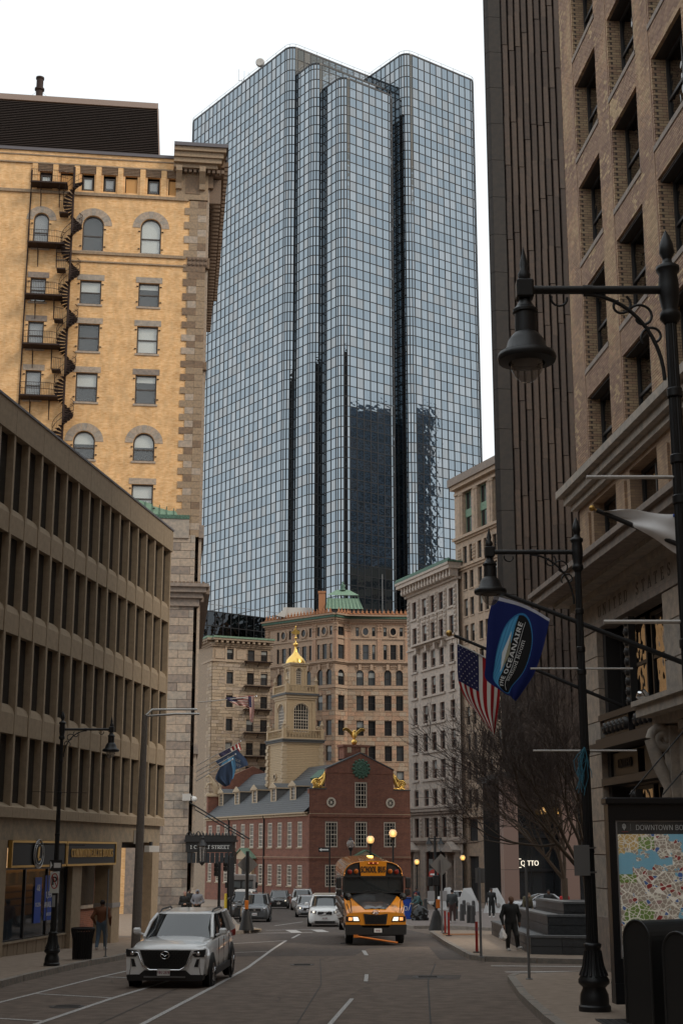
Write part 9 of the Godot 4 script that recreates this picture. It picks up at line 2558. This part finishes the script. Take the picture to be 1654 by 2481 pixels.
# ================================================================ people
func person(label: String, x: float, ahead: float, lift: float, yaw: float, k: float, bones: Array, colors: Array, cell := 0.028, group := "") -> Node3D:
	# bones: [from, to, radius, radius, colour index]; joined by a smooth minimum and meshed as surface nets
	var T := thing("person", label, "person", onroad(x, ahead, lift), yaw, group)
	T.scale = Vector3.ONE * k
	var lo := Vector3.ONE * 9; var hi := -lo
	for b in bones:
		for e in [[b[0], b[2]], [b[1], b[3]]]:
			lo = lo.min(e[0] - Vector3.ONE * (e[1] + 0.07)); hi = hi.max(e[0] + Vector3.ONE * (e[1] + 0.07))
	var n := Vector3i(((hi - lo) / cell).ceil()) + Vector3i.ONE
	var F := PackedFloat32Array(); F.resize(n.x * n.y * n.z); F.fill(0.3)
	var D := PackedFloat32Array(); D.resize(F.size()); D.fill(9.0)
	var I := PackedByteArray(); I.resize(F.size())
	for b in bones:
		var a: Vector3 = b[0]; var c: Vector3 = b[1]; var r0: float = b[2]; var r1: float = b[3]
		var ab := c - a; var l2 := maxf(ab.length_squared(), 1e-6)
		var mr := maxf(r0, r1) + 0.09
		var i0 := Vector3i(((a.min(c) - Vector3.ONE * mr - lo) / cell).floor()).clamp(Vector3i.ZERO, n - Vector3i.ONE)
		var i1 := Vector3i(((a.max(c) + Vector3.ONE * mr - lo) / cell).ceil()).clamp(Vector3i.ZERO, n - Vector3i.ONE)
		for zz in range(i0.z, i1.z + 1):
			for y in range(i0.y, i1.y + 1):
				var row := (zz * n.y + y) * n.x
				for xx in range(i0.x, i1.x + 1):
					var p := lo + Vector3(xx, y, zz) * cell
					var t := clampf((p - a).dot(ab) / l2, 0.0, 1.0)
					var d := p.distance_to(a + ab * t) - lerpf(r0, r1, t)
					var q := row + xx
					if d < D[q]: D[q] = d; I[q] = b[4]
					var f := F[q]
					var h := maxf(0.035 - absf(f - d), 0.0) / 0.035
					F[q] = minf(f, d) - h * h * 0.035 * 0.25
	var vid := PackedInt32Array(); vid.resize(F.size()); vid.fill(-1)
	var V := PackedVector3Array(); var C := PackedByteArray()
	var off := []
	for q in 8: off.append(Vector3i(q & 1, (q >> 1) & 1, q >> 2))
	var edges := [[0, 1], [2, 3], [4, 5], [6, 7], [0, 2], [1, 3], [4, 6], [5, 7], [0, 4], [1, 5], [2, 6], [3, 7]]
	for zz in n.z - 1:
		for y in n.y - 1:
			for xx in n.x - 1:
				var base := (zz * n.y + y) * n.x + xx
				if F[base] > 0.12 or F[base] < -0.12: continue
				var val := []
				var mask := 0
				for q in 8:
					var f := F[base + off[q].x + (off[q].y + off[q].z * n.y) * n.x]
					val.append(f)
					if f < 0: mask |= 1 << q
				if mask == 0 or mask == 255: continue
				var sum := Vector3.ZERO; var cnt := 0
				for e in edges:
					var fa: float = val[e[0]]; var fb: float = val[e[1]]
					if (fa < 0) != (fb < 0):
						sum += Vector3(off[e[0]]).lerp(Vector3(off[e[1]]), fa / (fa - fb)); cnt += 1
				vid[base] = V.size()
				V.append(lo + (Vector3(xx, y, zz) + sum / cnt) * cell); C.append(I[base])
	var N := PackedVector3Array(); N.resize(V.size())
	var tris := PackedInt32Array()
	var st := [1, n.x, n.x * n.y]
	for zz in range(1, n.z - 1):
		for y in range(1, n.y - 1):
			for xx in range(1, n.x - 1):
				var base := (zz * n.y + y) * n.x + xx
				var s0 := F[base] < 0
				for ax in 3:
					if (F[base + st[ax]] < 0) == s0: continue
					var u: int = st[(ax + 1) % 3]; var w: int = st[(ax + 2) % 3]
					var q := [vid[base - u - w], vid[base - w], vid[base], vid[base - u]]
					if q.min() < 0: continue
					if not s0: q.reverse()
					for t in [[0, 1, 2], [0, 2, 3]]:
						var a: int = q[t[0]]; var b: int = q[t[1]]; var c: int = q[t[2]]
						var m := (V[b] - V[a]).cross(V[c] - V[a])
						N[a] += m; N[b] += m; N[c] += m
						tris.append_array([a, c, b])
	var out := mb(true)
	for t in tris:
		out.col = colors[C[t]]
		out.put(V[t], N[t].normalized())
	pb(T, "body", out, M.person_skin)
	return T

func man(o: Dictionary) -> Array:
	# standing figure facing +z; o moves joints. colours: 0 skin, 1 top, 2 trousers, 3 shoes, 4 hair or cap
	var j := {"pelvis": Vector3(0, 0.95, 0), "chest": Vector3(0, 1.3, 0), "neck": Vector3(0, 1.5, 0), "head": Vector3(0, 1.64, 0.02), "ls": Vector3(0.2, 1.43, 0), "rs": Vector3(-0.2, 1.43, 0), "le": Vector3(0.27, 1.14, -0.02), "re": Vector3(-0.27, 1.14, -0.02), "lh": Vector3(0.27, 0.88, 0.06), "rh": Vector3(-0.27, 0.88, 0.06),
		"lk": Vector3(0.11, 0.5, 0.02), "rk": Vector3(-0.11, 0.5, 0.02), "lf": Vector3(0.12, 0.08, 0), "rf": Vector3(-0.12, 0.08, 0)}
	for k in o: if j.has(k): j[k] = o[k]
	var bulk: float = o.get("bulk", 1.0)
	var b := [[j.pelvis + Vector3(0.06, 0.02, 0), j.pelvis - Vector3(0.06, -0.02, 0), 0.125 * bulk, 0.125 * bulk, 2], [j.pelvis + Vector3(0, 0.1, 0), j.chest, 0.15 * bulk, 0.17 * bulk, 1], [j.chest + Vector3(-0.06, 0.05, 0), j.chest + Vector3(0.06, 0.05, 0), 0.15 * bulk, 0.15 * bulk, 1],
		[j.rs, j.ls, 0.085 * bulk, 0.085 * bulk, 1], [j.chest + Vector3(0, 0.15, 0), j.neck + (j.head - j.neck) * 0.4, 0.07, 0.055, 0 if not o.get("hood", false) else 1],
		[j.head + Vector3(0, -0.045, 0.03), j.head + Vector3(0, -0.03, 0.02), 0.068, 0.075, 0], [j.head + Vector3(0, 0.03, 0), j.head + Vector3(0, 0.04, -0.02), 0.088, 0.09, 0 if o.get("bald", false) else 4], [j.head + Vector3(0, 0.0, 0.085), j.head + Vector3(0, -0.02, 0.1), 0.018, 0.02, 0]]
	if o.get("hood", false): b.append([j.head + Vector3(0, 0.03, -0.03), j.neck + Vector3(0, -0.02, -0.05), 0.115, 0.1, 1])
	for s in ["l", "r"]:
		var sh: Vector3 = j[s + "s"]; var el: Vector3 = j[s + "e"]; var ha: Vector3 = j[s + "h"]; var kn: Vector3 = j[s + "k"]; var ft: Vector3 = j[s + "f"]
		var hip: Vector3 = j.pelvis + Vector3(0.09 if s == "l" else -0.09, -0.03, 0)
		b.append([sh, el, 0.07 * bulk, 0.058 * bulk, 1]); b.append([el, ha, 0.056 * bulk, 0.045, 1])
		var hd := (ha - el).normalized()
		b.append([ha + hd * 0.03, ha + hd * 0.08, 0.04, 0.036, 0])
		for f in 4: b.append([ha + hd * 0.08 + Vector3(0, 0, -0.03 + f * 0.022), ha + hd * (0.145 + 0.012 * (2 - absi(f - 2))) + Vector3(0, -0.005, -0.03 + f * 0.022 + 0.01), 0.014, 0.012, 0])
		b.append([ha + hd * 0.04 + Vector3(0, 0, 0.035), ha + hd * 0.09 + Vector3(0, 0, 0.06), 0.016, 0.013, 0])
		b.append([hip, kn, 0.1 * bulk, 0.07 * bulk, 2]); b.append([kn, ft + Vector3(0, 0.05, -0.02), 0.07 * bulk, 0.055 * bulk, 2])
		var toe: Vector3 = o.get(s + "toe", Vector3(0, -0.03, 0.16))
		b.append([ft + Vector3(0, -0.02, -0.04), ft + toe, 0.05, 0.042, 3])
	return b

func people() -> void:
	var dark := Color(0.012, 0.012, 0.013); var skin := Color(0.16, 0.08, 0.05); var pale := Color(0.4, 0.24, 0.17); var white := Color(0.6, 0.58, 0.55); var denim := Color(0.09, 0.13, 0.18); var grey := Color(0.22, 0.22, 0.24); var hair := Color(0.02, 0.015, 0.012)
	# walking towards us with a white bag
	var T := person("bald person in black jacket and trousers carrying a white plastic bag on the island", 5.85, 51.2, 0.15, 0.25, 1.02, man({"bald": true, "bulk": 1.22, "head": Vector3(0.02, 1.66, 0.05), "rh": Vector3(-0.3, 0.86, 0.08), "lh": Vector3(0.3, 0.92, 0.02), "le": Vector3(0.33, 1.15, -0.05), "re": Vector3(-0.32, 1.13, -0.03), "lf": Vector3(0.2, 0.1, 0.1), "lk": Vector3(0.16, 0.52, 0.1), "rf": Vector3(-0.1, 0.06, -0.04), "ltoe": Vector3(0.06, 0.02, 0.17)}), [skin, dark, dark, white, skin], 0.024)
	var m := mb()
	m.turned([Vector2(0.0, -0.02), Vector2(0.015, 0.02), Vector2(0.045, 0.06), Vector2(0.02, 0.14)].duplicate(), 8, Vector3(-0.36, 0.36, 0.14))
	var B := thing("plastic_bag", "white plastic carrier bag held by the person in black", "bag", T.transform * Vector3(-0.34, 0.36, 0.12), 0.25)
	m = mb()
	var rows := []
	for k in 9:
		var f := k / 8.0
		var a := []
		for i in 14:
			var rr := lerpf(0.13, 0.03, pow(f, 2.2)) * (1.0 + 0.16 * sin(i * 2.3 + k) + 0.1 * sin(i * 5.0 - k * 2.0)) * (0.5 if k == 0 else 1.0)
			a.append(Vector3(cos(TAU * i / 14) * rr, f * 0.4, -sin(TAU * i / 14) * rr * 0.8))
		rows.append(a)
	m.grid(rows, true); m.fan(rows[0], Vector3.DOWN); pb(B, "sack", m, M.white_cloth)
	m = mb(); m.tube([Vector3(-0.02, 0.38, 0), Vector3(0.0, 0.48, 0.0), Vector3(0.02, 0.38, 0)], 0.012, 5); pb(B, "handle", m, M.white_cloth)
	T = person("person in rust-brown jacket and jeans walking away past the timber hoarding", -8.35, 51.6, 0.15, PI - 0.1, 0.96, man({"bulk": 1.12, "lh": Vector3(0.3, 0.98, 0.12), "rh": Vector3(-0.28, 0.96, 0.12), "le": Vector3(0.33, 1.16, -0.1), "re": Vector3(-0.32, 1.16, -0.1), "lf": Vector3(0.1, 0.1, -0.22), "lk": Vector3(0.12, 0.5, 0.02), "rf": Vector3(-0.1, 0.08, 0.2), "rk": Vector3(-0.12, 0.5, 0.12)}), [skin, Color(0.16, 0.06, 0.025), denim, white, hair], 0.026)
	T = person("person in black jacket and pink cap standing by the granite corner", -8.6, 81.0, 0.15, 0.1, 1.0, man({"bulk": 1.08, "lh": Vector3(0.06, 1.1, 0.2), "rh": Vector3(-0.06, 1.1, 0.2), "le": Vector3(0.28, 1.12, 0.02), "re": Vector3(-0.28, 1.12, 0.02)}), [pale, dark, dark, dark, Color(0.32, 0.17, 0.14)], 0.03)
	T = person("person in pale grey hooded sweatshirt standing at the left corner", -8.3, 85.0, 0.15, -0.1, 1.04, man({"bulk": 1.15, "hood": true, "lh": Vector3(0.12, 1.0, 0.16), "rh": Vector3(-0.12, 1.0, 0.16), "le": Vector3(0.34, 1.12, 0.0), "re": Vector3(-0.34, 1.12, 0.0)}), [skin, grey, dark, dark, hair], 0.03)
	T = person("person in dark clothes near the entrance canopy", -10.3, 100.0, 0.15, 0.0, 1.0, man({}), [skin, dark, dark, dark, hair], 0.035)
	T = person("person in dark jacket standing with back turned beside the signal post", 6.3, 84.0, 0.15, 2.9, 1.05, man({"bulk": 1.15}), [pale, Color(0.04, 0.045, 0.045), Color(0.06, 0.035, 0.03), white, hair], 0.032)
	T = person("person in black coat and white shoes walking by the faceted barriers", 9.75, 96.0, 0.15, 0.0, 1.06, man({"bulk": 1.0}), [skin, dark, dark, white, hair], 0.032)
	T = person("person in teal jacket bending over the rubbish bag", 4.9, 92.0, 0.15, -1.1, 0.98, man({"chest": Vector3(0, 1.26, 0.16), "neck": Vector3(0, 1.42, 0.26), "head": Vector3(0, 1.54, 0.33), "ls": Vector3(0.2, 1.36, 0.22), "rs": Vector3(-0.2, 1.36, 0.22), "le": Vector3(0.26, 1.1, 0.34), "re": Vector3(-0.26, 1.1, 0.34), "lh": Vector3(0.16, 1.0, 0.55), "rh": Vector3(-0.16, 1.0, 0.55)}), [pale, Color(0.06, 0.12, 0.12), Color(0.02, 0.09, 0.07), dark, Color(0.2, 0.02, 0.02)], 0.032)
	T = person("person in dark clothes standing in front of the pale stone doors", 6.0, 118.0, 0.15, 0.3, 1.0, man({}), [skin, Color(0.02, 0.03, 0.05), dark, dark, hair], 0.036)
	T = person("person in olive coat stooping behind the planter wall", 10.15, 80.5, 0.15, 0.4, 1.0, man({"bulk": 1.1, "chest": Vector3(0, 1.26, 0.1), "head": Vector3(-0.02, 1.58, 0.2), "neck": Vector3(0, 1.44, 0.15)}), [pale, Color(0.1, 0.085, 0.05), dark, dark, Color(0.12, 0.08, 0.05)], 0.034)
	T = person("person in bright red jacket among the plaza passers-by", 12.7, 84.0, 0.15, 0.0, 0.98, man({"bulk": 1.15}), [skin, Color(0.4, 0.02, 0.02), dark, dark, hair], 0.034)
	T = person("person in black jacket beside the one in red", 12.0, 85.5, 0.15, 0.2, 1.04, man({"bulk": 1.1}), [skin, dark, dark, dark, hair], 0.036)
